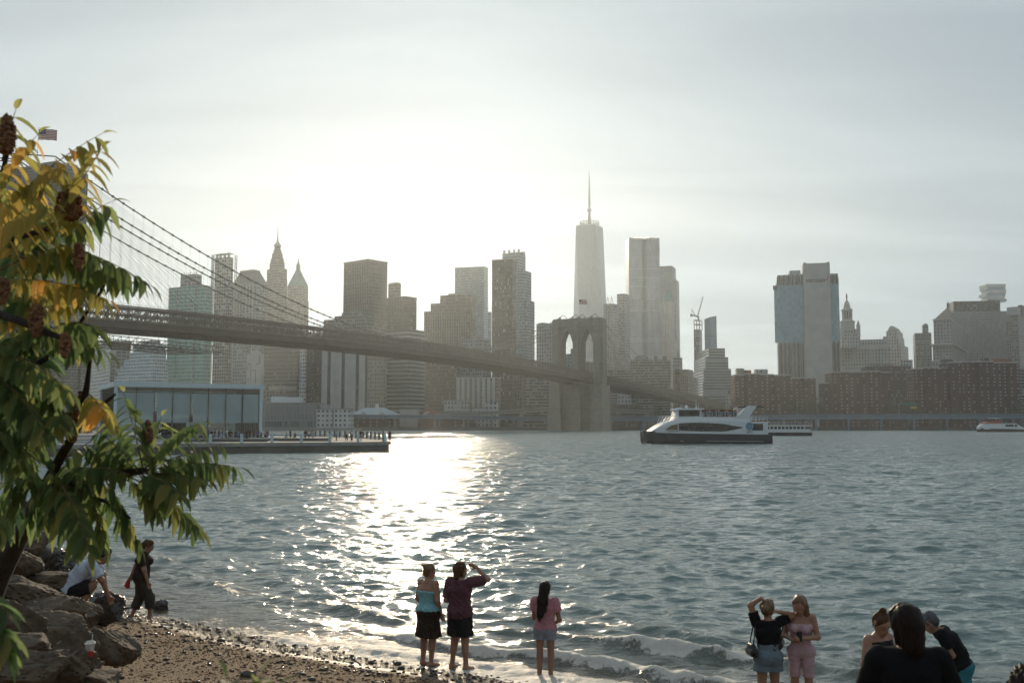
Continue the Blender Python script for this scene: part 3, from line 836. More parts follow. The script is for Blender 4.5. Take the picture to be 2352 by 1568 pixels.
for i, p in enumerate((0.0, 0.3, 0.6, 0.85)): b.box(p, p + .1, 0, .3, b.zt, b.z(580 + i % 2 * 3), M['scaffold_grey'], 'column_stub')
b.box(-0.05, 1.05, -0.05, 1.05, b.z(582), b.z(581), M['scaffold_grey'], 'formwork')
b = Bld('office_tower', 'broad grey tower with a sloping dark crown, left of the spired stone tower', 534, 585, 614, 648, 1190, 35, F['grey'])
b.box(0, 1, 0, 1, b.zt, b.z(620), M['roof_slate'], 'crown', top=(0.22, 0.8, 0.22, 0.8)); b.box(.22, .8, .22, .8, b.z(620), b.z(616), M['gear'], 'plant_room')
b.strips('l', 7, 1.6, GZ, b.zt, F['pale'], 'pier', .7)
b = Bld('stone_skyscraper', 'slender stone skyscraper with tapering tiered crown and needle spire', 612, 637, 660, 640, 1290, 42, F['tan'])
for p, y0, y1 in ((0.02, 640, 615), (0.14, 615, 600), (0.18, 600, 590), (0.24, 590, 578), (0.31, 578, 570), (0.36, 570, 562)):
    b.ybox(p, 1 - p, p, 1 - p, y0, y1, F['tan'], 'crown_tier')
sp_ = MB(); c0 = b.pt(.5, .5); sp_.lathe([(5.5, b.z(562)), (4.2, b.z(557)), (1.6, b.z(552)), (0.9, b.z(545)), (0.45, b.z(530)), (0.2, b.z(512))], (c0.x, c0.y, 0), 8)
sp_.build('spire', M['limestone'], b.root)
b = Bld('stone_skyscraper', 'stone skyscraper with a pale green pyramid roof and thin finial', 658, 690, 709, 690, 1390, 30, F['tan'])
b.ybox(0.03, 0.97, 0.03, 0.97, 690, 655, F['tan'], 'setback')
b.box(.02, .98, .02, .98, b.z(655), b.z(613), M['roof_teal'], 'roof', top=(.44, .56, .44, .56))
sp_ = MB(); c0 = b.pt(.5, .5); sp_.lathe([(3.2, b.z(613)), (2.6, b.z(604)), (1.4, b.z(602)), (.9, b.z(597)), (.25, b.z(588))], (c0.x, c0.y, 0), 8); sp_.build('finial', M['roof_teal'], b.root)
b.ybox(-.15, .4, -.25, .6, 980, 715, F['tan'], 'wing')
b = Bld('office_tower', 'dark horizontal banded office slab behind the white stair tower, below the bridge', 608, 684, 692, 762, 1000, 20, F['brown'], cat='office block'); b.bands([GZ + 4 * i for i in range(3, 24)], .7, M['concrete'])
b = Bld('white_stair_tower', 'narrow white slab standing between two dark office blocks', 690, 700, 705, 760, 985, 35, F['white'], cat='office block')
b = Bld('office_tower', 'dark brown office block right of the narrow white slab, below the bridge', 705, 734, 746, 770, 1010, 28, F['bronze'], cat='office block')
b = Bld('apartment_tower', 'slim grey apartment tower behind the white outlined telephone building', 536, 566, 572, 770, 1020, 30, F['grey'])
b = Bld('switching_building', 'white windowless block with stepped top and dark outline joints, right of the glass pavilion roof', 567, 600, 607, 812, 905, 20, M['limestone'], cat='office block')
b.ybox(.25, .75, 0, 1, 812, 805, M['limestone'], 'setback')
jl = MB()
for (p, y0, y1) in ((.1, 835, 815), (.35, 880, 850), (.7, 870, 835), (.9, 850, 832)):
    a = b.pt(p, -.012); jl.beam((a.x, a.y, b.z(y0)), (a.x, a.y, b.z(y1)), .5)
for (p0, p1, y) in ((.1, .35, 835), (.35, .7, 850), (.7, .9, 870), (.7, .9, 835)):
    jl.beam(Vector((*b.pt(p0, -.012)[:2], b.z(y))), Vector((*b.pt(p1, -.012)[:2], b.z(y))), .5)
jl.build('joint_lines', M['dark_concrete'], b.root)

# ---- under the sun
b = Bld('office_tower', 'big brown office tower with slanted roofline left of the sun glare gap', 790, 845, 890, 597, 1060, 40, F['brown'])
b.strips('l', 14, .9, GZ, b.zt, F['tan'], 'pier', .5); b.strips('r', 14, .9, GZ, b.zt, F['tan'], 'pier', .5); b.box(.4, .46, .4, .5, b.zt, b.z(592), M['gear'], 'antenna'); b.parapet(F['tan'], 1.2)
b = Bld('office_block', 'low wide stone office block with stepped roof in front of the big brown tower', 744, 846, 890, 730, 990, 22, F['tan'], cat='office block')
b.ybox(.1, .78, .05, .9, 730, 722, F['tan']); b.ybox(.1, .62, .05, .9, 722, 715, F['tan']); b.ybox(.3, .45, .1, .5, 715, 709, M['gear'], 'tank')
b = Bld('ribbed_office_block', 'beige office slab with dark upright slots, left half of the pair under the bridge', 741, 838, 845, 795, 905, 15, F['ribbed'], cat='office block')
b.strips('l', 3, 3.2, GZ, b.zt, F['bronze'], 'window_slot', .3); b.strips('l', 6, 8.0, GZ, b.zt, M['limestone'], 'wall_panel', .22)
b = Bld('ribbed_office_block', 'beige office slab with horizontal window rows, right half of the pair under the bridge', 845, 884, 890, 795, 900, 15, F['beige'], cat='office block')
b = Bld('office_tower', 'small slim brown tower standing between two wider brown towers', 892, 912, 921, 650, 1180, 35, F['brown']); b.ybox(.05, .95, .05, .95, 650, 648, M['gear'], 'plant_room')
b = Bld('office_tower', 'brown office tower with flat top and two visible faces, right of the big brown tower', 888, 930, 957, 683, 1040, 40, F['bronze']); b.parapet(F['brown'], 1.5); b.strips('l', 12, .7, GZ, b.zt, F['brown'], 'pier', .4)
b = Bld('striped_office_block', 'office block with pale horizontal bands and a bluish right end, low under the bridge', 886, 940, 976, 755, 920, 30, F['striped'], cat='office block')
b = Bld('office_tower', 'stepped brown tower with tall narrow piers, in front of the square glass tower', 974, 1083, 1094, 712, 1050, 15, F['brown'])
b.ybox(0, .86, 0, 1, 712, 694, F['brown']); b.ybox(0, .66, 0, 1, 694, 676, F['brown']); b.ybox(.3, .5, .1, .5, 676, 672, M['gear'], 'plant_room')
b.strips('l', 20, 1.0, GZ, b.z(712), F['tan'], 'pier', .5)
b = Bld('glass_tower', 'plain square pale blue glass tower behind the stepped brown tower', 1045, 1112, 1121, 614, 1420, 16, F['glass']); b.parapet(F['glass'], 1.5)
b = Bld('office_block', 'light grey low office block with small tank, at the foot of the square glass tower', 1060, 1110, 1126, 778, 980, 28, F['grey'], cat='office block'); b.ybox(.3, .6, .2, .7, 778, 768, M['gear'], 'tank')
b = Bld('glass_tower', 'narrow glass tower peeping out right of the square glass tower', 1118, 1124, 1129, 716, 1500, 40, F['glass'])
b = Bld('office_tower', 'tall dark brown slab with bright window dashes along its right edge', 1130, 1177, 1186, 597, 960, 18, F['bronze']); b.parapet(F['brown'], 1.2)
b = Bld('glass_tower', 'tall pale glass tower with open crown behind the dark slab, stepping down on its right', 1154, 1192, 1207, 580, 1260, 25, F['glass'])
for p in (.02, .3, .6, .9): b.box(p, p + .06, .02, .2, b.zt, b.z(572), M['scaffold_grey'], 'crown_fin')
b.box(0, 1, .9, .96, b.zt, b.z(573), F['glass'], 'crown_screen')
b.box(-.35, .3, -.1, 1, GZ, b.z(622), F['glass'], 'setback'); b.box(-.5, .2, 0, 1.1, GZ, b.z(690), F['glass'], 'setback')
b = Bld('apartment_block', 'low cream apartment block with rows of balconies, between the bridge and the waterfront market', 1047, 1140, 1150, 868, 850, 10, F['balconies'], cat='apartment block')
b.strips('l', 8, 2.4, GZ, b.zt, M['limestone'], 'pier', .9); b.box(0, 1, 0, 1, b.zt, b.zt + .8, M['limestone'], 'parapet')
b = Bld('office_block', 'grey office block directly left of the stone bridge tower', 1232, 1272, 1284, 742, 1010, 25, F['pale'], cat='office block'); b.ybox(.5, .9, 0, .5, 742, 740, M['gear'], 'plant_room')
b = Bld('apartment_block', 'dark apartment block with thin pale balcony lines, left foot of the bridge tower', 1203, 1262, 1270, 860, 900, 12, F['slabs'], cat='apartment block')
b = Bld('office_block', 'stepped grey building seen through the left arch of the bridge tower', 1298, 1318, 1330, 812, 1080, 25, F['grey'], cat='office block'); b.ybox(.2, .5, .2, .6, 812, 800, M['gear'], 'tank')
b = Bld('office_block', 'dull brown block behind the low cream apartments, under the bridge', 980, 1050, 1060, 800, 960, 15, F['brown'], cat='office block')
b = Bld('office_block', 'shadowed grey block between the cream apartments and the bridge tower', 1130, 1200, 1208, 815, 980, 18, F['tan'], cat='office block')
b = Bld('office_block', 'small teal block seen low through the right arch of the bridge tower', 1338, 1352, 1362, 830, 1090, 25, F['beige'], cat='office block')

# ---- tallest tower with chamfered glass corners
def glass_spire_tower():
    Y = 2080; c = at(1357, 976, Y); c.z = GZ
    root = thing('tapering_glass_tower', tuple(c), 'tallest tower, blue glass with long triangular faces, round roof ring and needle spire', 'skyscraper')
    h = 31.0; zt = top_z(1357, 523, Y); zb = 60.0
    th = R(18)
    sq = lambda r, a0: [(c.x + r * math.cos(a0 + i * math.pi / 2), c.y + r * math.sin(a0 + i * math.pi / 2)) for i in range(4)]
    lo, hi = sq(h * 1.41, th + math.pi / 4), sq(h * 1.0, th)
    mb = MB(); vs = [(*p, zb) for p in lo] + [(*p, zt) for p in hi]
    fs = []
    for i in range(4):
        j = (i + 1) % 4
        fs += [(i, j, 4 + j), (i, 4 + j, 4 + i)]
    fs += [(4, 5, 6, 7)]
    mb.add(vs, fs); mb.build('shaft', F['mirror'], root)
    MB().prism(lo, -2, zb).build('base', F['glass'], root)
    MB().prism(sq(h * .98, th), zt, zt + 3).build('parapet', M['panel_blue'], root)
    rg = MB(); r = 20
    for z, rr in ((zt + 3.5, r), (zt + 7.5, r), (zt + 11.5, r)):
        rg.tube([(c.x + rr * math.cos(a * math.pi / 16), c.y + rr * math.sin(a * math.pi / 16), z) for a in range(33)], .9, 5)
    for a in range(16):
        p = (c.x + r * math.cos(a * math.pi / 8), c.y + r * math.sin(a * math.pi / 8)); rg.beam((*p, zt), (*p, zt + 12), .8)
    rg.build('roof_ring', M['gear'], root)
    sp = MB(); z = lambda y: top_z(1357, y, Y)
    sp.lathe([(4.5, zt), (3.2, z(503)), (2.4, z(490)), (2.4, z(486)), (4.6, z(485)), (4.6, z(481)), (2.0, z(480)), (1.9, z(455)), (1.5, z(440)), (1.3, z(420)), (.8, z(405)), (.3, z(393))], (c.x, c.y, 0), 8)
    for y in (470, 463, 456, 449, 442): sp.lathe([(2.9, z(y)), (2.9, z(y - 1.2))], (c.x, c.y, 0), 8)
    sp.build('spire', M['gear'], root)
glass_spire_tower()

# ---- right of the bridge tower
b = Bld('tower_under_construction', 'short grey tower topped by crossed braces, right of the tallest glass tower', 1386, 1408, 1420, 697, 1240, 30, F['grey'])
br_ = MB()
for p in (.1, .5, .9):
    for z0, z1 in ((b.zt, b.zt + 9),):
        br_.beam(Vector((*b.pt(p - .1, 0)[:2], z0)), Vector((*b.pt(p + .05, 0)[:2], z1)), .5); br_.beam(Vector((*b.pt(p + .15, 0)[:2], z0)), Vector((*b.pt(p + .05, 0)[:2], z1)), .5)
br_.build('brace', M['scaffold_grey'], b.root); b.strips('l', 6, .7, GZ, b.zt, F['pale'], 'pier', .4)
b = Bld('office_tower', 'plain grey slab between the braced tower and the rippled steel tower', 1417, 1434, 1446, 674, 1260, 30, F['grey'])
def rippled_tower():
    Y = 1400
    c = at(1478, 976, Y); c.z = GZ
    root = thing('rippled_steel_tower', tuple(c), 'tall apartment tower with rippled folded steel facade, beside the grey stone tower', 'skyscraper')
    z = lambda y: top_z(1478, y, Y)
    def tier(xl, xr, y0, y1, dep, seed, name):
        x0, x1 = K(xl, y1) * Y, K(xr, y1) * Y
        N, NZ = 52, 34
        g = random.Random(seed)
        prof = [(x0, dep), (x0, 0)]
        mb = MB(); vs = []
        zs = [z(y0) + (z(y1) - z(y0)) * k / NZ for k in range(NZ + 1)]
        for k, zz in enumerate(zs):
            t = k / NZ
            for i in range(N + 1):
                u = i / N; x = x0 + (x1 - x0) * u
                d = 2.2 * math.sin(u * 9 + 1.5 * math.sin(t * 3 + seed)) + 1.3 * math.sin(u * 23 + 2.5 * math.sin(t * 4.3 + u * 3))
                d += 9 * math.exp(-((u - .47 - .06 * t) / .055) ** 2)                 # deep fold down the middle
                vs.append((x, Y - 8 + d, zz))
            vs += [(x1, Y + dep, zz), (x0, Y + dep, zz)]
        n = N + 3; fs = []
        for k in range(NZ):
            for i in range(n):
                j = (i + 1) % n; fs.append((k * n + i, k * n + j, (k + 1) * n + j, (k + 1) * n + i))
        fs.append(tuple(NZ * n + i for i in range(n)))
        mb.add(vs, fs); return mb.build(name, F['curvy'], root)
    tier(1440, 1517, 985, 690, 32, 1, 'lower_tower'); tier(1442, 1513, 690, 549, 28, 2, 'upper_tower')
    fl = MB()
    for i, x in enumerate(range(1444, 1512, 4)):
        q = K(x, 549) * Y; fl.box(q, q + 1.2, Y - 7, Y + 18, z(549), z(548 - (i % 3)))
    fl.build('roof_fins', M['metal'], root)
rippled_tower()
b = Bld('office_tower', 'plain grey stone slab behind the gothic stone tower with green pyramid roof', 1512, 1543, 1552, 610, 1620, 20, F['pale']); b.box(-.35, .3, -.2, .6, GZ, b.z(644), F['pale'], 'wing')
b = Bld('gothic_tower', 'gothic stone tower with steep green pyramid roof, in front of the plain grey slab', 1516, 1541, 1556, 780, 1480, 25, F['gothic'])
b.ybox(.2, .8, .15, .85, 780, 690, F['gothic'], 'upper_tower'); b.box(.24, .76, .2, .8, b.z(690), b.z(662), M['roof_teal'], 'roof', top=(.44, .56, .42, .58)); b.box(.46, .54, .46, .54, b.z(664), b.z(640), M['roof_teal'], 'lantern', top=(.49, .51, .49, .51))
b.bands([b.z(y) for y in (850, 815, 781)], 2.2, M['limestone'], 1.0, 'cornice'); b.strips('l', 8, 1.1, GZ, b.zt, M['limestone'], 'pier', .6)
b = Bld('office_tower', 'blue glass sided office tower with pointed corner turret right of the gothic tower', 1545, 1558, 1567, 820, 1300, 30, F['stripedteal'], cat='office block'); b.box(0, .3, 0, .3, b.zt, b.z(800), M['roof_teal'], 'turret', top=(.12, .18, .12, .18))

b = Bld('tower_under_construction', 'slim unfinished tower with open floors under a tower crane', 1595, 1608, 1614, 868, 1560, 25, F['stripedteal'])
b.ybox(0, 1, 0, 1, 868, 775, F['site'], 'bare_floors'); b.ybox(0, 1, 0, 1, 775, 756, F['grey'], 'netting')
fr = MB()
for p in (0.02, .5, .98):
    for q in (0.02, .98): fr.box(0, 1.2, 0, 1.2, b.z(756), b.z(735), xf=lambda x, y, z, p=p, q=q: b.pt(p, q) + Vector((x, y, z)))
for y in (735, 745): fr.prism(b.quad(-.02, 1.02, -.02, 1.02), b.z(y), b.z(y) + 1)
fr.build('open_frame', M['scaffold_grey'], b.root)
def crane():
    Y = 1562; p0 = at(1604, 735, Y)
    root = thing('tower_crane', tuple(p0), 'luffing tower crane with raised jib on top of the slim unfinished tower', 'crane')
    m_ = MB(); top = at(1604, 727, Y); m_.beam(p0, top, 2.2); m_.build('mast', M['gear'], root)
    j = MB(); tip = at(1615, 681, Y); q = at(1602, 727, Y)
    for o in (-.7, .7): j.beam(q + Vector((o, 0, 0)), tip + Vector((o * .3, 0, 0)), .7)
    for k in range(9): j.beam(q.lerp(tip, k / 9) + Vector((-.7, 0, 0)), q.lerp(tip, (k + 1) / 9) + Vector((.7, 0, 0)), .4)
    j.build('jib', M['gear'], root)
    k = MB(); k.beam(at(1588, 723, Y), at(1606, 728, Y), 2.0); k.beam(at(1588, 721, Y), at(1588, 727, Y), 3.2); k.build('counter_jib', M['gear'], root)
    a = MB(); a.beam(at(1598, 725, Y), at(1588.5, 710, Y), .8); a.beam(at(1588.5, 710, Y), tip, .25); a.beam(at(1588.5, 710, Y), at(1588, 722, Y), .3); a.build('mast_head', M['gear'], root)
crane()
b = Bld('glass_tower', 'slim glass tower with slanted roof rising from a banded stepped base', 1619, 1633, 1647, 806, 1330, 42, F['glass'])
b.box(.0, 1, 0, 1, b.zt, b.z(732), F['mirror'], 'upper_tower')
sl_ = MB(); q = b.quad(0, 1, 0, 1); zt = b.z(732)
sl_.add([(*q[0], zt), (*q[1], zt), (*q[2], zt), (*q[3], zt), (*q[1], zt + 2.5), (*q[2], b.z(723)), (*q[0], zt + .1), (*q[3], zt + 2.5)], [(0, 1, 4, 6), (1, 2, 5, 4), (2, 3, 7, 5), (3, 0, 6, 7), (4, 5, 7, 6)]); sl_.build('slanted_top', F['mirror'], b.root)
for (x0, x1, y0, y1, nm) in ((1616, 1652, 850, 806, 'setback'), (1608, 1659, 880, 826, 'setback'), (1604, 1665, 905, 852, 'setback'), (1602, 1668, 985, 878, 'setback')):
    X0, X1 = K(x0, y1) * 1315, K(x1, y1) * 1315
    MB().prism([(X0, 1312 - y1 * .04), (X1, 1312 - y1 * .04), (X1, 1360), (X0, 1360)], GZ, b.z(y1)).build(nm, F['stripedteal'], b.root)
b = Bld('apartment_block', 'wide dark apartment block with white balcony lines right of the bridge tower', 1448, 1538, 1546, 826, 1060, 10, F['slabs'], cat='apartment block')
for i, p in enumerate((.08, .3, .55, .8)): b.box(p, p + .1, .1, .5, b.zt, b.zt + 4, F['slabs'], 'stair_head')
b.ybox(.62, .8, .2, .8, 826, 814, M['gear'], 'tank'); b.bands([GZ + 2.9 * i for i in range(6, 25)], .35, M['limestone'], .9, 'balcony')
b = Bld('apartment_block', 'lower dark apartment block with white balcony lines touching the bridge tower', 1396, 1450, 1460, 848, 1070, 10, F['slabs'], cat='apartment block'); b.bands([GZ + 2.9 * i for i in range(6, 22)], .35, M['limestone'], .9, 'balcony')
b = Bld('office_block', 'dull beige office block with one dark upright slot, right of the balcony apartments', 1545, 1580, 1592, 848, 1090, 25, F['beige'], cat='office block'); b.strips('l', 1, 5.5, GZ, b.zt, F['bronze'], 'window_slot', .3, .5, .9); b.ybox(.6, 1, 0, .5, 848, 836, F['grey'], 'plant_room')
b = Bld('office_block', 'small pale block between the beige office and the banded stepped tower', 1585, 1598, 1604, 866, 1200, 30, F['pale'], cat='office block')
b = Bld('courthouse', 'white stepped building half hidden under the bridge approach', 1418, 1450, 1462, 902, 900, 30, F['white'], cat='public building'); b.ybox(.2, .7, .1, .8, 902, 894, M['limestone'], 'setback')

def phone_company_tower():
    b = Bld('sign_tower', 'pale concrete office tower with blue glass panels and a lettered sign at the top', 1785, 1926, 1941, 640, 1060, 12, F['office'])
    ex = lambda x: (b.C.x - K(x, 760) * (b.Y - 4)) / b.a / math.cos(R(12))           # photo column to face fraction
    zt = b.zt
    # core shaft in front, taller than the rest
    p0, p1 = ex(1913), ex(1855)
    core = b.box(p0, p1, -.16, .5, GZ, b.z(604), M['limestone'], 'core')
    b.box(p0 + .005, p0 + .05, -.15, .45, b.z(604), b.z(602), M['limestone'], 'core_cap'); b.box(p1 - .05, p1 - .005, -.15, .45, b.z(604), b.z(602), M['limestone'], 'core_cap')
    b.box(ex(1850), ex(1826), .1, .6, zt, b.z(617), M['limestone'], 'plant_room')
    b.box(ex(1854), .995, -.02, .2, b.z(640) + .01, b.z(628), F['office'], 'upper_wall'); b.box(.01, p0 - .005, -.02, .2, b.z(640) + .01, b.z(628), F['office'], 'upper_wall')
    b.box(ex(1854), ex(1790), -.035, .0, b.z(785), b.z(652), M['panel_blue'], 'glass_panel')
    b.box(ex(1932), p0 - .004, -.035, .0, b.z(783), b.z(652), M['panel_blue'], 'glass_panel')
    b.box(ex(1798), ex(1788), -.045, .0, b.z(662), b.z(652), M['dark_concrete'], 'louvre')
    # slots of dark glass below and above the glass panels, standing back between concrete piers
    for x in [1798 + 7.0 * i for i in range(8)] + [1916, 1921.5, 1927]:
        p = ex(x)
        for y0, y1 in ((890, 788), (650, 632)): b.box(p, p + .011, -.05, -.0, b.z(y0), b.z(y1), M['dark_glass'], 'window_slot')
    b.box(.0, .03, -.02, .5, b.z(660), b.z(636), M['dark_concrete'], 'louvre')
    # sign lettering on the core
    def text(s, size, m, off, dz, name):
        cu = bpy.data.curves.new(name, 'FONT'); cu.body = s; cu.size = size; cu.extrude = .25; cu.align_x = 'CENTER'
        to = bpy.data.objects.new(name, cu); COL.objects.link(to)
        dg = bpy.context.evaluated_depsgraph_get(); me = bpy.data.meshes.new_from_object(to.evaluated_get(dg))
        bpy.data.objects.remove(to)
        ux = -b.u; pos = b.pt((p0 + p1) / 2, -.16) - b.w * .45
        W = Matrix(((ux.x, 0, -b.w.x, 0), (ux.y, 0, -b.w.y, 0), (0, 1, 0, 0), (0, 0, 0, 1)))
        W = Matrix.Translation(pos + ux * off + Vector((0, 0, dz))) @ W
        vs = [W @ v.co for v in me.vertices]; fs = [tuple(p.vertices) for p in me.polygons]
        return vs, fs
    wv, wf = text('verizon', 6.6, None, -1.4, b.z(647.5), 'sign')
    sg = link_mesh('sign_lettering', wv, wf, M['black'], b.root)
    ck = MB(); ux = -b.u; o = b.pt((p0 + p1) / 2, -.16) - b.w * .5 + ux * 9.6 + Vector((0, 0, b.z(646)))
    ck.beam(o + Vector((0, 0, 2)), o + ux * .9 + Vector((0, 0, .4)), .6); ck.beam(o + ux * .8 + Vector((0, 0, .4)), o + ux * 2.6 + Vector((0, 0, 5.4)), .7); ck.build('check_mark', M['flag_red'], b.root)
    for i in range(7): b.box(.55 + i * .05, .562 + i * .05, .1, .14, b.z(628), b.z(626 - (i % 3)), M['gear'], 'antenna')
phone_company_tower()

def civic_tower():
    b = Bld('civic_building', 'ornate white municipal building with tiered wedding cake tower and golden figure on top', 1920, 2042, 2062, 800, 1230, 20, F['civic'], cat='public building')
    b.ybox(.0, 1, .0, 1, 800, 790, M['limestone'], 'cornice'); b.ybox(.02, .98, .05, .9, 790, 778, F['civic'], 'attic')
    b.bands([b.z(y) for y in (858, 832, 801)], 1.6, M['limestone'], 1.4, 'ledge')
    b.strips('l', 16, 1.5, b.z(832), b.z(801), M['limestone'], 'column', 1.6)
    c = at(1953, 976, 1232); z = lambda y: top_z(1953, y, 1232)
    def sqr(r, y0, y1, m, nm): MB().prism([(c.x - r, c.y - r), (c.x + r, c.y - r), (c.x + r, c.y + r), (c.x - r, c.y + r)], z(y0), z(y1)).build(nm, m, b.root)
    sqr(11.5, 800, 770, F['civic'], 'tower_base'); sqr(9.5, 770, 757, F['civic'], 'tower_tier')
    for dx, dy in ((-10, -10), (10, -10), (10, 10), (-10, 10)):
        t = MB(); t.lathe([(2.4, z(775)), (2.4, z(752)), (2.8, z(751)), (.3, z(737))], (c.x + dx, c.y + dy, 0), 8); t.build('corner_turret', M['limestone'], b.root)
    d = MB(); d.lathe([(8.6, z(757)), (8.6, z(741)), (9.2, z(740)), (9.2, z(738)), (6.4, z(736)), (6.4, z(733))], (c.x, c.y, 0), 20); d.build('drum', M['limestone'], b.root)
    col = MB()
    for k in range(12):
        a = k * math.pi / 6; col.tube([(c.x + 5.6 * math.cos(a), c.y + 5.6 * math.sin(a), z(734)), (c.x + 5.6 * math.cos(a), c.y + 5.6 * math.sin(a), z(715))], .65, 6)
    col.build('colonnade', M['limestone'], b.root)
    MB().lathe([(3.2, z(734)), (3.2, z(715))], (c.x, c.y, 0), 12).build('core', M['dark_concrete'], b.root)
    MB().lathe([(6.8, z(715)), (6.8, z(711)), (4.2, z(707)), (3.4, z(699)), (2.9, z(697)), (2.0, z(692)), (1.2, z(690))], (c.x, c.y, 0), 16).build('cupola', M['limestone'], b.root)
    MB().lathe([(.5, z(690)), (.9, z(685)), (1.2, z(680)), (.7, z(677)), (.6, z(675)), (.1, z(673))], (c.x, c.y, 0), 8).build('statue', mat('gilded', (.35, .16, .06), .4, .6), b.root)
civic_tower()
b = Bld('civic_building', 'pale stepped stone building with a barrel vaulted top, right of the tiered white tower', 2022, 2068, 2086, 790, 1290, 30, F['civic'], cat='public building')
b.ybox(.15, .9, .1, .9, 790, 770, F['civic']); b.ybox(.2, .75, .15, .85, 770, 757, F['civic'])
va = MB(); n = 10
for i in range(n):
    pass
c_, zz = None, b.z(757)
pr_ = [(.28 + .40 * (1 - math.cos(math.pi * i / n)) / 2, math.sin(math.pi * i / n)) for i in range(n + 1)]
vs = [tuple(b.pt(p, q)[:2]) + (zz + h * (b.z(745) - zz),) for q in (.2, .8) for p, h in pr_]
va.add(vs, [(i, i + 1, n + 2 + i, n + 1 + i) for i in range(n)] + [tuple(range(n + 1)), tuple(reversed(range(n + 1, 2 * n + 2)))]); va.build('vaulted_roof', M['limestone'], b.root)
b = Bld('office_block', 'dark building with rooftop plant in front of the white municipal building', 1950, 1968, 1976, 872, 1000, 25, F['bronze'], cat='office block'); b.roofgear(3, 4, M['limestone'], 4)
b = Bld('office_tower', 'slim grey and pink striped tower left of the pyramid roofed courthouse', 2101, 2139, 2150, 764, 1200, 18, F['grey']); b.strips('l', 3, 5, GZ, b.zt, F['tan'], 'pier', .4); b.ybox(.15, .5, .1, .6, 764, 745, F['grey'], 'plant_room'); b.ybox(.2, .42, .15, .5, 745, 742, M['gear'], 'tank')
b = Bld('courthouse', 'tall stone courthouse tower with a steep brown pyramid roof and gold lantern', 2140, 2190, 2222, 828, 1180, 30, F['court'], cat='public building')
b.ybox(.08, .98, .05, .95, 828, 790, F['court'], 'setback'); b.ybox(.12, .94, .1, .92, 790, 730, F['court'], 'tower_shaft')
b.bands([b.z(y) for y in (829, 791)], 1.4, M['limestone'], 1.3, 'cornice'); b.box(.1, .96, .08, .94, b.z(731), b.z(728), M['limestone'], 'cornice')
b.box(.14, .92, .12, .9, b.z(728), b.z(690), M['roof_gold'], 'roof', top=(.5, .56, .48, .54)); cc2 = b.pt(.53, .51)
MB().lathe([(1.7, b.z(692)), (1.5, b.z(684)), (1.9, b.z(683)), (.2, b.z(674))], (cc2.x, cc2.y, 0), 8).build('lantern', M['roof_gold'], b.root)
b = Bld('office_tower', 'broad grey slab with checkered windows and dark louvred top band', 2187, 2312, 2322, 714, 1320, 8, F['checker'], cat='office block')
b.ybox(.11, .97, .02, .9, 714, 690, F['bronze'], 'louvre_band'); b.roofgear(6, 9, M['gear'], 3, z=b.z(690)); b.strips('l', 46, .5, GZ, b.zt, F['pale'], 'pier', .35)
def stacked_tower():
    Y = 1980; c = at(2279, 976, Y); c.z = GZ
    root = thing('stacked_box_tower', tuple(c), 'white tower of shifted stacked glass boxes showing over the broad checkered slab', 'skyscraper')
    z = lambda y: top_z(2279, y, Y)
    MB().box(c.x - 17, c.x + 17, c.y - 15, c.y + 15, GZ, z(695)).build('shaft', F['glass'], root)
    for i, (x0, x1, y0, y1) in enumerate(((2258, 2302, 695, 689), (2262, 2298, 689, 683), (2256, 2299, 683, 676), (2262, 2301, 676, 668), (2258, 2299, 668, 661), (2257, 2300, 661, 655))):
        MB().box(K(x0, y1) * Y, K(x1, y1) * Y, Y - 18, Y + 15, z(y0) + .3, z(y1), 0).build('glass_box', F['white'] if i % 2 else F['mirror'], root)
stacked_tower()
b = Bld('office_tower', 'grey brown office tower with sunlit top box at the right edge of the skyline', 2310, 2338, 2400, 722, 1150, 40, F['tan'], cat='office block'); b.ybox(0, .9, 0, .25, 722, 704, M['limestone'], 'roof_box'); b.ybox(-.1, .2, .1, .7, 722, 698, F['brown'], 'shaft')

# ---- red brick housing along the shore road
def brick_block(label, wings, Y, seed, gear):
    """wings: (xl, xr, ytop, step) stand side by side, some stepping forward"""
    x0, x1 = wings[0][0], wings[-1][1]
    c = at((x0 + x1) / 2, 976, Y); root = thing('brick_apartment_block', (c.x, c.y, GZ), label, 'apartment block', 'red brick housing blocks by the shore road')
    for i, (xl, xr, yt, st) in enumerate(wings):
        X0, X1 = K(xl, yt) * Y, K(xr, yt) * Y; zt = top_z(xl, yt, Y)
        w = MB(); w.prism([(X0 + .02, Y - st), (X1 - .02, Y - st), (X1 - .02, Y + 17), (X0 + .02, Y + 17)], GZ - 3, zt).build('wing', F['redbrick' if i % 2 == 0 else 'redbrick2'], root)
        MB().prism([(X0 - .1, Y - st - .25), (X1 - .15, Y - st - .25), (X1 - .15, Y + 17), (X0 - .1, Y + 17)], zt + .003, zt + .9).build('parapet', M['limestone'], root)
    for (xl, xr, y0, y1, mk) in gear:
        X0, X1 = K(xl, y1) * (Y + 6), K(xr, y1) * (Y + 6)
        MB().prism([(X0, Y + 4), (X1, Y + 4), (X1, Y + 11), (X0, Y + 11)], top_z(xl, y0, Y) - 1, top_z(xl, y1, Y + 6)).build('plant_room', M[mk] if mk in M else F[mk], root)
brick_block('red brick housing block with two stepped wings standing left of the lettered concrete tower', [(1688, 1712, 862, 0), (1712, 1744, 860, 4), (1744, 1777, 861, 1), (1777, 1812, 863, 5), (1812, 1842, 869, 0), (1842, 1871, 869, 3)], 866, 1, [(1692, 1708, 860, 846, 'gear'), (1706, 1724, 860, 850, 'redclay'), (1744, 1762, 861, 848, 'grey'), (1735, 1740, 861, 848, 'gear')])
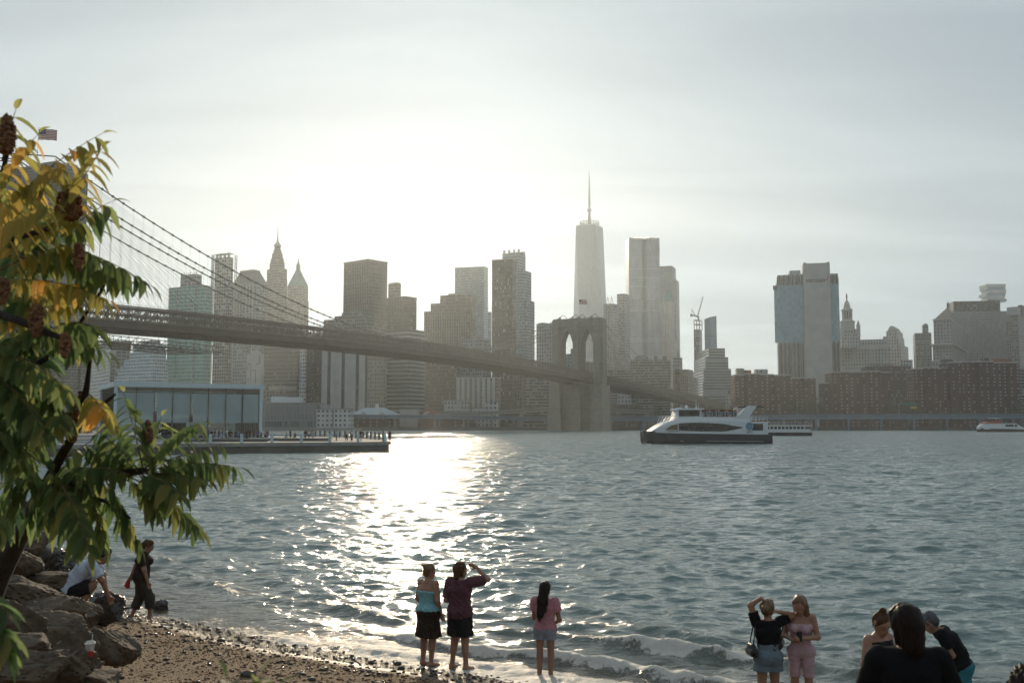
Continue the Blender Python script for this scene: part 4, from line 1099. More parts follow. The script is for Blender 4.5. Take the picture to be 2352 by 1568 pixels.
brick_block('red brick housing block in the middle, right of the lettered concrete tower', [(1894, 1909, 880, -3), (1909, 1934, 856, 2), (1934, 1962, 856, 5), (1962, 1990, 855, 1), (1990, 2018, 854, 5), (2018, 2043, 856, 2)], 860, 2, [])
brick_block('longest red brick housing block with two height levels, nearest the right edge', [(2098, 2122, 848, 0), (2122, 2150, 846, 4), (2150, 2176, 846, 1), (2176, 2204, 834, 5), (2204, 2240, 832, 1), (2240, 2276, 832, 5), (2276, 2310, 834, 1), (2310, 2334, 834, 4)], 852, 3, [(2165, 2186, 832, 825, 'bronze'), (2250, 2270, 832, 822, 'bronze'), (2277, 2322, 832, 824, 'redclay')])
b = Bld('brick_office_block', 'brown brick slab with sunlit white left end behind the middle red brick block', 1990, 2092, 2104, 840, 960, 10, F['brownbrick'], cat='office block'); b.ybox(.8, 1.0, -.01, .9, 840, 838, M['limestone'], 'plant_room'); b.roofgear(5, 12, M['gear'], 3)
b = Bld('office_block', 'pale stone low building between the municipal building and the slim striped tower', 2068, 2096, 2104, 826, 1100, 20, F['pale'], cat='office block')
b = Bld('apartment_block', 'dark brick block with pale balcony lines at the far right edge', 2330, 2390, 2420, 845, 900, 20, F['slabs'], cat='apartment block')
b = Bld('office_block', 'small pale block far down the street between the stepped tower and the red brick block', 1668, 1680, 1690, 905, 1020, 30, F['pale'], cat='office block'); b.ybox(.1, .7, .1, .8, 905, 895, F['redbrick2'], 'setback')
# ================================================================== people: one continuous surface per body, grown from tapered limbs
V3 = lambda *p: np.array(p, float)

def cone(a, b, ra, rb, sc=None, cut=False): return dict(a=np.asarray(a, float), b=np.asarray(b, float), ra=ra, rb=rb, sc=sc, cut=cut)

def surface_nets(Fd, org, h):
    ins = Fd < 0
    nx, ny, nz = Fd.shape
    cs = [(i, j, k) for i in (0, 1) for j in (0, 1) for k in (0, 1)]
    cnt = sum(ins[i:nx - 1 + i, j:ny - 1 + j, k:nz - 1 + k].astype(np.int8) for i, j, k in cs)
    act = (cnt > 0) & (cnt < 8)
    idx = np.full(act.shape, -1, np.int64); ci = np.argwhere(act); idx[act] = np.arange(len(ci))
    pos = np.zeros((len(ci), 3)); num = np.zeros(len(ci))
    def val(o): return Fd[ci[:, 0] + o[0], ci[:, 1] + o[1], ci[:, 2] + o[2]]
    for o in cs:
        for ax in range(3):
            if o[ax]: continue
            o2 = list(o); o2[ax] = 1
            v0, v1 = val(o), val(o2); c = (v0 < 0) != (v1 < 0)
            t = np.where(c, v0 / np.where(c, v0 - v1, 1), 0)
            p = np.array(o, float)[None, :].repeat(len(ci), 0); p[:, ax] += t
            pos[c] += p[c]; num[c] += 1
    pos = (ci + pos / num[:, None]) * h + org
    faces = []
    for ax in range(3):
        sl0 = [slice(None)] * 3; sl1 = [slice(None)] * 3
        sl0[ax] = slice(0, -1); sl1[ax] = slice(1, None)
        a, b = ins[tuple(sl0)], ins[tuple(sl1)]
        e = np.argwhere(a != b)
        u, w = (ax + 1) % 3, (ax + 2) % 3
        e = e[(e[:, u] > 0) & (e[:, w] > 0) & (e[:, u] < Fd.shape[u] - 1) & (e[:, w] < Fd.shape[w] - 1)]
        q = []
        for du, dw in ((-1, -1), (0, -1), (0, 0), (-1, 0)):
            c = e.copy(); c[:, u] += du; c[:, w] += dw; q.append(idx[c[:, 0], c[:, 1], c[:, 2]])
        q = np.stack(q, 1); flip = ~a[e[:, 0], e[:, 1], e[:, 2]]
        q[flip] = q[flip][:, ::-1]; faces.append(q)
    return pos, np.concatenate(faces)

def grow(groups, h=0.012, wr=0.0, seed=0, strands=False):
    """groups: list of (cones, k, clips); a cone group is blended smoothly, groups are joined. clips: (point, normal) planes that cut"""
    lo = np.min([np.minimum(c['a'], c['b']) - max(c['ra'], c['rb']) * 1.0 for g in groups for c in g[0]], 0) - 3 * h - .02
    hi = np.max([np.maximum(c['a'], c['b']) + max(c['ra'], c['rb']) * 1.0 for g in groups for c in g[0]], 0) + 3 * h + .02
    n = np.ceil((hi - lo) / h).astype(int) + 1
    ax = [lo[i] + h * np.arange(n[i]) for i in range(3)]
    D = np.full(n, 9.0)
    for cones, k, clips in groups:
        G = np.full(n, 9.0)
        for c in cones:
            m = max(c['ra'], c['rb']) + max(4 * k, 0.03) + 2 * h
            s0 = [int(max(0, np.floor((min(c['a'][i], c['b'][i]) - m - lo[i]) / h))) for i in range(3)]
            s1 = [int(min(n[i], np.ceil((max(c['a'][i], c['b'][i]) + m - lo[i]) / h) + 1)) for i in range(3)]
            X, Y, Z = np.meshgrid(*[ax[i][s0[i]:s1[i]] for i in range(3)], indexing='ij', sparse=True)
            a, b = c['a'], c['b']
            sc = c['sc'] or (1, 1, 1)
            px, py, pz = (X - a[0]) / sc[0], (Y - a[1]) / sc[1], (Z - a[2]) / sc[2]
            bx, by, bz_ = (b - a) / np.array(sc)
            l2 = bx * bx + by * by + bz_ * bz_ + 1e-9
            t = np.clip((px * bx + py * by + pz * bz_) / l2, 0, 1)
            d = np.sqrt((px - t * bx) ** 2 + (py - t * by) ** 2 + (pz - t * bz_) ** 2) - (c['ra'] + (c['rb'] - c['ra']) * t)
            d = d * min(sc) if c['sc'] else d
            if c['cut']:
                l = math.sqrt(l2); d = np.maximum(d, ((px - bx) * bx + (py - by) * by + (pz - bz_) * bz_) / l)
            S_ = tuple(slice(s0[i], s1[i]) for i in range(3)); g = G[S_]
            if k > 0:
                hh = np.clip(0.5 + 0.5 * (g - d) / k, 0, 1); G[S_] = np.where(g > 5, d, g * (1 - hh) + d * hh - k * hh * (1 - hh))
            else: G[S_] = np.minimum(g, d)
        for p, nr in clips or ():
            X, Y, Z = np.meshgrid(*ax, indexing='ij', sparse=True)
            G = np.maximum(G, (X - p[0]) * nr[0] + (Y - p[1]) * nr[1] + (Z - p[2]) * nr[2])
        D = np.minimum(D, G)
    if wr:
        X, Y, Z = np.meshgrid(*ax, indexing='ij', sparse=True)
        if strands: D = D + wr * (np.sin(X * 150 + 5 * np.sin(Z * 14) + Y * 60) * np.sin(Y * 130 + 4 * np.sin(Z * 17)) + .7 * np.sin(X * 47 + Y * 38 + 3 * np.sin(Z * 9)))
        else: D = D + wr * (np.sin(X * 31 + 9 * np.sin(Z * 11 + seed) + seed) * np.sin(Z * 37 + 7 * np.sin(X * 13 + Y * 9)) + 0.6 * np.sin(Z * 71 + X * 40 + Y * 55 + seed))
    return surface_nets(D, lo, h)

M['skin_light'] = mat('skin_light', (0.36, 0.19, 0.12), 0.5, var=0.1, vscale=6)
M['skin_tan'] = mat('skin_tan', (0.30, 0.150, 0.090), 0.5, var=0.1, vscale=6)
M['hair_brown'] = mat('hair_brown', (0.085, 0.042, 0.020), 0.5, var=0.4, vscale=40, stretch=(3, 3, .4))
M['hair_fair'] = mat('hair_fair', (0.165, 0.088, 0.036), 0.45, var=0.35, vscale=40, stretch=(3, 3, .4))
M['hair_dark'] = mat('hair_dark', (0.018, 0.011, 0.008), 0.42, var=0.4, vscale=40, stretch=(3, 3, .4))
def cloth(n, c, var=.15): M[n] = mat(n, c, 0.85, var=var, vscale=9, bump=.004, bscale=30); return M[n]
for n_, c_ in (('turquoise_cloth', (.22, .45, .48)), ('dark_brown_cloth', (.035, .022, .016)), ('maroon_cloth', (.10, .032, .045)), ('charcoal_cloth', (.018, .018, .018)), ('pink_cloth', (.46, .20, .22)),
               ('grey_denim', (.24, .25, .29)), ('black_cloth', (.011, .011, .012)), ('pale_denim', (.16, .21, .24)), ('pale_pink_cloth', (.52, .34, .36)), ('teal_cloth', (.02, .16, .19)), ('white_cloth', (.48, .52, .60)),
               ('olive_cloth', (.045, .036, .022)), ('dark_print', (.022, .018, .022)), ('bandana_cloth', (.10, .10, .11)), ('red_plastic', (.5, .02, .03)), ('sand_cloth', (.32, .25, .18)), ('blue_cloth', (.07, .12, .24))):
    cloth(n_, c_, .5 if n_ in ('dark_print', 'bandana_cloth') else .15)
for k_ in ('black_cloth', 'charcoal_cloth', 'dark_print', 'dark_brown_cloth', 'hair_dark', 'hair_brown'): M[k_].node_tree.nodes['Principled BSDF'].inputs['Specular IOR Level'].default_value = .12
M['bag_leather'] = mat('bag_leather', (.010, .009, .009), .35, var=.2, vscale=8)

STAND = dict(hipL=V3(-.088, 0, .90), hipR=V3(.088, 0, .90), kneeL=V3(-.095, .015, .49), kneeR=V3(.095, .015, .49), ankL=V3(-.095, -.03, .075), ankR=V3(.095, -.03, .075),
             toeL=V3(-.115, .135, .025), toeR=V3(.115, .135, .025), pel=V3(0, 0, .96), waist=V3(0, .005, 1.09), chest=V3(0, .0, 1.27), neck=V3(0, -.015, 1.425), head=V3(0, .015, 1.575),
             shL=V3(-.165, -.01, 1.385), shR=V3(.165, -.01, 1.385), elL=V3(-.215, -.03, 1.11), elR=V3(.215, -.03, 1.11), wrL=V3(-.225, .05, .87), wrR=V3(.225, .05, .87))

def unit(v): return v / (np.linalg.norm(v) + 1e-9)

def hand_cones(W, d, s, curl=.35, sz=1.0):
    """palm, four unequal fingers with a knuckle bend, and a thumb leaving the palm's side s"""
    d = unit(d); s = unit(s - d * (s @ d)); nn = np.cross(d, s)
    out = [cone(W, W + d * .035 * sz, .026 * sz, .024 * sz)]
    for i, (o, L) in enumerate(((.030, .068), (.010, .078), (-.010, .072), (-.028, .056))):
        k0 = W + d * .085 * sz + s * o * sz
        out.append(cone(W + d * .02 * sz + s * o * .6 * sz, k0, .017 * sz, .0125 * sz))
        c1 = unit(d * math.cos(curl) + nn * math.sin(curl)); c2 = unit(d * math.cos(curl * 2.3) + nn * math.sin(curl * 2.3))
        k1 = k0 + c1 * L * .5 * sz; out += [cone(k0, k1, .0105 * sz, .0095 * sz), cone(k1, k1 + c2 * L * .5 * sz, .0095 * sz, .008 * sz)]
    t0 = W + d * .030 * sz + s * .020 * sz; t1 = t0 + unit(d * .6 + s * .8 + nn * .2) * .045 * sz
    out += [cone(t0, t1, .015 * sz, .0115 * sz), cone(t1, t1 + unit(d * .9 + s * .3 + nn * .3) * .032 * sz, .0115 * sz, .009 * sz)]
    return out

def head_cones(J, face, sz=1.0):
    f = unit(np.asarray(face, float)); r = unit(np.cross(f, V3(0, 0, 1))); u = np.cross(r, f); c = J['head']
    P = lambda x, y, z: c + (r * x + f * y + u * z) * sz
    out = [cone(P(0, -.022, .030), P(0, .022, .034), .086 * sz, .080 * sz), cone(P(0, .028, -.02), P(0, .052, -.085), .066 * sz, .036 * sz), cone(P(-.045, .0, -.05), P(0, .055, -.088), .034 * sz, .028 * sz),
           cone(P(.045, .0, -.05), P(0, .055, -.088), .034 * sz, .028 * sz),
           cone(P(0, .090, .012), P(0, .112, -.030), .010 * sz, .016 * sz), cone(P(-.035, .083, .026), P(.035, .083, .026), .014 * sz, .014 * sz),     # nose, brow
           cone(P(-.020, .088, -.060), P(.020, .088, -.060), .011 * sz, .011 * sz),                                                                  # lips
           cone(P(-.080, -.005, .012), P(-.083, -.012, -.030), .016 * sz, .011 * sz, (.55, 1, 1) if abs(f[1]) > .8 else None), cone(P(.080, -.005, .012), P(.083, -.012, -.030), .016 * sz, .011 * sz, (.55, 1, 1) if abs(f[1]) > .8 else None)]
    return out, P

def leg_cones(J, w, g=0.0, upto=1.0):
    out = []
    for s in 'LR':
        h_, k_, a_, t_ = J['hip' + s], J['knee' + s], J['ank' + s], J['toe' + s]
        out += [cone(h_, k_, .092 * w + g, .058 * w + g)]
        if upto >= 1: out += [cone(k_, a_, .055 * w + g, .037 + g), cone(k_ + (a_ - k_) * .12 - V3(0, .012, 0), k_ + (a_ - k_) * .45 - V3(0, .014, 0), .052 * w, .045 * w), cone(a_ - unit(t_ - a_) * .03 - V3(0, 0, .035), a_, .034, .036), cone(a_ - V3(0, 0, .02), t_, .034, .024), cone(a_ - V3(.015, 0, .035), t_ + V3(-.02, -.02, 0), .022, .02), cone(a_ - V3(-.015, 0, .035), t_ + V3(.02, -.02, 0), .022, .02)]
    return out

def torso_cones(J, w, g=0.0, belly=0.0, bust=0.0, hipw=1.0):
    sc = (1, .74, 1)
    pl, wa, ch = J['pel'], J['waist'], J['chest']
    sx = unit(J['shR'] - J['shL']); fw = unit(np.cross(V3(0, 0, 1), sx)); fw = -fw if fw[1] < 0 and abs(fw[1]) > .5 else fw
    out = [cone(J['hipL'] + V3(0, 0, .02), J['hipR'] + V3(0, 0, .02), .108 * w * hipw + g, .108 * w * hipw + g), cone(pl - sx * .05, wa - sx * .035, .100 * w + g, .088 * w + g), cone(pl + sx * .05, wa + sx * .035, .100 * w + g, .088 * w + g),
           cone(wa - sx * .035, ch - sx * .07, .088 * w + g, .100 * w + g), cone(wa + sx * .035, ch + sx * .07, .088 * w + g, .100 * w + g),
           cone(ch - sx * .07, ch + sx * .07, .105 * w + g, .105 * w + g), cone(J['shL'] * .8 + J['neck'] * .2 - V3(0, 0, .02), J['shR'] * .8 + J['neck'] * .2 - V3(0, 0, .02), .062 + g, .062 + g), cone(J['neck'] - V3(0, 0, .03), ch, .07 + g, .095 * w + g)]
    for s in (-1, 1): out.append(cone(pl + sx * s * .065 - fw * .055 - V3(0, 0, .035), pl + sx * s * .07 - fw * .05 - V3(0, 0, .06), .085 * w * hipw + g, .08 * w * hipw + g))
    if belly: out.append(cone(wa + fw * belly * .5, pl + fw * belly * .6, .105 * w + g, .10 * w + g))
    if bust:
        for s in (-1, 1): out.append(cone(ch + fw * .085 + sx * s * .065 - V3(0, 0, .01), ch + fw * (.095 + bust) + sx * s * .07 - V3(0, 0, .03), .058 + g, .05 + g))
    return out, sx, fw

def arm_cones(J, w, g=0.0, f0=0.0, f1=2.0, cut=False):
    """f0..f1 counts along shoulder (0), elbow (1), wrist (2)"""
    out = []
    for s in 'LR':
        S_, E, W = J['sh' + s], J['el' + s], J['wr' + s]
        if f1 <= 1: out.append(cone(S_, S_ + (E - S_) * f1, .056 * w + g, (.056 - .014 * f1) * w + g * 1.25, None, cut))
        else: out += [cone(S_, E, .056 * w + g, .042 * w + g), cone(E, W, .041 * w + g, .026 + g)]
    return out

class Person:
    def __init__(s, label, base, yaw, H=1.68, w=1.0, skin='skin_light', face=(0, 1, 0), pose=None, belly=0, bust=0, hipw=1.0, h=.012, group=None, hands=(None, None), curl=.4):
        s.J = {k: v.copy() for k, v in STAND.items()}
        for k, v in (pose or {}).items(): s.J[k] = V3(*v)
        s.k = H / 1.70; s.yaw, s.base, s.h, s.w = yaw, base, h, w
        s.root = thing('person', base, label, 'person', group)
        J = s.J
        tc_, s.sx, s.fw = torso_cones(J, w, 0, belly, bust, hipw)
        hc, s.P = head_cones(J, face)
        cs = leg_cones(J, w) + tc_ + arm_cones(J, w) + [cone(J['neck'] - V3(0, 0, .02), J['head'] - V3(0, 0, .05), .054, .05)] + hc
        hn_ = []
        for i, sd in enumerate('LR'):
            d = J['wr' + sd] - J['el' + sd]
            dd, side = hands[i] if hands[i] else (d, V3(0, 1, 0) if abs(unit(d)[1]) < .8 else V3(0, 0, 1))
            hn_ += hand_cones(J['wr' + sd], np.asarray(dd, float), np.asarray(side, float), curl)
        s.belly, s.bust, s.hipw = belly, bust, hipw
        s.add('body', [(cs, .03, None), (hn_, .006, None)], M[skin])
    def xf(s, p):
        c_, n_ = math.cos(s.yaw), math.sin(s.yaw); p = np.atleast_2d(p) * s.k
        return np.stack([p[:, 0] * c_ - p[:, 1] * n_ + s.base[0], p[:, 0] * n_ + p[:, 1] * c_ + s.base[1], p[:, 2] + s.base[2]], 1)
    def add(s, name, groups, m, wr=0.0, h=None, parent=None):
        v, f = grow(groups, h or s.h, wr, len(name), name == 'hair')
        me = bpy.data.meshes.new(name); me.from_pydata((s.xf(v) - np.array(s.base)).tolist(), [], f.tolist()); me.materials.append(m)
        me.polygons.foreach_set('use_smooth', [True] * len(me.polygons))
        o = bpy.data.objects.new(name, me); COL.objects.link(o); o.parent = parent or s.root; return o
    def mb(s, name, b, m):
        v = s.xf(np.array(b.v)) - np.array(s.base)
        me = bpy.data.meshes.new(name); me.from_pydata(v.tolist(), [], b.f); me.materials.append(m); me.polygons.foreach_set('use_smooth', [True] * len(me.polygons))
        o = bpy.data.objects.new(name, me); COL.objects.link(o); o.parent = s.root; return o
    def shirt(s, name, m, hem, sleeve=.6, g=.016, top=None, loose=0.0, wr=.003):
        J = s.J; t = torso_cones(J, s.w, g, s.belly, s.bust, s.hipw)[0]
        if loose: t += [cone(J['chest'] - V3(0, 0, .05), J['pel'] - V3(0, 0, .05), .12 * s.w + g, .13 * s.w + g + loose, (1.18, .82, 1))]
        up = unit(J['neck'] - J['pel']); clips = [(J['pel'] + up * hem, -up), (J['neck'] + up * (.012 if top is None else top), up)]
        gs = [(t, .03, clips)]
        if sleeve: gs.append((arm_cones(J, s.w, g + .004 + loose * .3, 0, sleeve, True), .01, [(J['pel'] + up * hem, -up)]))
        return s.add(name, gs, m, wr)
    def shorts(s, name, m, length=.55, g=.016, flare=.02, top=.12):
        J = s.J; up = unit(J['waist'] - J['pel'])
        t = [c for c in torso_cones(J, s.w, g, s.belly, 0, s.hipw)[0]]
        lg = []
        for sd in 'LR':
            a, b = J['hip' + sd], J['hip' + sd] + (J['knee' + sd] - J['hip' + sd]) * min(length, 1)
            lg.append(cone(a, b, .098 * s.w + g, (.098 - .036 * length) * s.w + g + flare, None, True))
            if length > 1:
                k_ = J['knee' + sd]; lg[-1]['cut'] = False; lg.append(cone(k_, k_ + (J['ank' + sd] - k_) * (length - 1), .062 * s.w + g + flare, .05 * s.w + g + flare, None, True))
        return s.add(name, [(t, .03, [(J['pel'] + up * top, up), (J['pel'] - up * .165, -up)]), (lg, .012, None)], m, .003)
    def skirt(s, name, m, z1, top=.1, flare=.05):
        J = s.J
        c = [cone(J['pel'] + V3(0, 0, top), V3(J['pel'][0], J['pel'][1], z1), .125 * s.w * s.hipw, .135 * s.w * s.hipw + flare, (1.22, .95, 1), True), cone(J['hipL'], J['hipR'], .125 * s.w * s.hipw, .125 * s.w * s.hipw), cone(J['pel'] + V3(-.05, -.05, -.05), J['pel'] + V3(.05, -.05, -.05), .11 * s.w, .11 * s.w)]
        return s.add(name, [(c, .03, [(J['pel'] + V3(0, 0, top), V3(0, 0, 1)), (V3(0, 0, z1), V3(0, 0, -1))])], m, .004)
    def hair(s, m, locks=(), cap=1.0, name='hair', wr=.004, fringe=True):
        P = s.P
        c = [cone(P(0, -.035, .045), P(0, .005, .062), .090 * cap, .080 * cap), cone(P(0, -.055, -.02), P(0, -.045, .03), .066 * cap, .078 * cap)]
        if fringe: c += [cone(P(-.055, .03, .06), P(-.07, .0, -.01), .034, .026), cone(P(.055, .03, .06), P(.07, .0, -.01), .034, .026)]
        for a, b, ra, rb in locks: c.append(cone(P(*a), P(*b), ra, rb))
        return s.add(name, [(c, .022, None)], m, wr)
    def eyes(s):
        P = s.P
        for x in (-.032, .032):
            b = MB(); c = P(x, .086, .008); b.lathe([(.003, -.009), (.009, -.004), (.009, .004), (.003, .009)], tuple(c), 8); s.mb('eye', b, M['black'])

def small_person(label, base, yaw, top, legs, hair, variant=0, H=1.7, group=None):
    """a figure seen small: body with clothes and hair as parts, coarser surface"""
    key = (variant, top, legs, hair)
    if key not in small_person.cache:
        poses = [dict(), dict(elR=(.26, .06, 1.16), wrR=(.12, .22, 1.22), elL=(-.26, .06, 1.16), wrL=(-.12, .22, 1.22)), dict(kneeR=(.10, .16, .50), ankR=(.10, .22, .09), toeR=(.11, .37, .05), ankL=(-.095, -.20, .10), toeL=(-.1, -.05, .03)),
                 dict(elR=(.33, .02, 1.22), wrR=(.24, .10, 1.45)),
                 dict(hipL=(-.09, 0, .50), hipR=(.09, 0, .50), kneeL=(-.12, .40, .50), kneeR=(.12, .40, .50), ankL=(-.12, .42, .09), ankR=(.12, .42, .09), toeL=(-.12, .56, .03), toeR=(.12, .56, .03), pel=(0, 0, .55), waist=(0, .02, .68), chest=(0, .04, .86), neck=(0, .04, 1.01), head=(0, .08, 1.16), shL=(-.165, .03, .97), shR=(.165, .03, .97), elL=(-.22, .06, .72), elR=(.22, .06, .72), wrL=(-.15, .27, .62), wrR=(.15, .27, .62))]
        p = Person(label, base, yaw, H, 1.0, 'skin_tan', pose=poses[variant], h=.026)
        if variant == 4: p.shirt('shirt', M[top], -.02, .6, .02); p.shorts('trousers', M[legs], 1.7, .012, .0)
        else: p.shirt('shirt', M[top], .0, .6, .022); p.shorts('trousers', M[legs], .9 if hair != 'hair_dark' else 1.8, .018, .01)
        p.hair(M[hair], [((0, -.06, -.02), (0, -.075, -.16), .06, .05)] if hair != 'hair_dark' else [], 1.05)
        if group: p.root['group'] = group
        small_person.cache[key] = (p.root, yaw); return p.root
    src, y0 = small_person.cache[key]
    return copy_tree(src, base, label, yaw - y0, group)
small_person.cache = {}
# ================================================================== far shore road, trees, waterfront
def path_pts(pts, step):
    out = []
    for a, b in zip(pts[:-1], pts[1:]):
        n = max(1, round((b - a).length / step)); out += [a.lerp(b, i / n) for i in range(n)]
    return out + [pts[-1]]

def viaduct(name, label, pts, wid, m, gird, col_w, step=25.0):
    root = thing(name, tuple(pts[0]), label, 'elevated road')
    P = path_pts(pts, step)
    d, g, r = MB(), MB(), MB()
    for a, b in zip(P[:-1], P[1:]):
        o = Vector((0, wid / 2, 0))
        d.beam(a + o - Vector((0, 0, .4)), b + o - Vector((0, 0, .4)), wid, .8)
        for y in (.3, wid - .3): g.beam(a + Vector((0, y, -.85 - gird / 2)), b + Vector((0, y, -.85 - gird / 2)), .5, gird)
        for y in (0.15, wid - .15): r.beam(a + Vector((0, y, .75)), b + Vector((0, y, .75)), .12, .25); r.beam(a + Vector((0, y, .3)), b + Vector((0, y, .3)), .12, .5)
    d.build('deck', M['dark_concrete'], root); g.build('girder', m, root); r.build('parapet', m, root)
    for p in P:
        c = MB()
        for y in (1.2, wid - 1.2):
            c.prism([(p.x - col_w, p.y + y - .6), (p.x + col_w, p.y + y - .6), (p.x + col_w, p.y + y + .6), (p.x - col_w, p.y + y + .6)], -3, p.z - .9 - gird)
        c.box(p.x - col_w * 1.3, p.x + col_w * 1.3, p.y + .4, p.y + wid - .4, p.z - 1.9 - gird, p.z - .86 - gird)
        c.build('column', m, root)
    return P
Yv = 792.0
rp = viaduct('elevated_road', 'long blue steel elevated road on columns along the far shore, right of the bridge tower', [at(1396, 958, Yv), at(1560, 957, Yv), at(1800, 954, Yv), at(2100, 953, Yv), at(2480, 952, Yv)], 15, M['blue_steel'], 2.2, .75)
viaduct('road_ramp', 'beige concrete road ramp rising behind the stone bridge tower', [at(1000, 952, 806), at(1130, 946, 806), at(1262, 938, 806), at(1400, 941, 812), at(1500, 944, 830)], 9, M['concrete'], 1.2, .7, 30)
viaduct('elevated_road', 'low blue elevated road left of the stone bridge tower, below the market roofs', [at(800, 954, 804), at(1010, 955, 804), at(1264, 960, 804)], 9, M['blue_steel'], 1.3, .5, 30)

def leaf_crown(mb, c, rx, rz, n, g, leaf=.8, m=0):
    """many small leaf clumps spread through uneven lobes"""
    lobes = [(c + Vector((g.uniform(-.6, .6) * rx, g.uniform(-.6, .6) * rx, g.uniform(-.5, .6) * rz)), g.uniform(.35, .6)) for _ in range(9)]
    for _ in range(n):
        o, k = g.choice(lobes)
        d = Vector((g.gauss(0, 1), g.gauss(0, 1), g.gauss(0, 1))).normalized() * (g.random() ** .45) * k
        p = o + Vector((d.x * rx, d.y * rx, d.z * rz)); s = leaf * g.uniform(.5, 1.2)
        u = Vector((g.gauss(0, 1), g.gauss(0, 1), g.gauss(0, .6))).normalized(); w = u.orthogonal().normalized()
        mb.add([p - u * s, p + w * s * .5, p + u * s, p - w * s * .5], [(0, 1, 2, 3)], m)

def far_tree(label, x, ytop, Y, r, seed, base=GZ):
    g = random.Random(seed); b = at(x, 976, Y); b.z = base; top = top_z(x, ytop, Y)
    root = thing('street_tree', tuple(b), label, 'tree', 'trees along the far shore road')
    t = MB(); t.tube([b, b + Vector((.2, 0, (top - base) * .4)), b + Vector((0, 0, (top - base) * .75))], [.35, .25, .08], 6)
    for k in range(4): t.tube([b + Vector((0, 0, (top - base) * .35)), b + Vector((g.uniform(-1, 1) * r * .6, g.uniform(-1, 1) * r * .6, (top - base) * .7))], [.16, .05], 5)
    t.build('trunk', M['bark_far'], root)
    cr_ = MB(); leaf_crown(cr_, b + Vector((0, 0, (top - base) * .62)), r, (top - base) * .42, 420, g, 1.0); cr_.build('crown', M['leaf_far'], root)
for i, (lb, x, y, Y, r) in enumerate((
        ('round green tree at the right end of the left red brick housing block', 1826, 914, 838, 6), ('broad green tree just below the lettered concrete tower', 1848, 908, 842, 7), ('green tree left beside the middle red brick block, tallest of its clump', 1876, 904, 845, 8), ('low green tree against the left corner of the middle red brick block', 1892, 920, 838, 5.5),
        ('dark green tree right beside the middle red brick block', 2050, 918, 838, 6), ('wide tree under the green road sign', 2072, 926, 836, 7), ('small tree left beside the longest red brick block', 2096, 926, 838, 5.5), ('low tree in front of the middle of the longest red brick block', 2198, 934, 836, 5),
        ('dark tree half hidden below the bridge approach', 1470, 928, 848, 7), ('dark tree behind the ferry, below the bridge approach end', 1510, 932, 846, 6.5), ('small dark tree left of the left red brick block', 1676, 932, 842, 5), ('dim tree between the cream apartments and the stone bridge tower', 1178, 922, 868, 7), ('dim tree at the right foot of the cream apartments', 1160, 928, 850, 5), ('dark tree at the left foot of the stone bridge tower', 1222, 926, 850, 6.5),
        ('hazy low tree beside the white three storey building', 815, 958, 800, 4), ('dark tree at the far right end of the shore road', 2342, 918, 838, 7))):
    far_tree(lb, x, y, Y, r, 40 + i)

def road_lamp(label, x, ytop, Y, base):
    b = at(x, 976, Y); b.z = base; h = top_z(x, ytop, Y)
    root = thing('street_lamp', tuple(b), label, 'street lamp', 'lamps along the far shore road')
    p = MB(); p.tube([b, Vector((b.x, b.y, h - .6)), Vector((b.x + .5, b.y, h - .1)), Vector((b.x + 1.8, b.y, h))], [.16, .12, .1, .08], 6); p.build('pole', M['metal'], root)
    l = MB(); l.box(b.x + 1.6, b.x + 2.7, b.y - .2, b.y + .2, h - .12, h + .12); l.build('lamp_head', M['metal'], root)
for i, (x, y, w) in enumerate(((1482, 935, 'over the dark trees by the bridge approach'), (1624, 927, 'beside the stepped banded tower'), (1668, 930, 'left of the left red brick block'), (1735, 930, 'in front of the left red brick block'), (1793, 925, 'at the middle of the left red brick block'), (1833, 922, 'between the trees below the lettered tower'), (1878, 924, 'by the tallest tree left of the middle brick block'), (1990, 924, 'in front of the middle red brick block'), (2162, 922, 'left half of the longest red brick block'), (2232, 926, 'middle of the longest red brick block'), (2310, 924, 'right end of the longest red brick block'))):
    road_lamp('tall grey street lamp ' + w, x, y, 809 if x > 1640 else 835, at(1800, 954, Yv).z if x > 1640 else GZ)

def sign_gantry():
    b = at(2066, 976, 812); b.z = at(2066, 954, Yv).z
    root = thing('road_sign', tuple(b), 'green overhead road sign with yellow panel in front of the brick blocks', 'road sign')
    p = MB(); p.tube([b, Vector((b.x, b.y, top_z(1, 926, 812)))], .16, 6); q = at(2066, 928, 812); p.beam(q, at(2106, 928, 812), .25); p.build('post', M['metal'], root)
    a, c = at(2072, 931, 811.7), at(2106, 924, 811.7); MB().box(a.x, c.x, 811.5, 811.7, a.z, c.z).build('sign_panel', mat('sign_green', (.01, .13, .10), .5), root)
    a, c = at(2092, 938, 811.7), at(2106, 934, 811.7); MB().box(a.x, c.x, 811.5, 811.7, a.z, c.z).build('sign_panel', mat('sign_yellow', (.65, .42, .03), .5), root)
sign_gantry()
for lb, x, y, Y in (('small green road sign at the end of the bridge approach', 1690, 932, 880), ('green road sign above the bridge approach left of the stepped tower', 1612, 915, 1100)):
    a = at(x, y, Y); root = thing('road_sign', (a.x, a.y, a.z - 4), lb, 'road sign')
    MB().box(a.x - 3, a.x + 3, a.y - .15, a.y + .15, a.z - 1.4, a.z + 1.4).build('sign_panel', mat('sign_green', (.01, .13, .10), .5), root)
    MB().tube([(a.x, a.y + .3, GZ), (a.x, a.y + .3, a.z + 1)], .2, 6).build('post', M['metal'], root)

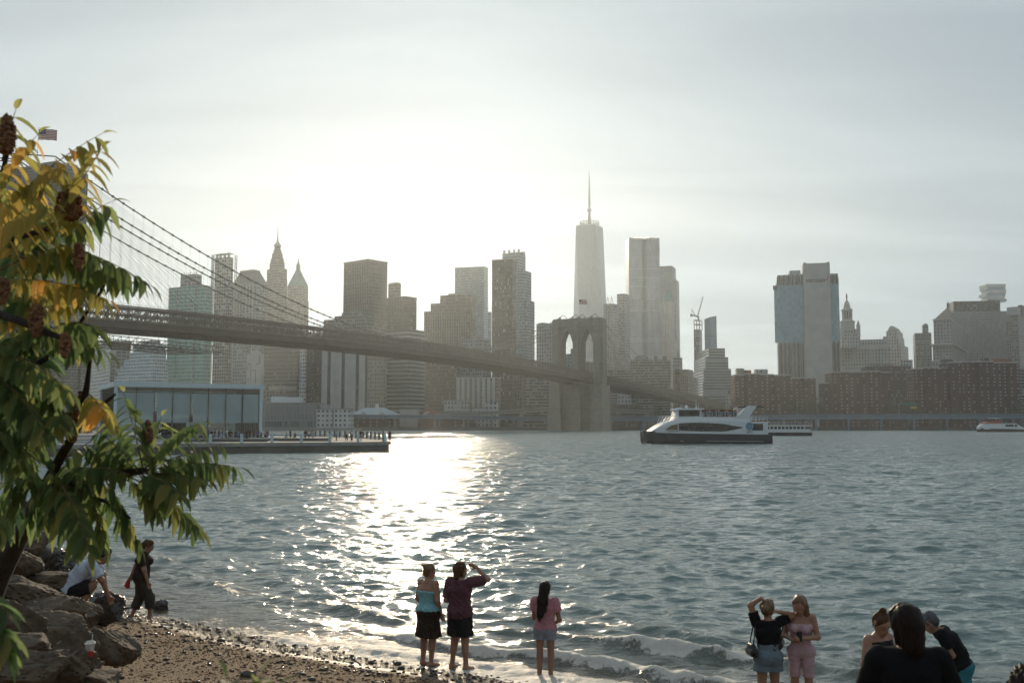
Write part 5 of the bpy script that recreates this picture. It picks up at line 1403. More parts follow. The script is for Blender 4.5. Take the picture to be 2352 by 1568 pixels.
def make_car(loc, label, col, yaw):
    root = thing('car', loc, label, 'car', 'cars on the far shore road')
    P = lambda x, y, z: (loc[0] + x * math.cos(yaw) - y * math.sin(yaw), loc[1] + x * math.sin(yaw) + y * math.cos(yaw), loc[2] + z)
    prof = [(-2.2, .35), (2.2, .35), (2.25, .75), (1.3, .92), (-1.9, .95), (-2.25, .8)]
    def ext(pr, hw, m, nm):
        n = len(pr); vs = [P(x, s * hw, z) for s in (-1, 1) for x, z in pr]
        MB().add(vs, [tuple(range(n)), tuple(reversed(range(n, 2 * n)))] + [(j, i, n + i, n + j) for i in range(n) for j in [(i + 1) % n]]).build(nm, m, root)
    ext(prof, .9, col, 'body'); ext([(-1.7, .93), (1.1, .91), (.4, 1.42), (-1.1, 1.45)], .78, M['dark_glass'], 'windows'); ext([(-1.05, 1.44), (.36, 1.41), (.3, 1.48), (-1.0, 1.5)], .74, col, 'roof')
    for x in (-1.4, 1.4):
        for s in (-1, 1): MB().tube([P(x, s * .78, .34), P(x, s * .94, .34)], .34, 10).build('wheel', M['black'], root)
    return root
CW, CG, CR = M['white_paint'], mat('car_silver', (.4, .41, .42), .3, .3), mat('car_dark', (.05, .055, .06), .3)
for i, (x, c, w) in enumerate(((1918, CG, 'left of the middle brick block'), (1940, CW, 'left of the third bridge column'), (2044, CW, 'at the right end of the middle brick block'), (2080, CG, 'below the wide tree'), (2110, CR, 'below the yellow sign panel'), (2160, CG, 'left half of the longest brick block'), (2190, CW, 'middle of the longest brick block'), (2334, CW, 'above the small red white boat'), (2290, CW, 'right part of the longest brick block'), (1862, CR, 'below the lettered tower'))):
    p = at(x, 955, Yv); make_car((p.x, p.y + 3 + 4 * (i % 2), at(1800, 954, Yv).z + .02 + (.02 if x > 2000 else 0)), '%s car on the blue elevated road, %s' % ({CW: 'white', CG: 'silver', CR: 'dark'}[c], w), c, (i % 2) * math.pi)

# ---- low waterfront on the left
def low(name, label, x0, x1, ytop, Y, dep, m, cat='building', roof=None, ybase=None):
    X0, X1 = K(x0, ytop) * Y, K(x1, ytop) * Y; zt = top_z(x0, ytop, Y)
    root = thing(name, ((X0 + X1) / 2, Y + dep / 2, GZ), label, cat)
    MB().prism([(X0, Y), (X1, Y), (X1, Y + dep), (X0, Y + dep)], -3, zt).build('walls', m, root)
    return root, X0, X1, zt
fac('greenglass', (0.17, 0.22, 0.21), (0.06, 0.09, 0.09), 2.2, 5.5, .7, .8, blind=.3, blindc=(.2, .26, .25))
r_, X0, X1, zt = low('pier_building', 'long grey green glass pier building right of the glass pavilion, with upright fins', 603, 726, 927, 778, 40, F['greenglass'], 'pier building')
fn = MB()
for i in range(40): x = X0 + (X1 - X0) * (i + .5) / 40; fn.box(x - .25, x + .25, 777.3, 778, 7, zt)
fn.build('fins', M['metal'], r_); MB().prism([(X0 - 1, 777), (X1 + 1, 777), (X1 + 1, 819), (X0 - 1, 819)], zt + .01, zt + 1).build('roof', M['gear'], r_)
MB().box(X0 + 5, X0 + 14, 785, 800, zt + 1, zt + 6).build('plant_room', M['white_paint'], r_); a = at(650, 917, 790); MB().box(a.x, a.x + 14, 786, 800, zt + 1, zt + 5.5).build('canopy', M['white_paint'], r_)
MB().box(X0 - 6, X1 + 32, 768, 820, -2, 2.2).build('pier_base', M['concrete'], r_)
r_, X0, X1, zt = low('waterfront_building', 'white three storey waterfront building with dark window grid', 727, 803, 940, 776, 22, F['white'], 'building')
MB().prism([(X0 - .5, 775.4), (X1 + .5, 775.4), (X1 + .5, 798), (X0 - .5, 798)], zt, zt + .7).build('cornice', M['concrete'], r_); MB().box(X0 + 2, X0 + 8, 780, 790, zt + .7, zt + 4).build('roof_tank', M['metal'], r_)
MB().box((X0 + X1) / 2 - .4, (X0 + X1) / 2 + .4, 775.5, 776, 1, zt).build('downpipe', M['dark_concrete'], r_)
r_, X0, X1, zt = low('market_hall', 'low brick market hall with broad pale blue hipped roof', 800, 912, 953, 816, 40, F['redbrick2'], 'building')
rf = MB(); zr = top_z(850, 936, 830); rf.add([(X0 - 1, 815, zt), (X1 + 1, 815, zt), (X1 + 1, 857, zt), (X0 - 1, 857, zt), (X0 + 11, 832, zr), (X1 - 13, 832, zr), (X1 - 13, 842, zr), (X0 + 11, 842, zr)], [(3, 2, 1, 0), (0, 1, 5, 4), (1, 2, 6, 5), (2, 3, 7, 6), (3, 0, 4, 7), (4, 5, 6, 7)])
rf.build('roof', mat('pale_metal_roof', (.36, .43, .47), .5, var=.1), r_)
for x in (835, 877):
    a = at(x, 953, 814.8); gb = MB(); gb.add([(a.x - 4.5, 814.8, zt - .5), (a.x + 4.5, 814.8, zt - .5), (a.x, 814.8, zt + 3), (a.x - 4.5, 822, zt - .5), (a.x + 4.5, 822, zt - .5), (a.x, 826, zt + 3)], [(0, 1, 2), (0, 2, 5, 3), (1, 4, 5, 2)]); gb.build('gable', M['limestone'], r_)
a = at(866, 930, 836); MB().lathe([(1.5, 0), (1.5, 3), (.2, 3.8)], (a.x, a.y, zr - .5), 10).build('water_tank', M['white_paint'], r_)
r_, X0, X1, zt = low('brick_warehouse', 'red brick gabled warehouse with a pale sloping skylight, right of the market hall', 966, 1010, 948, 818, 26, M['redclay'], 'building')
gb = MB(); zr = top_z(980, 936, 818); xm = X0 + (X1 - X0) * .35
gb.add([(X0, 818, zt), (X1, 818, zt), (xm, 818, zr), (X0, 844, zt), (X1, 844, zt), (xm, 844, zr)], [(0, 1, 2), (0, 2, 5, 3), (1, 4, 5, 2), (3, 5, 4)]); gb.build('roof', M['redclay'], r_)
a, c = at(968, 956, 817), at(982, 944, 817); sk = MB(); sk.add([(a.x, 817.6, a.z), (c.x - 2, 817.6, a.z), (c.x + 2, 817.9, c.z), (a.x + 3, 817.9, c.z)], [(0, 1, 2, 3)]); sk.build('skylight', M['metal'], r_)
for nm, lb, x0, x1, y, Y, dp, mk in (('row_of_shops', 'long low red brick row with small gables, left of the stone bridge tower', 1010, 1092, 946, 820, 18, F['redbrick2']), ('low_building', 'long low pale building with many windows on top of the brick row', 1020, 1078, 920, 842, 20, F['pale']), ('white_house', 'small bright white building right of the cream apartments', 1114, 1144, 924, 832, 16, F['white']), ('shed', 'low pale shed roof next to the market hall', 918, 960, 940, 830, 20, M['limestone']), ('low_building', 'low white shop row at the foot of the cream apartments', 1086, 1114, 938, 826, 12, F['white']), ('low_building', 'low dark brick building under the bridge approach right of the tower', 1404, 1470, 930, 845, 16, F['brownbrick']), ('low_building', 'grey low building with teal tint behind the pier building', 612, 640, 906, 850, 20, F['grey'])):
    r_, X0, X1, zt = low(nm, lb, x0, x1, y, Y, dp, mk)
    MB().prism([(X0 - .3, Y - .3), (X1 + .3, Y - .3), (X1 + .3, Y + dp), (X0 - .3, Y + dp)], zt + .01, zt + .6).build('roof', M['gear'], r_)

# ================================================================== glass pavilion and pier on the near shore
DZ = 1.5                                                   # pier deck height
pk = MB(); A = [(-18.6, 151), (-42, 139), (-62, 124), (-85, 118), (-150, 112), (-330, 130), (-330, 330), (-120, 330), (-75, 235), (-46, 226), (-30, 196), (-21.5, 172)]
pk.prism(A, -4, DZ - .5); po = pk.build('pier', M['dark_concrete']); tag(po, 'concrete pier wall and promenade reaching into the river from the left shore', kind='structure')
pc = MB(); pc.prism([(x * .9985 + (.35 if i < 6 else -.3), y) for i, (x, y) in enumerate(A)], DZ - .5, DZ); po = pc.build('promenade', M['concrete']); tag(po, 'pale paved promenade on top of the pier', kind='structure')

def pavilion():
    Y = 176.0; xl, xr = 262, 603
    PL, PR = at(xl, 930, 172), at(xr, 930, 184.5); U = Vector((PR.x - PL.x, PR.y - PL.y, 0)); W_ = U.length; U.normalize(); N = Vector((-U.y, U.x, 0)); O = Vector((PL.x, PL.y, 0)); D = 20.0
    q = lambda x, y, z: tuple(O + U * x + N * y + Vector((0, 0, z)))
    class B(MB):
        def box(s, x0, x1, y0, y1, z0, z1, m=0): return MB.box(s, x0, x1, y0, y1, z0, z1, m, q)
    c = Vector(q(W_ / 2, D / 2, DZ)); root = thing('glass_pavilion', tuple(c), 'glass carousel pavilion with pale blue steel frame and grey roller blinds', 'pavilion')
    zt = top_z(430, 880, 178)
    fr, gl = M['pav_frame'], M['pav_glass']
    b = B()
    for x0 in (0, W_ - .5):
        for y0 in (0, D - .5): b.box(x0, x0 + .5, y0, y0 + .5, DZ, zt - .8)
    b.build('corner_posts', fr, root)
    rf = B(); rf.box(-.25, W_ + .25, -.25, .5, zt - .8, zt); rf.box(-.25, W_ + .25, D - .5, D + .25, zt - .8, zt); rf.box(-.25, .5, .5, D - .5, zt - .8, zt); rf.box(W_ - .5, W_ + .25, .5, D - .5, zt - .8, zt)
    for k in range(1, 5): rf.box(.5, W_ - .5, k * 4 - .15, k * 4 + .15, zt - .7, zt - .1)
    rf.build('roof_frame', fr, root); B().box(.5, W_ - .5, .5, D - .5, zt - .09, zt - .05).build('roof_glass', gl, root)
    B().box(.5, W_ - .5, .5, D - .5, DZ + .01, DZ + .12).build('floor', M['limestone'], root)
    w = (W_ - 1) / 8
    for i in range(8):
        x = .5 + w * i
        B().box(x + .06, x + w - .06, .20, .24, DZ + .15, zt - .85).build('glass_panel', gl, root)
        B().box(x + .06, x + w - .06, D - .24, D - .2, DZ + .15, zt - .85).build('glass_panel', gl, root)
        B().box(x + (.10 if i not in (2, 4) else .5), x + w - .10, .55, .6, DZ + 2.9, zt - 1.75).build('roller_blind', M['blind_cloth'], root)
        B().box(x + w - .06, x + w + .06, .1, .35, DZ, zt - .8).build('mullion', M['dark_concrete'] if i < 7 else fr, root)
    for i in range(5):
        y = .5 + 3.8 * i
        for x in (.2, W_ - .24): B().box(x, x + .04, y + .06, y + 3.75, DZ + .15, zt - .85).build('glass_panel', gl, root)
    B().box(.4, W_ - .4, .4, .62, zt - 1.75, zt - 1.6).build('blind_rail', M['dark_concrete'], root)
    B().box(.5, W_ - .5, .9, .95, zt - 1.5, zt - .85).build('ceiling_panel', M['sand_cloth'], root)
    cn = B()
    for i in range(9): x = W_ - .9 - i * .42; cn.box(x, x + .16, 1.1, 1.25, DZ, zt - 1.2)
    cn.build('folded_curtain', M['sand_cloth'], root)
    cc = Vector(q(W_ / 2 - 1, D / 2, DZ + .12))
    ca = thing('carousel', tuple(cc), 'dark round carousel with canopy lights inside the glass pavilion', 'carousel')
    MB().lathe([(7.6, 0), (7.6, .35)], cc, 32).build('platform', M['dark_brown_cloth'], ca)
    MB().lathe([(8.0, 3.0), (8.2, 3.9), (6.5, 4.3), (.5, 5.6)], cc, 24).build('canopy', M['maroon_cloth'], ca)
    MB().lathe([(2.2, .35), (2.2, 3.2)], cc, 16).build('centre_drum', M['dark_print'], ca)
    bl = MB()
    for k in range(24): a = k * math.pi / 12; bl.lathe([(.05, 0), (.13, .1), (.05, .2)], cc + Vector((8.25 * math.cos(a), 8.25 * math.sin(a), 3.3)), 6)
    bm = bpy.data.materials.new('warm_bulb'); bm.use_nodes = True; bb = bm.node_tree.nodes['Principled BSDF']; bb.inputs['Emission Color'].default_value = (1, .75, .45, 1); bb.inputs['Emission Strength'].default_value = 4
    bl.build('bulbs', bm, ca)
    hr = MB(); hr.tube([(0, 0, 0), (0, 0, 2.7)], .03, 6); hr.tube([(-.55, 0, .85), (-.2, 0, .9), (.3, 0, .9), (.5, 0, 1.0)], [.12, .2, .2, .14], 8); hr.tube([(.45, 0, 1.0), (.65, 0, 1.4), (.72, 0, 1.5)], [.13, .09, .1], 8); hr.tube([(.70, 0, 1.5), (.95, 0, 1.32)], [.1, .05], 8)
    for x, y, dx in ((-.45, .12, -.25), (-.45, -.12, -.1), (.38, .12, .3), (.38, -.12, .15)): hr.tube([(x, y, .85), (x + dx * .5, y, .5), (x + dx, y, .2)], [.08, .05, .045], 6)
    hr.tube([(-.58, 0, .9), (-.8, 0, .6), (-.78, 0, .35)], [.05, .05, .01], 6)
    for k in range(14):
        a = k * math.tau / 14; rr = 6.2 if k % 2 else 4.4
        h = MB(); h.v = [(cc.x + rr * math.cos(a) + x * -math.sin(a) - y * math.cos(a), cc.y + rr * math.sin(a) + x * math.cos(a) - y * math.sin(a), cc.z + .35 + z) for x, y, z in hr.v]; h.f = hr.f; h.m = hr.m
        h.build('carousel_horse', M['dark_print'] if k % 3 else M['bronze_paint'], ca)
M['pav_frame'] = mat('pavilion_frame', (.56, .67, .70), .4, var=.06, vscale=.4)
M['blind_cloth'] = mat('blind_cloth', (.80, .88, .90), .8, var=.08, vscale=.3)
def thin_cloth(m, k):
    nt = m.node_tree; b = nt.nodes['Principled BSDF']; t = nt.nodes.new('ShaderNodeBsdfTranslucent'); x = nt.nodes.new('ShaderNodeMixShader'); x.inputs[0].default_value = k
    src = b.inputs['Base Color'].links[0].from_socket if b.inputs['Base Color'].links else None
    if src: nt.links.new(src, t.inputs[0])
    else: t.inputs[0].default_value = b.inputs['Base Color'].default_value
    nt.links.new(b.outputs[0], x.inputs[1]); nt.links.new(t.outputs[0], x.inputs[2]); nt.links.new(x.outputs[0], nt.nodes['Material Output'].inputs[0])
thin_cloth(M['blind_cloth'], .25)
M['bronze_paint'] = mat('bronze_paint', (.16, .10, .05), .4)
gm = bpy.data.materials.new('clear_glass'); gm.use_nodes = True; M['pav_glass'] = gm
nt_ = gm.node_tree; nt_.nodes.remove(nt_.nodes['Principled BSDF'])
gt, gg, gx, fz = nt_.nodes.new('ShaderNodeBsdfTransparent'), nt_.nodes.new('ShaderNodeBsdfGlossy'), nt_.nodes.new('ShaderNodeMixShader'), nt_.nodes.new('ShaderNodeFresnel')
gt.inputs[0].default_value = (.95, .98, .98, 1); gg.inputs['Roughness'].default_value = .03; fz.inputs[0].default_value = 1.3
nt_.links.new(fz.outputs[0], gx.inputs[0]); nt_.links.new(gt.outputs[0], gx.inputs[1]); nt_.links.new(gg.outputs[0], gx.inputs[2]); nt_.links.new(gx.outputs[0], nt_.nodes['Material Output'].inputs[0])
pavilion()

def pier_rail():
    root = thing('pier_railing', (-30, 145, DZ), 'blue grey railing with square posts along the near edge of the pier', 'railing')
    P = [Vector((x, y, DZ)) for x, y in ((-85, 118.3), (-62, 124.3), (-42, 139.3), (-19.2, 151.3))]
    pts = path_pts(P, 4.6); r = MB()
    for a, b in zip(pts[:-1], pts[1:]):
        for z in (.3, .55, .8): r.beam(a + Vector((0, 0, z)), b + Vector((0, 0, z)), .04)
        r.beam(a + Vector((0, 0, 1.08)), b + Vector((0, 0, 1.08)), .09)
    r.build('rails', M['blue_steel'], root)
    for p in pts: MB().box(p.x - .18, p.x + .18, p.y - .18, p.y + .18, DZ, DZ + 1.25).build('post', M['pav_frame'], root)
    root = thing('pier_railing', (-25, 180, DZ), 'dark railing posts along the far edge of the pier against the bright water', 'railing')
    pts = path_pts([Vector((x, y, DZ)) for x, y in ((-19.4, 152.2), (-22, 171.5), (-30.5, 195.5), (-46.3, 225.5))], 3.4); r = MB()
    for a, b in zip(pts[:-1], pts[1:]):
        for z in (.6, 1.0): r.beam(a + Vector((0, 0, z)), b + Vector((0, 0, z)), .04)
    r.build('rails', M['dark_concrete'], root)
    for p in pts: MB().box(p.x - .16, p.x + .16, p.y - .16, p.y + .16, DZ, DZ + 1.3).build('post', M['dark_concrete'], root)
pier_rail()
for i, (x, Y, L) in enumerate(((640, 158, 9), (700, 156, 8), (520, 150, 12))):
    a = at(x, 1000, Y); root = thing('stone_bench', (a.x, Y, DZ), ('long low stone bench on the pier promenade, nearer its tip', 'middle low stone bench on the pier promenade', 'longest stone bench in front of the glass pavilion')[(1, 0, 2)[i]], 'bench')
    MB().box(a.x - L / 2, a.x + L / 2, Y, Y + .9, DZ, DZ + .38).build('plinth', M['dark_concrete'], root); MB().box(a.x - L / 2 - .1, a.x + L / 2 + .1, Y - .1, Y + 1, DZ + .385, DZ + .5).build('seat', M['limestone'], root)
PPL = [(895, 153.5, 'maroon_cloth', 'charcoal_cloth', 'hair_dark', 2, 'in dark red top standing at the tip of the pier'), (880, 156, 'sand_cloth', 'charcoal_cloth', 'hair_brown', 1, 'in pale top second from the pier tip'), (829, 158, 'dark_brown_cloth', 'sand_cloth', 'hair_brown', 0, 'in brown top and pale legs alone by the pier posts'),
       (808, 158, 'white_cloth', 'charcoal_cloth', 'hair_dark', 3, 'in white top with raised hand near the end of the pier'), (796, 157, 'charcoal_cloth', 'charcoal_cloth', 'hair_brown', 4, 'in dark clothes sitting on the pier near its end'), (773, 160, 'white_cloth', 'blue_cloth', 'hair_fair', 0, 'with fair hair and white top at mid pier'), (718, 163, 'pale_pink_cloth', 'pale_pink_cloth', 'hair_brown', 0, 'all in pale pink on the pier'),
       (709, 164, 'white_cloth', 'charcoal_cloth', 'hair_dark', 2, 'in white shirt walking on the pier beside a dark figure'), (701, 164, 'dark_brown_cloth', 'charcoal_cloth', 'hair_dark', 1, 'in brown shirt facing a white shirted walker'), (678, 163, 'charcoal_cloth', 'charcoal_cloth', 'hair_dark', 4, 'all in charcoal sitting alone on the pier wall'), (667, 165, 'maroon_cloth', 'dark_brown_cloth', 'hair_brown', 0, 'in dark red with brown trousers by the bench'),
       (659, 160, 'white_cloth', 'black_cloth', 'hair_dark', 4, 'sitting in white shirt on the long bench'), (614, 160, 'maroon_cloth', 'blue_cloth', 'hair_dark', 1, 'in dark red and blue near the pavilion corner'), (609, 166, 'pale_pink_cloth', 'charcoal_cloth', 'hair_dark', 3, 'in pink top waving by the pavilion corner'), (600, 160, 'blue_cloth', 'charcoal_cloth', 'hair_dark', 4, 'in blue shirt seated below the pavilion corner'),
       (594, 164, 'charcoal_cloth', 'olive_cloth', 'hair_dark', 0, 'in charcoal and olive below the pavilion corner'), (574, 163, 'dark_brown_cloth', 'olive_cloth', 'hair_brown', 0, 'in brown and olive in front of the curtain'), (566, 162, 'charcoal_cloth', 'charcoal_cloth', 'hair_dark', 2, 'in charcoal walking before the curtain'), (548, 164, 'turquoise_cloth', 'blue_cloth', 'hair_dark', 0, 'in turquoise top before the pavilion'), (540, 163, 'dark_print', 'charcoal_cloth', 'hair_brown', 4, 'in dark print seated before the pavilion'),
       (531, 165, 'charcoal_cloth', 'grey_denim', 'hair_dark', 1, 'in charcoal and grey denim before the pavilion'), (508, 164, 'white_cloth', 'grey_denim', 'hair_brown', 4, 'in white seated at the left bench end'), (494, 166, 'maroon_cloth', 'charcoal_cloth', 'hair_brown', 2, 'in dark red walking behind the sumac tip'), (480, 165, 'blue_cloth', 'black_cloth', 'hair_dark', 0, 'in blue and black standing behind the sumac tip'), (470, 163, 'dark_print', 'black_cloth', 'hair_dark', 4, 'in dark print and black seated behind the sumac')]
for i, (x, Y, t, l, hc_, v, w) in enumerate(PPL):
    a = at(x, 1000, Y); small_person('person ' + w, (a.x, Y, DZ), (i * 2.4) % 6.28 if v != 0 else .4 * (i % 5) - .8, t, l, hc_, v, 1.72, 'people on the pier')

CROWD = [('charcoal_cloth', 'charcoal_cloth', 'hair_dark', 2, 'walking in charcoal'), ('white_cloth', 'grey_denim', 'hair_brown', 4, 'seated in white and grey denim'), ('maroon_cloth', 'charcoal_cloth', 'hair_brown', 2, 'walking in dark red'), ('blue_cloth', 'black_cloth', 'hair_dark', 0, 'standing in blue and black'), ('dark_print', 'black_cloth', 'hair_dark', 4, 'seated in dark print')]
for i in range(20):
    q = CROWD[i % 5]; a = at(446 + i * 8.1, 1000, 160 + (i * 37 % 9)); small_person('person %s in the crowd in front of the glass pavilion' % q[4], (a.x, a.y, DZ), i * 1.9, *q[:4], 1.72, 'crowd in front of the pavilion')
# ================================================================== boats
def loft(mb, secs, m=0, cap=True):
    n = len(secs[0]); vs = [p for s in secs for p in s]; fs = []
    for i in range(len(secs) - 1):
        for k in range(n):
            fs.append((i * n + k, i * n + (k + 1) % n, (i + 1) * n + (k + 1) % n, (i + 1) * n + k))
    if cap: fs += [tuple(reversed(range(n))), tuple(range((len(secs) - 1) * n, len(secs) * n))]
    return mb.add(vs, fs, m)

def text_mesh(body, size, W, ext=.02):
    cu = bpy.data.curves.new('lettering', 'FONT'); cu.body = body; cu.size = size; cu.extrude = ext; cu.align_x = 'CENTER'
    to = bpy.data.objects.new('lettering', cu); COL.objects.link(to)
    me = bpy.data.meshes.new_from_object(to.evaluated_get(bpy.context.evaluated_depsgraph_get())); bpy.data.objects.remove(to)
    return [W(*v.co) for v in me.vertices], [tuple(p.vertices) for p in me.polygons]

def ferry():
    Y = 216.0; L = 27.6; B = 4.1                                   # half beam
    xb = K(1478, 1000) * Y; c = Vector((xb + L / 2, Y + 3, 0)); yaw = R(5)
    root = thing('ferry', tuple(c), 'large white passenger ferry with dark hull and lens shaped side windows', 'ferry')
    # local: x from bow (0) to stern (L), y towards the far side, z up
    def T(x, y, z): return (c.x + (x - L / 2) * math.cos(yaw) - y * math.sin(yaw), c.y + (x - L / 2) * math.sin(yaw) + y * math.cos(yaw), z)
    hull = MB(); secs = []
    for x, w, top, bot in ((-.2, .35, 2.55, 1.5), (.3, .62, 2.5, -.2), (1.5, .85, 2.42, -.6), (4, .98, 2.32, -.8), (10, 1, 2.18, -.8), (20, 1, 2.02, -.8), (L, 1, 1.95, -.6)):
        secs.append([T(x, -B * w, top), T(x, -B * w, .6), T(x + .1, -B * w * .92, bot), T(x + .1, B * w * .92, bot), T(x, B * w, .6), T(x, B * w, top)])
    loft(hull, secs); hull.build('hull', M['navy_paint'], root)
    rub = MB(); rub.beam(T(.4, -B * .62 - .05, .78), T(8, -B - .06, .62), .1, .12); rub.beam(T(13, -B - .06, .62), T(L - 2, -B - .06, .5), .1, .12); rub.build('rubbing_strake', M['metal'], root)
    MB().beam(T(-.3, -1.5, 2.66), T(2, -B * .86, 2.56), .22, .25).build('fender', M['black'], root)
    tr = MB(); tr.box(L - .6, L + .04, -B * .8, B * .8, .3, 1.4, xf=T); tr.build('transom', M['black'], root)
    # superstructure: side outline drawn from bow to stern, rounded over into the roof
    prof = [(1.0, 2.45), (2.2, 3.3), (4.0, 4.35), (6.0, 5.05), (9.0, 5.55), (13, 5.75), (18, 5.75), (22.4, 5.72), (22.6, 5.72)]
    sp = MB(); n = 26; secs = []
    for i in range(n + 1):
        x = 1.0 + 21.8 * i / n
        for (xa, za), (xc, zc) in zip(prof[:-1], prof[1:]):
            if xa <= x <= xc + 1e-6: z = za + (zc - za) * (x - xa) / (xc - xa); break
        w = B * min(.97, .58 + .38 * (i / n * 4) ** .6) if i < n / 4 else B * .97
        lo = 2.42 - .4 * i / n
        secs.append([T(x, -w, lo), T(x, w, lo), T(x, w, z - .25 * (z - lo)), T(x, w * .93, z), T(x, -w * .93, z), T(x, -w, z - .25 * (z - lo))])
    loft(sp, secs); sp.build('cabin', M['white_paint'], root)
    af = MB(); af.box(22.8, L - .9, -B * .96, B * .96, 2.0, 4.55, xf=T); af.build('aft_cabin', M['white_paint'], root)
    MB().box(22.6, L - .5, -B * .97, B * .97, 4.551, 4.75, xf=T).build('aft_deck', M['white_paint'], root)
    # lens window
    wv = MB(); N = 30; top, bot = [], []
    for i in range(N + 1):
        u = i / N; x = 7.0 + 14.2 * u
        hgt = (1.65 if u < .02 else 1.0)
        zc_ = 3.62 - .05 * u
        up_ = .62 + .42 * math.sin(math.pi * min(1, u * 1.0 + .18)) * (1 - u * .15)
        e = 1 if u < .72 else max(0, 1 - ((u - .72) / .28)) ** .75
        top.append((x, zc_ - .1 + up_ * e)); bot.append((x, zc_ - .1 - (.66 + .18 * math.sin(math.pi * u)) * e))
    out = top + bot[::-1]
    for sgn in (-1, 1):
        yy = sgn * (B * .97 + .05); vs = [T(x, yy, z) for x, z in out] + [T(x, yy - sgn * .08, z) for x, z in out]; k = len(out)
        quads = [(i, i + 1, 2 * N - i, 2 * N + 1 - i) for i in range(N)]
        wv.add(vs, [q if sgn < 0 else q[::-1] for q in quads] + [(i, (i + 1) % k, k + (i + 1) % k, k + i) for i in range(k)])
    wv.build('window', M['dark_glass'], root)
    fw_ = MB()
    for sgn in (-1, 1):
        yy = sgn * (B * .9); fw_.add([T(4.1, sgn * B * .885, 3.0), T(6.8, sgn * (B * .97 + .04), 2.95), T(6.8, sgn * (B * .97 + .04), 4.25), T(5.4, sgn * B * .96, 3.9)], [(0, 1, 2, 3) if sgn < 0 else (3, 2, 1, 0)])
    fw_.build('bow_window', mat('amber_glass', (.18, .12, .06), .15), root)
    aw = MB(); aw.box(23.2, 25.6, -B * .96 - .04, -B * .96 + .1, 2.85, 4.3, xf=T); aw.build('aft_window', M['dark_glass'], root)
    # wheelhouse
    wh = MB(); secs = []
    for x, z0, z1, w in ((6.4, 5.05, 5.2, 2.0), (7.3, 5.2, 7.35, 2.3), (11.5, 5.6, 7.35, 2.5), (15.6, 5.7, 5.9, 2.6)):
        secs.append([T(x, -w, z0 - .2), T(x, w, z0 - .2), T(x, w * .9, z1), T(x, -w * .9, z1)])
    loft(wh, secs); wh.build('wheelhouse', M['white_paint'], root)
    MB().box(7.55, 12.0, -2.52, 2.52, 5.95, 7.15, xf=T).build('wheelhouse_window', M['dark_glass'], root)
    rf = MB(); loft(rf, [[T(x, -w, z), T(x, w, z), T(x, w * .95, z + .22), T(x, -w * .95, z + .22)] for x, w, z in ((6.6, 1.9, 7.2), (7.2, 2.7, 7.36), (12.6, 2.8, 7.42), (13.0, 2.7, 7.42))]); rf.build('wheelhouse_roof', M['white_paint'], root)
    an = MB(); an.lathe([(.05, 0), (.3, .2), (.34, .45), (.1, .75)], T(9.8, 0, 7.65), 10); an.build('radar', M['white_paint'], root); an = MB(); an.lathe([(.2, 0), (.05, .7), (.04, 2)], T(12.2, .8, 7.6), 6); an.build('antenna', M['white_paint'], root); an = MB(); an.tube([T(12.2, -.8, 7.6), T(12.4, -.8, 8.9)], .05, 5); an.build('antenna', M['white_paint'], root); MB().box(7.6, 8.8, -.5, .5, 7.62, 7.82, xf=T).build('roof_box', M['white_paint'], root)
    # mast fin aft, rails
    for sgn in (-1, 1):
        fi = MB(); pr = [(19.6, 5.7), (22.6, 5.7), (24.3, 8.1), (22.6, 8.25), (21.6, 7.6)]
        vs = [T(x, sgn * (B * .95 - t), z) for t in (0, .25) for x, z in pr]; k = 5
        fi.add(vs, [tuple(range(5)) if sgn < 0 else tuple(reversed(range(5))), tuple(range(5, 10))] + [(i, (i + 1) % 5, 5 + (i + 1) % 5, 5 + i) for i in range(5)]); fi.build('mast_fin', M['white_paint'], root)
    MB().box(22.3, 26.0, -B * .9, B * .9, 7.9, 8.15, xf=T).build('aft_awning', M['dark_print'], root)
    for sgn in (-1, 1):
        rl = MB(); yy = sgn * B * .94
        for z in (6.3, 6.75): rl.beam(T(12.5, yy, z), T(20.2, yy, z), .06)
        for i in range(9): rl.beam(T(12.5 + i * .95, yy, 5.7), T(12.5 + i * .95, yy, 6.75), .06)
        rl.build('top_railing', M['white_paint'], root); rl = MB(); y2 = sgn * B * .75
        for i in range(4): rl.beam(T(3.9 + i * .7, y2, 4.2 + .3 * i), T(4.6 + i * .75, y2, 5.9), .1)
        rl.beam(T(4.6, y2, 5.9), T(7, y2, 5.9), .08); rl.build('bow_railing', M['white_paint'], root); rl = MB()
        for i in range(5): rl.beam(T(23 + i * .9, yy, 4.75), T(23 + i * .9, yy, 5.8), .06)
        rl.beam(T(22.6, yy, 5.8), T(L - .6, yy, 5.8), .07); rl.build('aft_railing', M['white_paint'], root)
    # round emblem with wave arcs, and the lettering under it
    em = MB(); ring = lambda r, k=28: [(22.6 + r * math.cos(a * math.tau / k), 3.75 + r * math.sin(a * math.tau / k)) for a in range(k)]
    yy = -(B * .97 + .06)
    em.add([T(x, yy, z) for x, z in ring(.86)] + [T(x, yy + .1, z) for x, z in ring(.86)], [tuple(range(28))] + [(i, 28 + i, 28 + (i + 1) % 28, (i + 1) % 28) for i in range(28)])
    em.build('emblem', mat('emblem_blue', (.03, .17, .30), .5), root)
    ea = MB()
    for r0, r1, a0, a1 in ((.60, .68, 0, math.tau), (.25, .36, .3, 2.84), (.1, .16, .3, 2.84)):
        k = 20; pr = [(a0 + (a1 - a0) * i / k) for i in range(k + 1)]; off = -.18 if a0 else 0
        vs = [T(22.6 + r * math.cos(a), yy - .02, 3.75 + off + r * math.sin(a)) for r in (r0, r1) for a in pr]
        ea.add(vs, [(i, i + 1, k + 2 + i, k + 1 + i) for i in range(k)])
    ea.build('emblem_arcs', M['white_paint'], root)
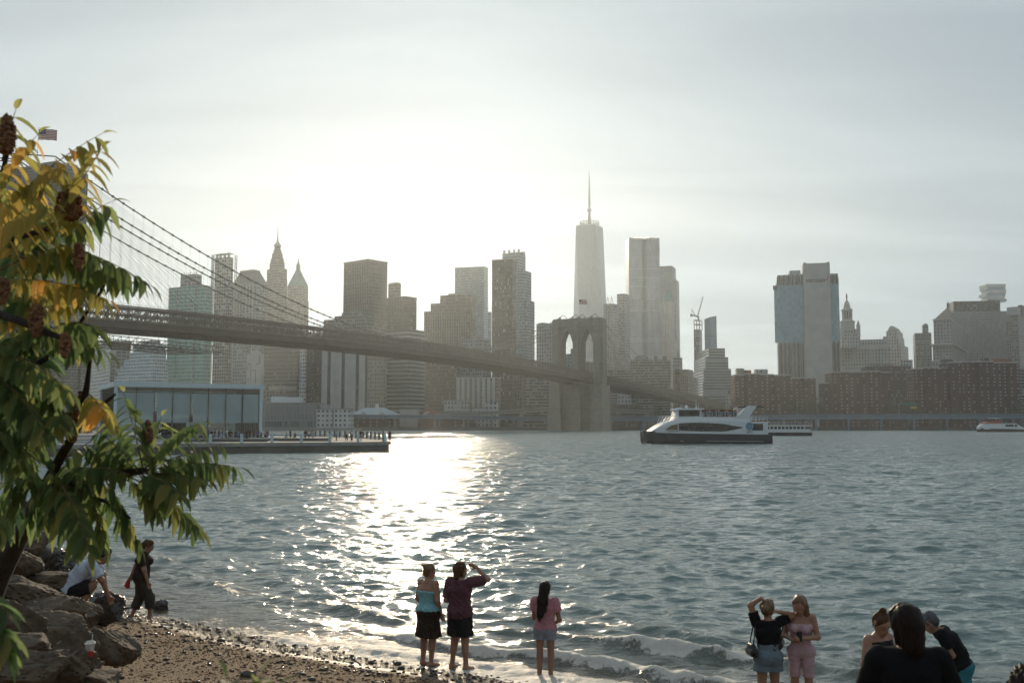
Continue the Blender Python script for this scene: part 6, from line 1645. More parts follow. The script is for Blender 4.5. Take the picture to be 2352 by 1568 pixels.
    tv, tf = text_mesh('NYC', .62, lambda x, y, z: T(22.6 + x, yy - .02 - z, 2.32 + y)); link_mesh('lettering', tv, tf, M['navy_paint'], root)
    dm = MB()
    for i in range(9): dm.box(4.6 + i * .29, 4.82 + i * .29, -(B * .95) - .12, -(B * .95) + .05, 2.68, 2.78, xf=T)
    dm.build('bow_marks', M['navy_paint'], root)
    g = random.Random(3)
    cols = [('maroon_cloth', 'blue_cloth', 'hair_brown', 0), ('dark_print', 'charcoal_cloth', 'hair_dark', 0), ('sand_cloth', 'blue_cloth', 'hair_brown', 1), ('red_plastic', 'charcoal_cloth', 'hair_dark', 0), ('white_cloth', 'blue_cloth', 'hair_brown', 3), ('charcoal_cloth', 'charcoal_cloth', 'hair_dark', 1)]
    nms = ['in dark red', 'in dark print', 'in sand colour', 'in bright red', 'in white', 'in charcoal']
    for i in range(44):
        x = 12.6 + 7.4 * ((i % 22) + g.uniform(.1, .6)) / 22; y = -B * .86 + (2.2 if i >= 22 else 0) + g.uniform(0, .6); q = i % 6
        p = T(x, y, 5.74); small_person('ferry passenger %s on the open top deck of the large ferry' % nms[q], p, g.uniform(0, 6.28), *cols[q], 1.7, 'passengers on the large ferry')
    for x in (23.2, 24.3, 25.0): small_person('ferry passenger in sand colour standing on the aft deck of the large ferry', T(x, -B * .6, 4.76), 1.2, *cols[2], 1.7, 'passengers on the ferry aft deck')
ferry()

def tour_boat():
    Y = 384.0; x0, x1 = K(1690, 1000) * Y, K(1858, 1000) * Y; c = Vector(((x0 + x1) / 2, Y, 0)); B = 4.2
    root = thing('tour_boat', tuple(c), 'white two deck tour boat with rows of windows behind the ferry stern', 'boat')
    h = MB(); loft(h, [[(x, Y - B * w, z), (x, Y - B * w * .9, -.8), (x, Y + B * w * .9, -.8), (x, Y + B * w, z)] for x, w, z in ((x0 - 3, .25, 2.3), (x0 + 1, .8, 1.7), (x0 + 6, 1, 1.3), (x1, 1, 1.2))]); h.build('hull', M['navy_paint'], root)
    MB().box(x0 + 1, x1 - .6, Y - B, Y + B, 1.35, 2.5).build('lower_wall', M['white_paint'], root)
    MB().box(x0 + 2, x1 - 3, Y - B + .1, Y + B - .1, 2.5, 3.5).build('lower_windows', M['dark_glass'], root)
    m_ = MB()
    for i in range(17): x = x0 + 2 + i * (x1 - x0 - 5) / 16; m_.box(x - .16, x + .16, Y - B, Y - B + .2, 2.5, 3.6)
    m_.build('window_post', M['white_paint'], root)
    MB().box(x0 + .5, x1 + .2, Y - B - .15, Y + B + .15, 3.6, 4.05).build('upper_deck', M['white_paint'], root)
    w_ = MB(); a = K(1738, 976) * Y
    w_.box(x0 + 4, a, Y - 3.4, Y + 3.4, 4.05, 4.7); w_.box(x0 + 4, a, Y - 3.4, Y + 3.4, 5.9, 6.2); w_.box(x0 + 4.3, a - .3, Y - 3.3, Y + 3.3, 4.7, 5.9, 1); w_.build('wheelhouse', [M['white_paint'], M['dark_glass']], root)
    MB().box(x0 + 3.6, a + 2.5, Y - 3.9, Y + 3.9, 6.2, 6.4).build('roof', M['white_paint'], root)
    r = MB(); a2 = a + .5
    for z in (4.6, 5.1): r.beam((a2, Y - B, z), (x1, Y - B, z), .06); r.beam((a2, Y + B, z), (x1, Y + B, z), .06)
    for i in range(16): x = a2 + i * (x1 - a2) / 15; r.beam((x, Y - B, 4.05), (x, Y - B, 5.1), .07)
    r.build('railing', M['white_paint'], root)
    g = random.Random(8); cols = [('white_cloth', 'blue_cloth', 'hair_brown', 3, 'white'), ('maroon_cloth', 'blue_cloth', 'hair_brown', 0, 'dark red'), ('charcoal_cloth', 'charcoal_cloth', 'hair_dark', 1, 'charcoal')]
    for i in range(26):
        q = cols[i % 3]; small_person('passenger in %s on the open upper deck of the two deck tour boat' % q[4], (a2 + .4 + (x1 - a2 - 1.2) * (i % 13 + g.random() * .6) / 13, Y - 3.6 + (3 if i > 12 else 0), 4.05), g.uniform(0, 6), *q[:4], 1.7, 'passengers on the tour boat')
tour_boat()

def red_boat():
    Y = 615.0; x0, x1 = K(2245, 980) * Y, K(2348, 980) * Y; B = 4; L = x1 - x0
    root = thing('red_topped_boat', ((x0 + x1) / 2, Y, 0), 'white ferry boat with a red upper deck near the right edge', 'boat')
    h = MB(); loft(h, [[(x0 + u * L, Y - B * w, z), (x0 + u * L + .4, Y - B * w * .9, -.8), (x0 + u * L + .4, Y + B * w * .9, -.8), (x0 + u * L, Y + B * w, z)] for u, w, z in ((0, .35, 2.6), (.06, .75, 2.2), (.3, 1, 1.9), (1, 1, 1.6))]); h.build('hull', M['black'], root)
    s = MB(); loft(s, [[(x0 + u * L, Y - B * w, 1.6), (x0 + u * L, Y + B * w, 1.6), (x0 + u * L, Y + B * w * .9, z), (x0 + u * L, Y - B * w * .9, z)] for u, w, z in ((.0, .4, 2.7), (.03, .55, 3.6), (.12, .9, 5.2), (.8, 1, 5.2), (.9, 1, 3.4), (.98, 1, 2.4))]); s.build('cabin', M['white_paint'], root)
    r = MB(); loft(r, [[(x0 + u * L, Y - B * w, z0), (x0 + u * L, Y + B * w, z0), (x0 + u * L, Y + B * w * .9, z), (x0 + u * L, Y - B * w * .9, z)] for u, w, z0, z in ((.10, .85, 5.0, 5.3), (.2, .95, 5.2, 6.4), (.48, .95, 5.2, 6.4), (.485, .95, 5.2, 5.3))]); r.build('red_upper_deck', mat('boat_red', (.42, .06, .03), .5), root)
    MB().box(x0 + .22 * L, x0 + .24 * L + 3, Y - 2, Y + 2, 6.4, 7.4).build('wheelhouse', M['dark_glass'], root); MB().box(x0 + .30 * L, x0 + .48 * L, Y - 2.6, Y + 2.6, 8.2, 8.5).build('awning', M['white_paint'], root)
    for x in (.31, .39, .47): MB().beam((x0 + x * L, Y - 2.4, 6.4), (x0 + x * L, Y - 2.4, 8.2), .14).build('awning_post', M['metal'], root)
    w = MB(); 
    for u in (.56, .62, .68, .76): w.box(x0 + u * L, x0 + u * L + 1.6, Y - B - .03, Y - B + .2, 3.2, 4.6)
    w.build('window', M['dark_glass'], root)
red_boat()
# ================================================================== rocks, pebbles, cup
M['rock'] = mat('boulder_stone', (.10, .070, .044), .85, var=.45, vscale=3.0, bump=.03, bscale=7)
M['rock_wet'] = mat('wet_boulder', (.045, .036, .028), .30, var=.4, vscale=3.0, bump=.02, bscale=7)
def ico(n):
    import bmesh
    bm = bmesh.new(); bmesh.ops.create_icosphere(bm, subdivisions=n, radius=1)
    v = np.array([x.co[:] for x in bm.verts]); f = [tuple(q.index for q in p.verts) for p in bm.faces]; bm.free(); return v, f
ICO = {n: ico(n) for n in (1, 2, 5)}
def rock_verts(seed, cuts=13):
    g = np.random.default_rng(seed); d, f = ICO[5]
    nr = g.normal(size=(cuts, 3)); nr /= np.linalg.norm(nr, axis=1)[:, None]; hgt = g.uniform(.62, 1.0, cuts)
    dots = d @ nr.T
    r = np.min(np.where(dots > .05, hgt / np.maximum(dots, .05), 9), 1); r = np.minimum(r, 1.25)
    p = d * r[:, None]
    n1 = fbm(p[:, 0] * 2.2 + p[:, 2] * 1.3 + seed, p[:, 1] * 2.2 - p[:, 2] * 1.7, 5, seed) - .5
    n2 = fbm(p[:, 0] * 9 + p[:, 2] * 5 + seed, p[:, 1] * 9 + p[:, 2] * 7, 3, seed + 3) - .5
    n3 = np.abs(fbm(p[:, 0] * 3.1 + p[:, 2] * 2.3 + seed * 3, p[:, 1] * 3.3 - p[:, 2] * 2.9, 4, seed + 9) - .5)
    return p * (1 + .34 * n1 + .12 * n2 - .22 * np.exp(-(n3 / .03) ** 2) * .35)[:, None], f
def boulder(label, x, y, Y, sx, sy, sz, seed, wet=False, rz=0.0, tilt=(0, 0)):
    p = at(x, y, Y); v, f = rock_verts(seed); sx, sy, sz = sx * .60, sy * .60, sz * .66
    m_ = (Matrix.Rotation(rz, 3, 'Z') @ Matrix.Rotation(tilt[0], 3, 'X') @ Matrix.Rotation(tilt[1], 3, 'Y'))
    v = (np.array(m_) @ (v * np.array((sx, sy, sz))).T).T + np.array(p)
    o = link_mesh('boulder', v, f, M['rock_wet' if wet else 'rock'], None, (p.x, p.y, p.z), True)
    o.data.set_sharp_from_angle(angle=R(38))
    tag(o, label, 'boulder', 'boulders of the bank')
BL = [('broad boulder at the far left edge under the sumac trunk', 10, 1300, 15.0, .95, .8, .45, 1), ('long dark boulder reaching right behind the crouching man', 92, 1345, 15.5, 1.15, .7, .30, 2), ('rounded tan boulder left of the crouching man', 62, 1378, 13.2, .80, .8, .42, 3), ('big pale boulder below the tan rounded one', 112, 1412, 12.6, .62, .6, .40, 4),
      ('blocky brown boulder at the left edge, half behind a leaf', 22, 1440, 11.2, .48, .5, .42, 5), ('wedge boulder with a flat top in the middle of the pile', 118, 1456, 11.8, .60, .5, .36, 6), ('low slab boulder left of the wedge with sunlit edge', 60, 1490, 10.6, .62, .5, .24, 7), ('rounded boulder just left of the red drink', 160, 1500, 10.4, .42, .4, .30, 8),
      ('dark angular boulder right of the red drink', 258, 1488, 11.4, .42, .40, .36, 9), ('large low boulder carrying the red drink', 160, 1548, 9.6, .85, .6, .34, 10), ('smooth egg shaped boulder under the drink', 132, 1520, 9.9, .26, .26, .18, 11), ('dark boulder in the lower left corner', 35, 1560, 8.8, .60, .6, .32, 12),
      ('small pointed boulder right of the crouching man', 190, 1420, 14.2, .36, .36, .26, 13), ('wet dark boulder between the crouching man and the walking woman', 238, 1392, 17.4, .50, .45, .40, 14), ('wet dark boulder behind the walking woman', 312, 1404, 22.2, .62, .5, .32, 15), ('flat wet rock at the tip of the bank right of the walking woman', 366, 1398, 21.9, .34, .3, .26, 16),
      ('shiny wet slab behind the crouching man at the water', 170, 1326, 19.5, .95, .6, .26, 17), ('dark boulder below the lowest sumac leaves', 118, 1288, 20.0, .80, .7, .50, 18), ('far boulder at the water under the sumac trunk', 50, 1262, 19.0, 1.0, .8, .45, 19), ('small flat stone at the bottom edge under the egg shaped boulder', 232, 1560, 9.4, .36, .34, .12, 20),
      ('low boulder on the gravel above the walking woman feet', 205, 1404, 16.4, .38, .36, .2, 23), ('thin slab boulder at the left edge near the bottom', 10, 1520, 9.6, .46, .5, .2, 24)]
for i, (lb, x, y, Y, sx, sy, sz, sd) in enumerate(BL): boulder(lb, x, y, Y, sx, sy, sz, sd * 7 + 1, wet=i in (13, 14, 15, 16, 17), rz=(sd * 1.7) % 3, tilt=(((sd * 37) % 7 - 3) * .07, ((sd * 53) % 7 - 3) * .09))

def pebble_cloud(name, label, n, area, size, m, seed, sub=1, density=None):
    g = np.random.default_rng(seed); V0, F0 = ICO[sub]
    F0 = np.array(F0); X, Y = area(g, n)
    s = size(g, len(X)); Z = beach_z(X, Y)
    ang = g.uniform(0, 6.28, len(X)); c_, s_ = np.cos(ang), np.sin(ang)
    a = s * g.uniform(.8, 1.3, len(X)); b = s * g.uniform(.6, 1.0, len(X)); h = s * g.uniform(.35, .7, len(X))
    jit = 1 + g.normal(0, .10, (len(X), len(V0)))
    vx = V0[None, :, 0] * a[:, None] * jit; vy = V0[None, :, 1] * b[:, None] * jit; vz = V0[None, :, 2] * h[:, None] * jit
    P = np.stack([vx * c_[:, None] - vy * s_[:, None] + X[:, None], vx * s_[:, None] + vy * c_[:, None] + Y[:, None], vz + (Z + h * .35)[:, None]], -1).reshape(-1, 3)
    Fc = (F0[None] + (np.arange(len(X)) * len(V0))[:, None, None]).reshape(-1, 3)
    me = bpy.data.meshes.new(name); me.vertices.add(len(P)); me.vertices.foreach_set('co', P.ravel()); me.loops.add(Fc.size); me.loops.foreach_set('vertex_index', Fc.ravel().astype(np.int32))
    me.polygons.add(len(Fc)); me.polygons.foreach_set('loop_start', np.arange(0, Fc.size, 3, dtype=np.int32)); me.update(calc_edges=True); me.polygons.foreach_set('use_smooth', np.ones(len(Fc), bool))
    me.materials.append(m); o = bpy.data.objects.new(name, me); COL.objects.link(o); tag(o, label, kind='stuff')

def pebble_mat(name, c0, c1, rough):
    m = mat(name, c0, rough); nt = m.node_tree
    geo = nt.nodes.new('ShaderNodeNewGeometry'); r = nt.nodes.new('ShaderNodeValToRGB'); nt.links.new(geo.outputs['Random Per Island'], r.inputs[0])
    r.color_ramp.elements[0].color, r.color_ramp.elements[1].color = (*c0, 1), (*c1, 1)
    e = r.color_ramp.elements.new(.85); e.color = (c1[0] * .8, c1[1] * .45, c1[2] * .35, 1)
    nt.links.new(r.outputs[0], nt.nodes['Principled BSDF'].inputs['Base Color']); return m
def near_shore(lo, hi, power=1.0):
    def f(g, n):
        X = g.uniform(-12, 9, n * 3); Y = g.uniform(8.5, 25, n * 3); s = -shore_dist(X, Y)
        lim = lo + (hi - lo) * g.random(n * 3) ** power
        k = (s > lo) & (s < lim) & (np.abs(X / Y) < .62); return X[k][:n], Y[k][:n]
    return f
WETP = pebble_mat('wet_pebbles', (.012, .010, .009), (.060, .045, .034), .16)
DRYP = pebble_mat('dry_pebbles', (.09, .060, .036), (.30, .215, .135), .8)
pebble_cloud('wet_pebbles', 'dark shiny wet pebbles along the waterline', 9000, near_shore(-.35, 3.4, 1.1), lambda g, n: .018 + .035 * g.random(n) ** 3, WETP, 1)
pebble_cloud('dry_pebbles', 'small dry brown pebbles of the beach', 26000, near_shore(1.2, 9.5), lambda g, n: .009 + .022 * g.random(n) ** 4, DRYP, 2)
pebble_cloud('cobbles', 'larger dark cobbles scattered on the beach', 130, near_shore(.1, 8, 1.2), lambda g, n: .05 + .06 * g.random(n) ** 2, mat('cobble', (.06, .045, .034), .5, var=.4, vscale=5), 3, 2)
pebble_cloud('driftwood_bits', 'dark bits of weed and wood on the gravel', 700, near_shore(1.5, 8), lambda g, n: .02 + .03 * g.random(n) ** 2, mat('weed', (.018, .014, .010), .8), 4)

def drink_cup():
    bpy.context.view_layer.update(); a_, b_ = ray(203, 1507); b = at(203, 1505, 9.5)
    hit, loc, *_r = S.ray_cast(bpy.context.evaluated_depsgraph_get(), Vector((0, 0, EYE)), Vector((a_, 1, b_)).normalized())
    if hit: b = loc + Vector((0, .03, -.004))
    root = thing('drink_cup', tuple(b), 'clear plastic cup half full of red drink with a straw on a boulder', 'cup')
    k = .115
    cp = bpy.data.materials.new('clear_plastic'); cp.use_nodes = True; pb = cp.node_tree.nodes['Principled BSDF']; pb.inputs['Base Color'].default_value = (.75, .72, .68, 1); pb.inputs['Alpha'].default_value = .45; pb.inputs['Roughness'].default_value = .15
    MB().lathe([(.0345, .052), (.046, .115), (.048, .117)], b, 16).build('cup', cp, root)
    MB().lathe([(.028, .0), (.0335, .051)], b, 16).build('drink', M['red_plastic'], root)
    MB().lathe([(.050, .116), (.050, .124), (.030, .140), (.012, .142)], b, 16).build('lid', cp, root)
    MB().tube([b + Vector((.012, 0, .05)), b + Vector((.02, 0, .20))], .004, 6).build('straw', M['white_paint'], root)
drink_cup()

# ================================================================== the people on the beach
def stand(x, Y, z=None):
    a, b = ray(x, 1400); return (a * Y, Y, bz(a * Y, Y) if z is None else z)
D_ = lambda *p: V3(*p)
# woman in turquoise top: seen from behind and her right, looks along the river to the right
p = Person('woman in turquoise strapless top and dark skirt barefoot at the waterline, hair in bun', stand(984, 16.8), R(-38), 1.66, 1.10, 'skin_light', (.35, 1, -.05), belly=.06, bust=.03, hipw=1.06,
           pose=dict(wrR=(.20, .10, .88), elR=(.235, -.03, 1.12), wrL=(-.19, .12, .90), elL=(-.23, -.02, 1.12), kneeR=(.085, .02, .49)))
p.shirt('tank_top', M['turquoise_cloth'], -.02, 0, .030, top=-.155); p.skirt('skirt', M['dark_brown_cloth'], .50, .02, .05); p.hair(M['hair_fair'], [((-.0, -.09, .07), (0, -.12, .10), .035, .038)], 1.0); p.eyes()
# man in maroon shirt shading his eyes
p = Person('man in maroon shirt and black shorts shading his eyes with a raised hand', stand(1056, 16.6), R(-28), 1.72, 1.06, 'skin_light', (.45, 1, .02), belly=.02,
           pose=dict(shR=(.185, .02, 1.40), elR=(.40, .20, 1.44), wrR=(.19, .21, 1.615), wrL=(-.15, .18, 1.02), elL=(-.24, -.02, 1.10), kneeL=(-.10, .03, .49), ankL=(-.13, -.02, .075), ankR=(.13, -.02, .075), toeR=(.19, .12, .025)),
           hands=(None, (D_(-.85, .1, .25), D_(0, .2, -1))), curl=.15)
p.shirt('shirt', M['maroon_cloth'], -.14, .85, .024, loose=.012); p.shorts('shorts', M['charcoal_cloth'], .86, .022, .045, .02); p.hair(M['hair_brown'], [((0, -.06, 0), (0, -.065, -.10), .07, .055), ((-.06, -.02, .0), (-.07, -.03, -.07), .035, .03), ((.06, -.02, .0), (.07, -.03, -.06), .035, .028)], 1.10, wr=.008); p.eyes()
# girl in pink, seen from behind, standing in the wash
p = Person('young woman with long black hair, pink shirt and grey shorts standing in the foaming wash', stand(1252, 16.1, -.13), R(-12), 1.60, .88, 'skin_tan', (.15, 1, -.1), hipw=1.05,
           pose=dict(elL=(-.20, .05, 1.10), wrL=(-.06, .22, 1.05), elR=(.24, .03, 1.08), wrR=(.12, .20, .98)))
p.shirt('shirt', M['pink_cloth'], -.02, .55, .022, loose=.02); p.shorts('shorts', M['grey_denim'], .34, .018, .02, .08)
p.hair(M['hair_dark'], [((0, -.06, .02), (-.01, -.10, -.20), .085, .090), ((-.02, -.10, -.18), (-.03, -.145, -.42), .085, .055), ((.04, -.09, -.1), (.05, -.12, -.33), .05, .03), ((-.03, -.145, -.40), (-.04, -.15, -.52), .05, .015)], 1.03, wr=.005)
# woman in black T-shirt tying her hair
p = Person('woman in black shirt and denim shorts with both arms raised to tie her hair', stand(1762, 14.0, -.12), R(8), 1.66, .96, 'skin_light', (.75, 1, 0), hipw=1.06, h=.011,
           pose=dict(shL=(-.165, 0, 1.40), elL=(-.235, .02, 1.64), wrL=(-.10, -.02, 1.74), shR=(.165, 0, 1.40), elR=(.40, .04, 1.48), wrR=(.16, -.03, 1.55), head=(.01, .01, 1.585)),
           hands=((D_(.8, -.1, -.5), D_(0, 1, 0)), (D_(-.9, -.2, .2), D_(0, 1, .3))), curl=.6)
p.shirt('shirt', M['black_cloth'], .07, .62, .018); p.shorts('shorts', M['pale_denim'], .40, .020, .028, .15); p.hair(M['hair_fair'], [((0, -.08, .02), (0, -.13, .02), .062, .058), ((0, .02, .09), (0, -.06, .10), .02, .02)], 1.06, wr=.006); p.eyes()
def bag(person, label, c, sx, sy, sz, strap, name='shoulder_bag'):
    base = person.xf(V3(*c))[0]; root = thing(name, tuple(base), label, 'bag')
    v, f = grow([([cone(V3(c[0], c[1] - sy, c[2] - sz * .3), V3(c[0], c[1] + sy, c[2] - sz * .3), sx, sx, (1, 1, 1.2)), cone(V3(c[0], c[1] - sy * .6, c[2] + sz * .5), V3(c[0], c[1] + sy * .6, c[2] + sz * .5), sx * .7, sx * .7)], .03, [])], .010)
    me = link_mesh('pouch', person.xf(v), f.tolist(), M['bag_leather'], root, smooth=True)
    b = MB(); b.tube(strap, .009, 6); b.v = [tuple(q) for q in person.xf(np.array([tuple(x) for x in b.v]))]; b.build('strap', M['bag_leather'], root, smooth=True)
bag(p, 'small black shoulder bag hanging at the back of the woman tying her hair', (-.25, -.02, 1.04), .055, .09, .10, [(-.25, -.08, 1.10), (-.22, -.09, 1.28), (-.19, -.02, 1.455), (-.20, .06, 1.3), (-.24, .07, 1.10)])
# woman in pale pink looking at her phone
p = Person('woman in pale pink crop top and bike shorts looking down at her phone, long hair', stand(1838, 14.1, -.07), R(158), 1.68, .92, 'skin_light', (.1, .9, -.45), bust=.02, hipw=1.06, h=.011,
           pose=dict(elL=(-.23, .03, 1.13), wrL=(-.04, .27, 1.14), elR=(.22, -.02, 1.12), wrR=(.08, .20, 1.10), head=(0, .05, 1.56)), hands=((D_(.3, .8, .2), D_(.2, 0, 1)), (D_(-.9, .4, .1), D_(0, .3, 1))), curl=.8)
p.shirt('crop_top', M['pale_pink_cloth'], .15, 0, .012, top=-.12); p.shorts('bike_shorts', M['pale_pink_cloth'], .80, .008, .003, .13)
p.hair(M['hair_fair'], [((-.06, -.02, 0), (-.10, .03, -.25), .05, .045), ((-.10, .03, -.23), (-.12, .07, -.44), .045, .02), ((.06, -.04, 0), (.08, -.07, -.2), .05, .03), ((0, -.07, 0), (0, -.10, -.22), .07, .05)], 1.02); p.eyes()
bag(p, 'black shoulder bag on the arm of the woman with the phone', (.285, .04, 1.03), .055, .12, .085, [(.28, -.06, 1.08), (.25, -.05, 1.25), (.17, .0, 1.455), (.23, .08, 1.25), (.28, .12, 1.08)])
ph_b = p.xf(V3(-.02, .36, 1.175))[0]; phn = thing('phone', tuple(ph_b), 'black phone in the hands of the woman in pale pink', 'phone')
pb_ = MB(); pb_.box(-.055, .02, .345, .355, 1.12, 1.25); pb_.v = [tuple(q) for q in p.xf(np.array(pb_.v))]; pb_.build('case', M['black'], phn)
# woman in dark dress
p = Person('woman in dark patterned sleeveless dress with a top bun, behind the big man', stand(2016, 12.0, .06), R(-150), 1.70, 1.08, 'skin_light', (.15, .9, -.35), bust=.04, belly=.03, h=.011,
           pose=dict(elR=(.25, .0, 1.12), wrR=(.05, .25, 1.02), elL=(-.25, .02, 1.12), wrL=(-.06, .24, 1.0), head=(0, .05, 1.56)), curl=.8)
p.shirt('bodice', M['dark_print'], -.08, 0, .014, top=-.06); p.skirt('dress_skirt', M['dark_print'], .42, .1, .09); p.hair(M['hair_brown'], [((0, -.03, .12), (0, -.03, .16), .045, .04)], 1.02, wr=.006); p.eyes()
# bending boy
p = Person('boy in black shirt, teal shorts and patterned headscarf bending forward in the water', stand(2206, 13.0, -.02), R(62), 1.66, .86, 'skin_tan', (.1, .75, -.6), h=.011,
           pose=dict(waist=(0, .03, 1.09), chest=(0, .14, 1.25), neck=(0, .26, 1.37), head=(0, .38, 1.46), shL=(-.15, .22, 1.34), shR=(.15, .22, 1.34), elL=(-.20, .10, 1.10), wrL=(-.08, .30, 1.0), elR=(.22, .08, 1.12), wrR=(.08, .28, .98)), curl=.7)
p.shirt('shirt', M['black_cloth'], -.04, .7, .022, loose=.012); p.shorts('shorts', M['teal_cloth'], .8, .02, .03, .03); p.hair(M['bandana_cloth'], [((0, .05, .06), (0, .09, .045), .055, .03)], 1.06, 'headscarf', .003); p.eyes()
# big man close to the camera, seen from behind
p = Person('man in black shirt with thick dark hair, seen from behind nearest to the camera', stand(2080, 6.7, at(2080, 1390, 6.7).z - 1.77), R(-6), 1.78, 1.0, 'skin_light', (-.25, 1, -.1), belly=.04, h=.0095,
           pose=dict(shL=(-.175, -.01, 1.36), shR=(.185, -.01, 1.36), elL=(-.25, .06, 1.10), wrL=(-.16, .25, 1.0), elR=(.30, .07, 1.10), wrR=(.30, .30, 1.0)), curl=.7)
p.shirt('shirt', M['black_cloth'], -.16, .72, .022, loose=.012, wr=.0015); p.shorts('shorts', M['charcoal_cloth'], .9, .02, .03, .02)
p.hair(M['hair_dark'], [((0, -.07, .0), (0, -.075, -.13), .080, .070), ((-.055, -.02, .02), (-.06, -.02, -.10), .036, .03), ((.055, -.03, .02), (.06, -.03, -.11), .036, .03)], .96, wr=.003)
# curly head in the corner
p = Person('person with dark curly hair at the very corner beside the bending boy', stand(2362, 5.6, at(2362, 1538, 5.6).z - 1.66), R(0), 1.66, 1.0, 'skin_tan', (0, 1, 0), h=.012)
p.shirt('shirt', M['blue_cloth'], -.1, .6, .02); p.shorts('shorts', M['charcoal_cloth'], .8, .02, .02, .03); p.hair(M['hair_dark'], [((-.07, -.02, .02), (-.09, -.03, -.08), .06, .05), ((.07, -.02, .02), (.09, -.03, -.08), .06, .05), ((0, -.05, .06), (0, -.07, -.1), .10, .08)], 1.18, wr=.014)
# woman walking on the rocks
p = Person('woman in dark brown clothes walking barefoot over the pebbles, carrying shoes', stand(322, 20.6, -.02), R(-72), 1.66, 1.16, 'skin_light', (.0, .9, -.4), belly=.05, bust=.04, hipw=1.08,
           pose=dict(chest=(0, .03, 1.27), neck=(0, .05, 1.42), head=(0, .12, 1.55), shL=(-.165, .03, 1.375), shR=(.165, .03, 1.375), kneeR=(.09, .18, .52), ankR=(.09, .20, .10), toeR=(.10, .36, .03), kneeL=(-.09, -.02, .49), ankL=(-.09, -.18, .09), toeL=(-.1, -.03, .03), elR=(.24, .06, 1.10), wrR=(.22, .14, .84), elL=(-.24, -.12, 1.12), wrL=(-.22, -.22, .90)))
p.shirt('shirt', M['dark_brown_cloth'], -.10, .75, .022, loose=.015); p.shorts('cropped_trousers', M['olive_cloth'], 1.55, .018, .02, .05); p.hair(M['hair_brown'], [((0, -.08, .02), (0, -.11, .0), .05, .045)], 1.02); p.eyes()
sb = p.xf(V3(-.22, -.26, .78))[0]; sh = thing('sandals', tuple(sb), 'red sandals held in the hand of the walking woman', 'sandals')
sm = MB(); sm.tube([(-.22, -.26, .84), (-.22, -.30, .70)], [.03, .045], 8); sm.tube([(-.18, -.25, .84), (-.18, -.27, .68)], [.03, .045], 8); sm.v = [tuple(q) for q in p.xf(np.array([tuple(x) for x in sm.v]))]; sm.build('soles', M['red_plastic'], sh)
# crouching man
p = Person('man in white shirt crouching on the boulders and reaching down to the pebbles', stand(158, 15.6, at(158, 1412, 15.6).z), R(-70), 1.72, 1.0, 'skin_tan', (.1, .8, -.55), h=.012,
           pose=dict(hipL=(-.09, -.06, .34), hipR=(.09, -.06, .34), pel=(0, -.06, .40), waist=(0, .03, .52), chest=(0, .19, .68), neck=(0, .34, .80), head=(0, .46, .88), shL=(-.165, .30, .76), shR=(.165, .30, .76), kneeL=(-.14, .33, .44), kneeR=(.16, .33, .44), ankL=(-.12, .12, .075), ankR=(.14, .12, .075), toeL=(-.14, .28, .025), toeR=(.17, .28, .025),
                     elL=(-.20, .46, .56), wrL=(-.10, .52, .34), elR=(.23, .46, .53), wrR=(.16, .56, .28)), curl=.5)
p.shirt('shirt', M['white_cloth'], -.03, .8, .022, loose=.015); p.shorts('shorts', M['charcoal_cloth'], .9, .02, .03, .04); p.hair(M['hair_dark'], [], 1.02); p.eyes()
# ================================================================== sumac tree at the left, close to the camera
def leaf_mat(name, c0, c1, c2):
    m = bpy.data.materials.new(name); m.use_nodes = True; nt = m.node_tree; b = nt.nodes['Principled BSDF']
    geo = nt.nodes.new('ShaderNodeNewGeometry'); r = nt.nodes.new('ShaderNodeValToRGB'); nt.links.new(geo.outputs['Random Per Island'], r.inputs[0])
    r.color_ramp.elements[0].color, r.color_ramp.elements[1].color = (*c0, 1), (*c2, 1); e = r.color_ramp.elements.new(.75); e.color = (*c1, 1)
    nt.links.new(r.outputs[0], b.inputs['Base Color']); b.inputs['Roughness'].default_value = .6; b.inputs['Specular IOR Level'].default_value = .3
    t = nt.nodes.new('ShaderNodeBsdfTranslucent'); hs = nt.nodes.new('ShaderNodeHueSaturation'); hs.inputs['Value'].default_value = 4.4; hs.inputs['Saturation'].default_value = 1.0
    nt.links.new(r.outputs[0], hs.inputs['Color']); nt.links.new(hs.outputs[0], t.inputs[0])
    x = nt.nodes.new('ShaderNodeMixShader'); x.inputs[0].default_value = .6
    nt.links.new(b.outputs[0], x.inputs[1]); nt.links.new(t.outputs[0], x.inputs[2]); nt.links.new(x.outputs[0], nt.nodes['Material Output'].inputs[0])
    return m
LEAF_G = leaf_mat('sumac_leaf_green', (.042, .068, .028), (.080, .108, .042), (.14, .14, .05))
LEAF_Y = leaf_mat('sumac_leaf_turning', (.10, .11, .034), (.19, .165, .045), (.32, .19, .055))
M['sumac_bark'] = mat('sumac_bark', (.030, .023, .017), .9, var=.4, vscale=18, bump=.006, bscale=40)
M['twig'] = mat('sumac_twig', (.15, .085, .035), .7, var=.3, vscale=20)
M['sumac_fruit'] = mat('sumac_fruit', (.20, .095, .040), .75, var=.5, vscale=60)

def leaflet(mb, p, d, nrm, L, W, g, droop):
    """a pointed, folded, toothed blade"""
    d = d.normalized(); s = d.cross(nrm).normalized(); n = s.cross(d)
    N = 9; rows = []
    for i in range(N + 1):
        t = i / N
        w = W * (math.sin(math.pi * min(1, t ** .72)) ** .8) * (1 - .12 * (i % 2)) * (1 if i < N else 0)
        c = p + d * (L * t) - Vector((0, 0, 1)) * (droop * L * t * t) + n * (.05 * L * math.sin(3 * t))
        rows.append((c - s * w + n * w * .28, c, c + s * w + n * w * .28))
    vs = [q for r in rows for q in r]; fs = []
    for i in range(N):
        a = 3 * i; fs += [(a, a + 1, a + 4, a + 3), (a + 1, a + 2, a + 5, a + 4)]
    mb.add(vs, fs)

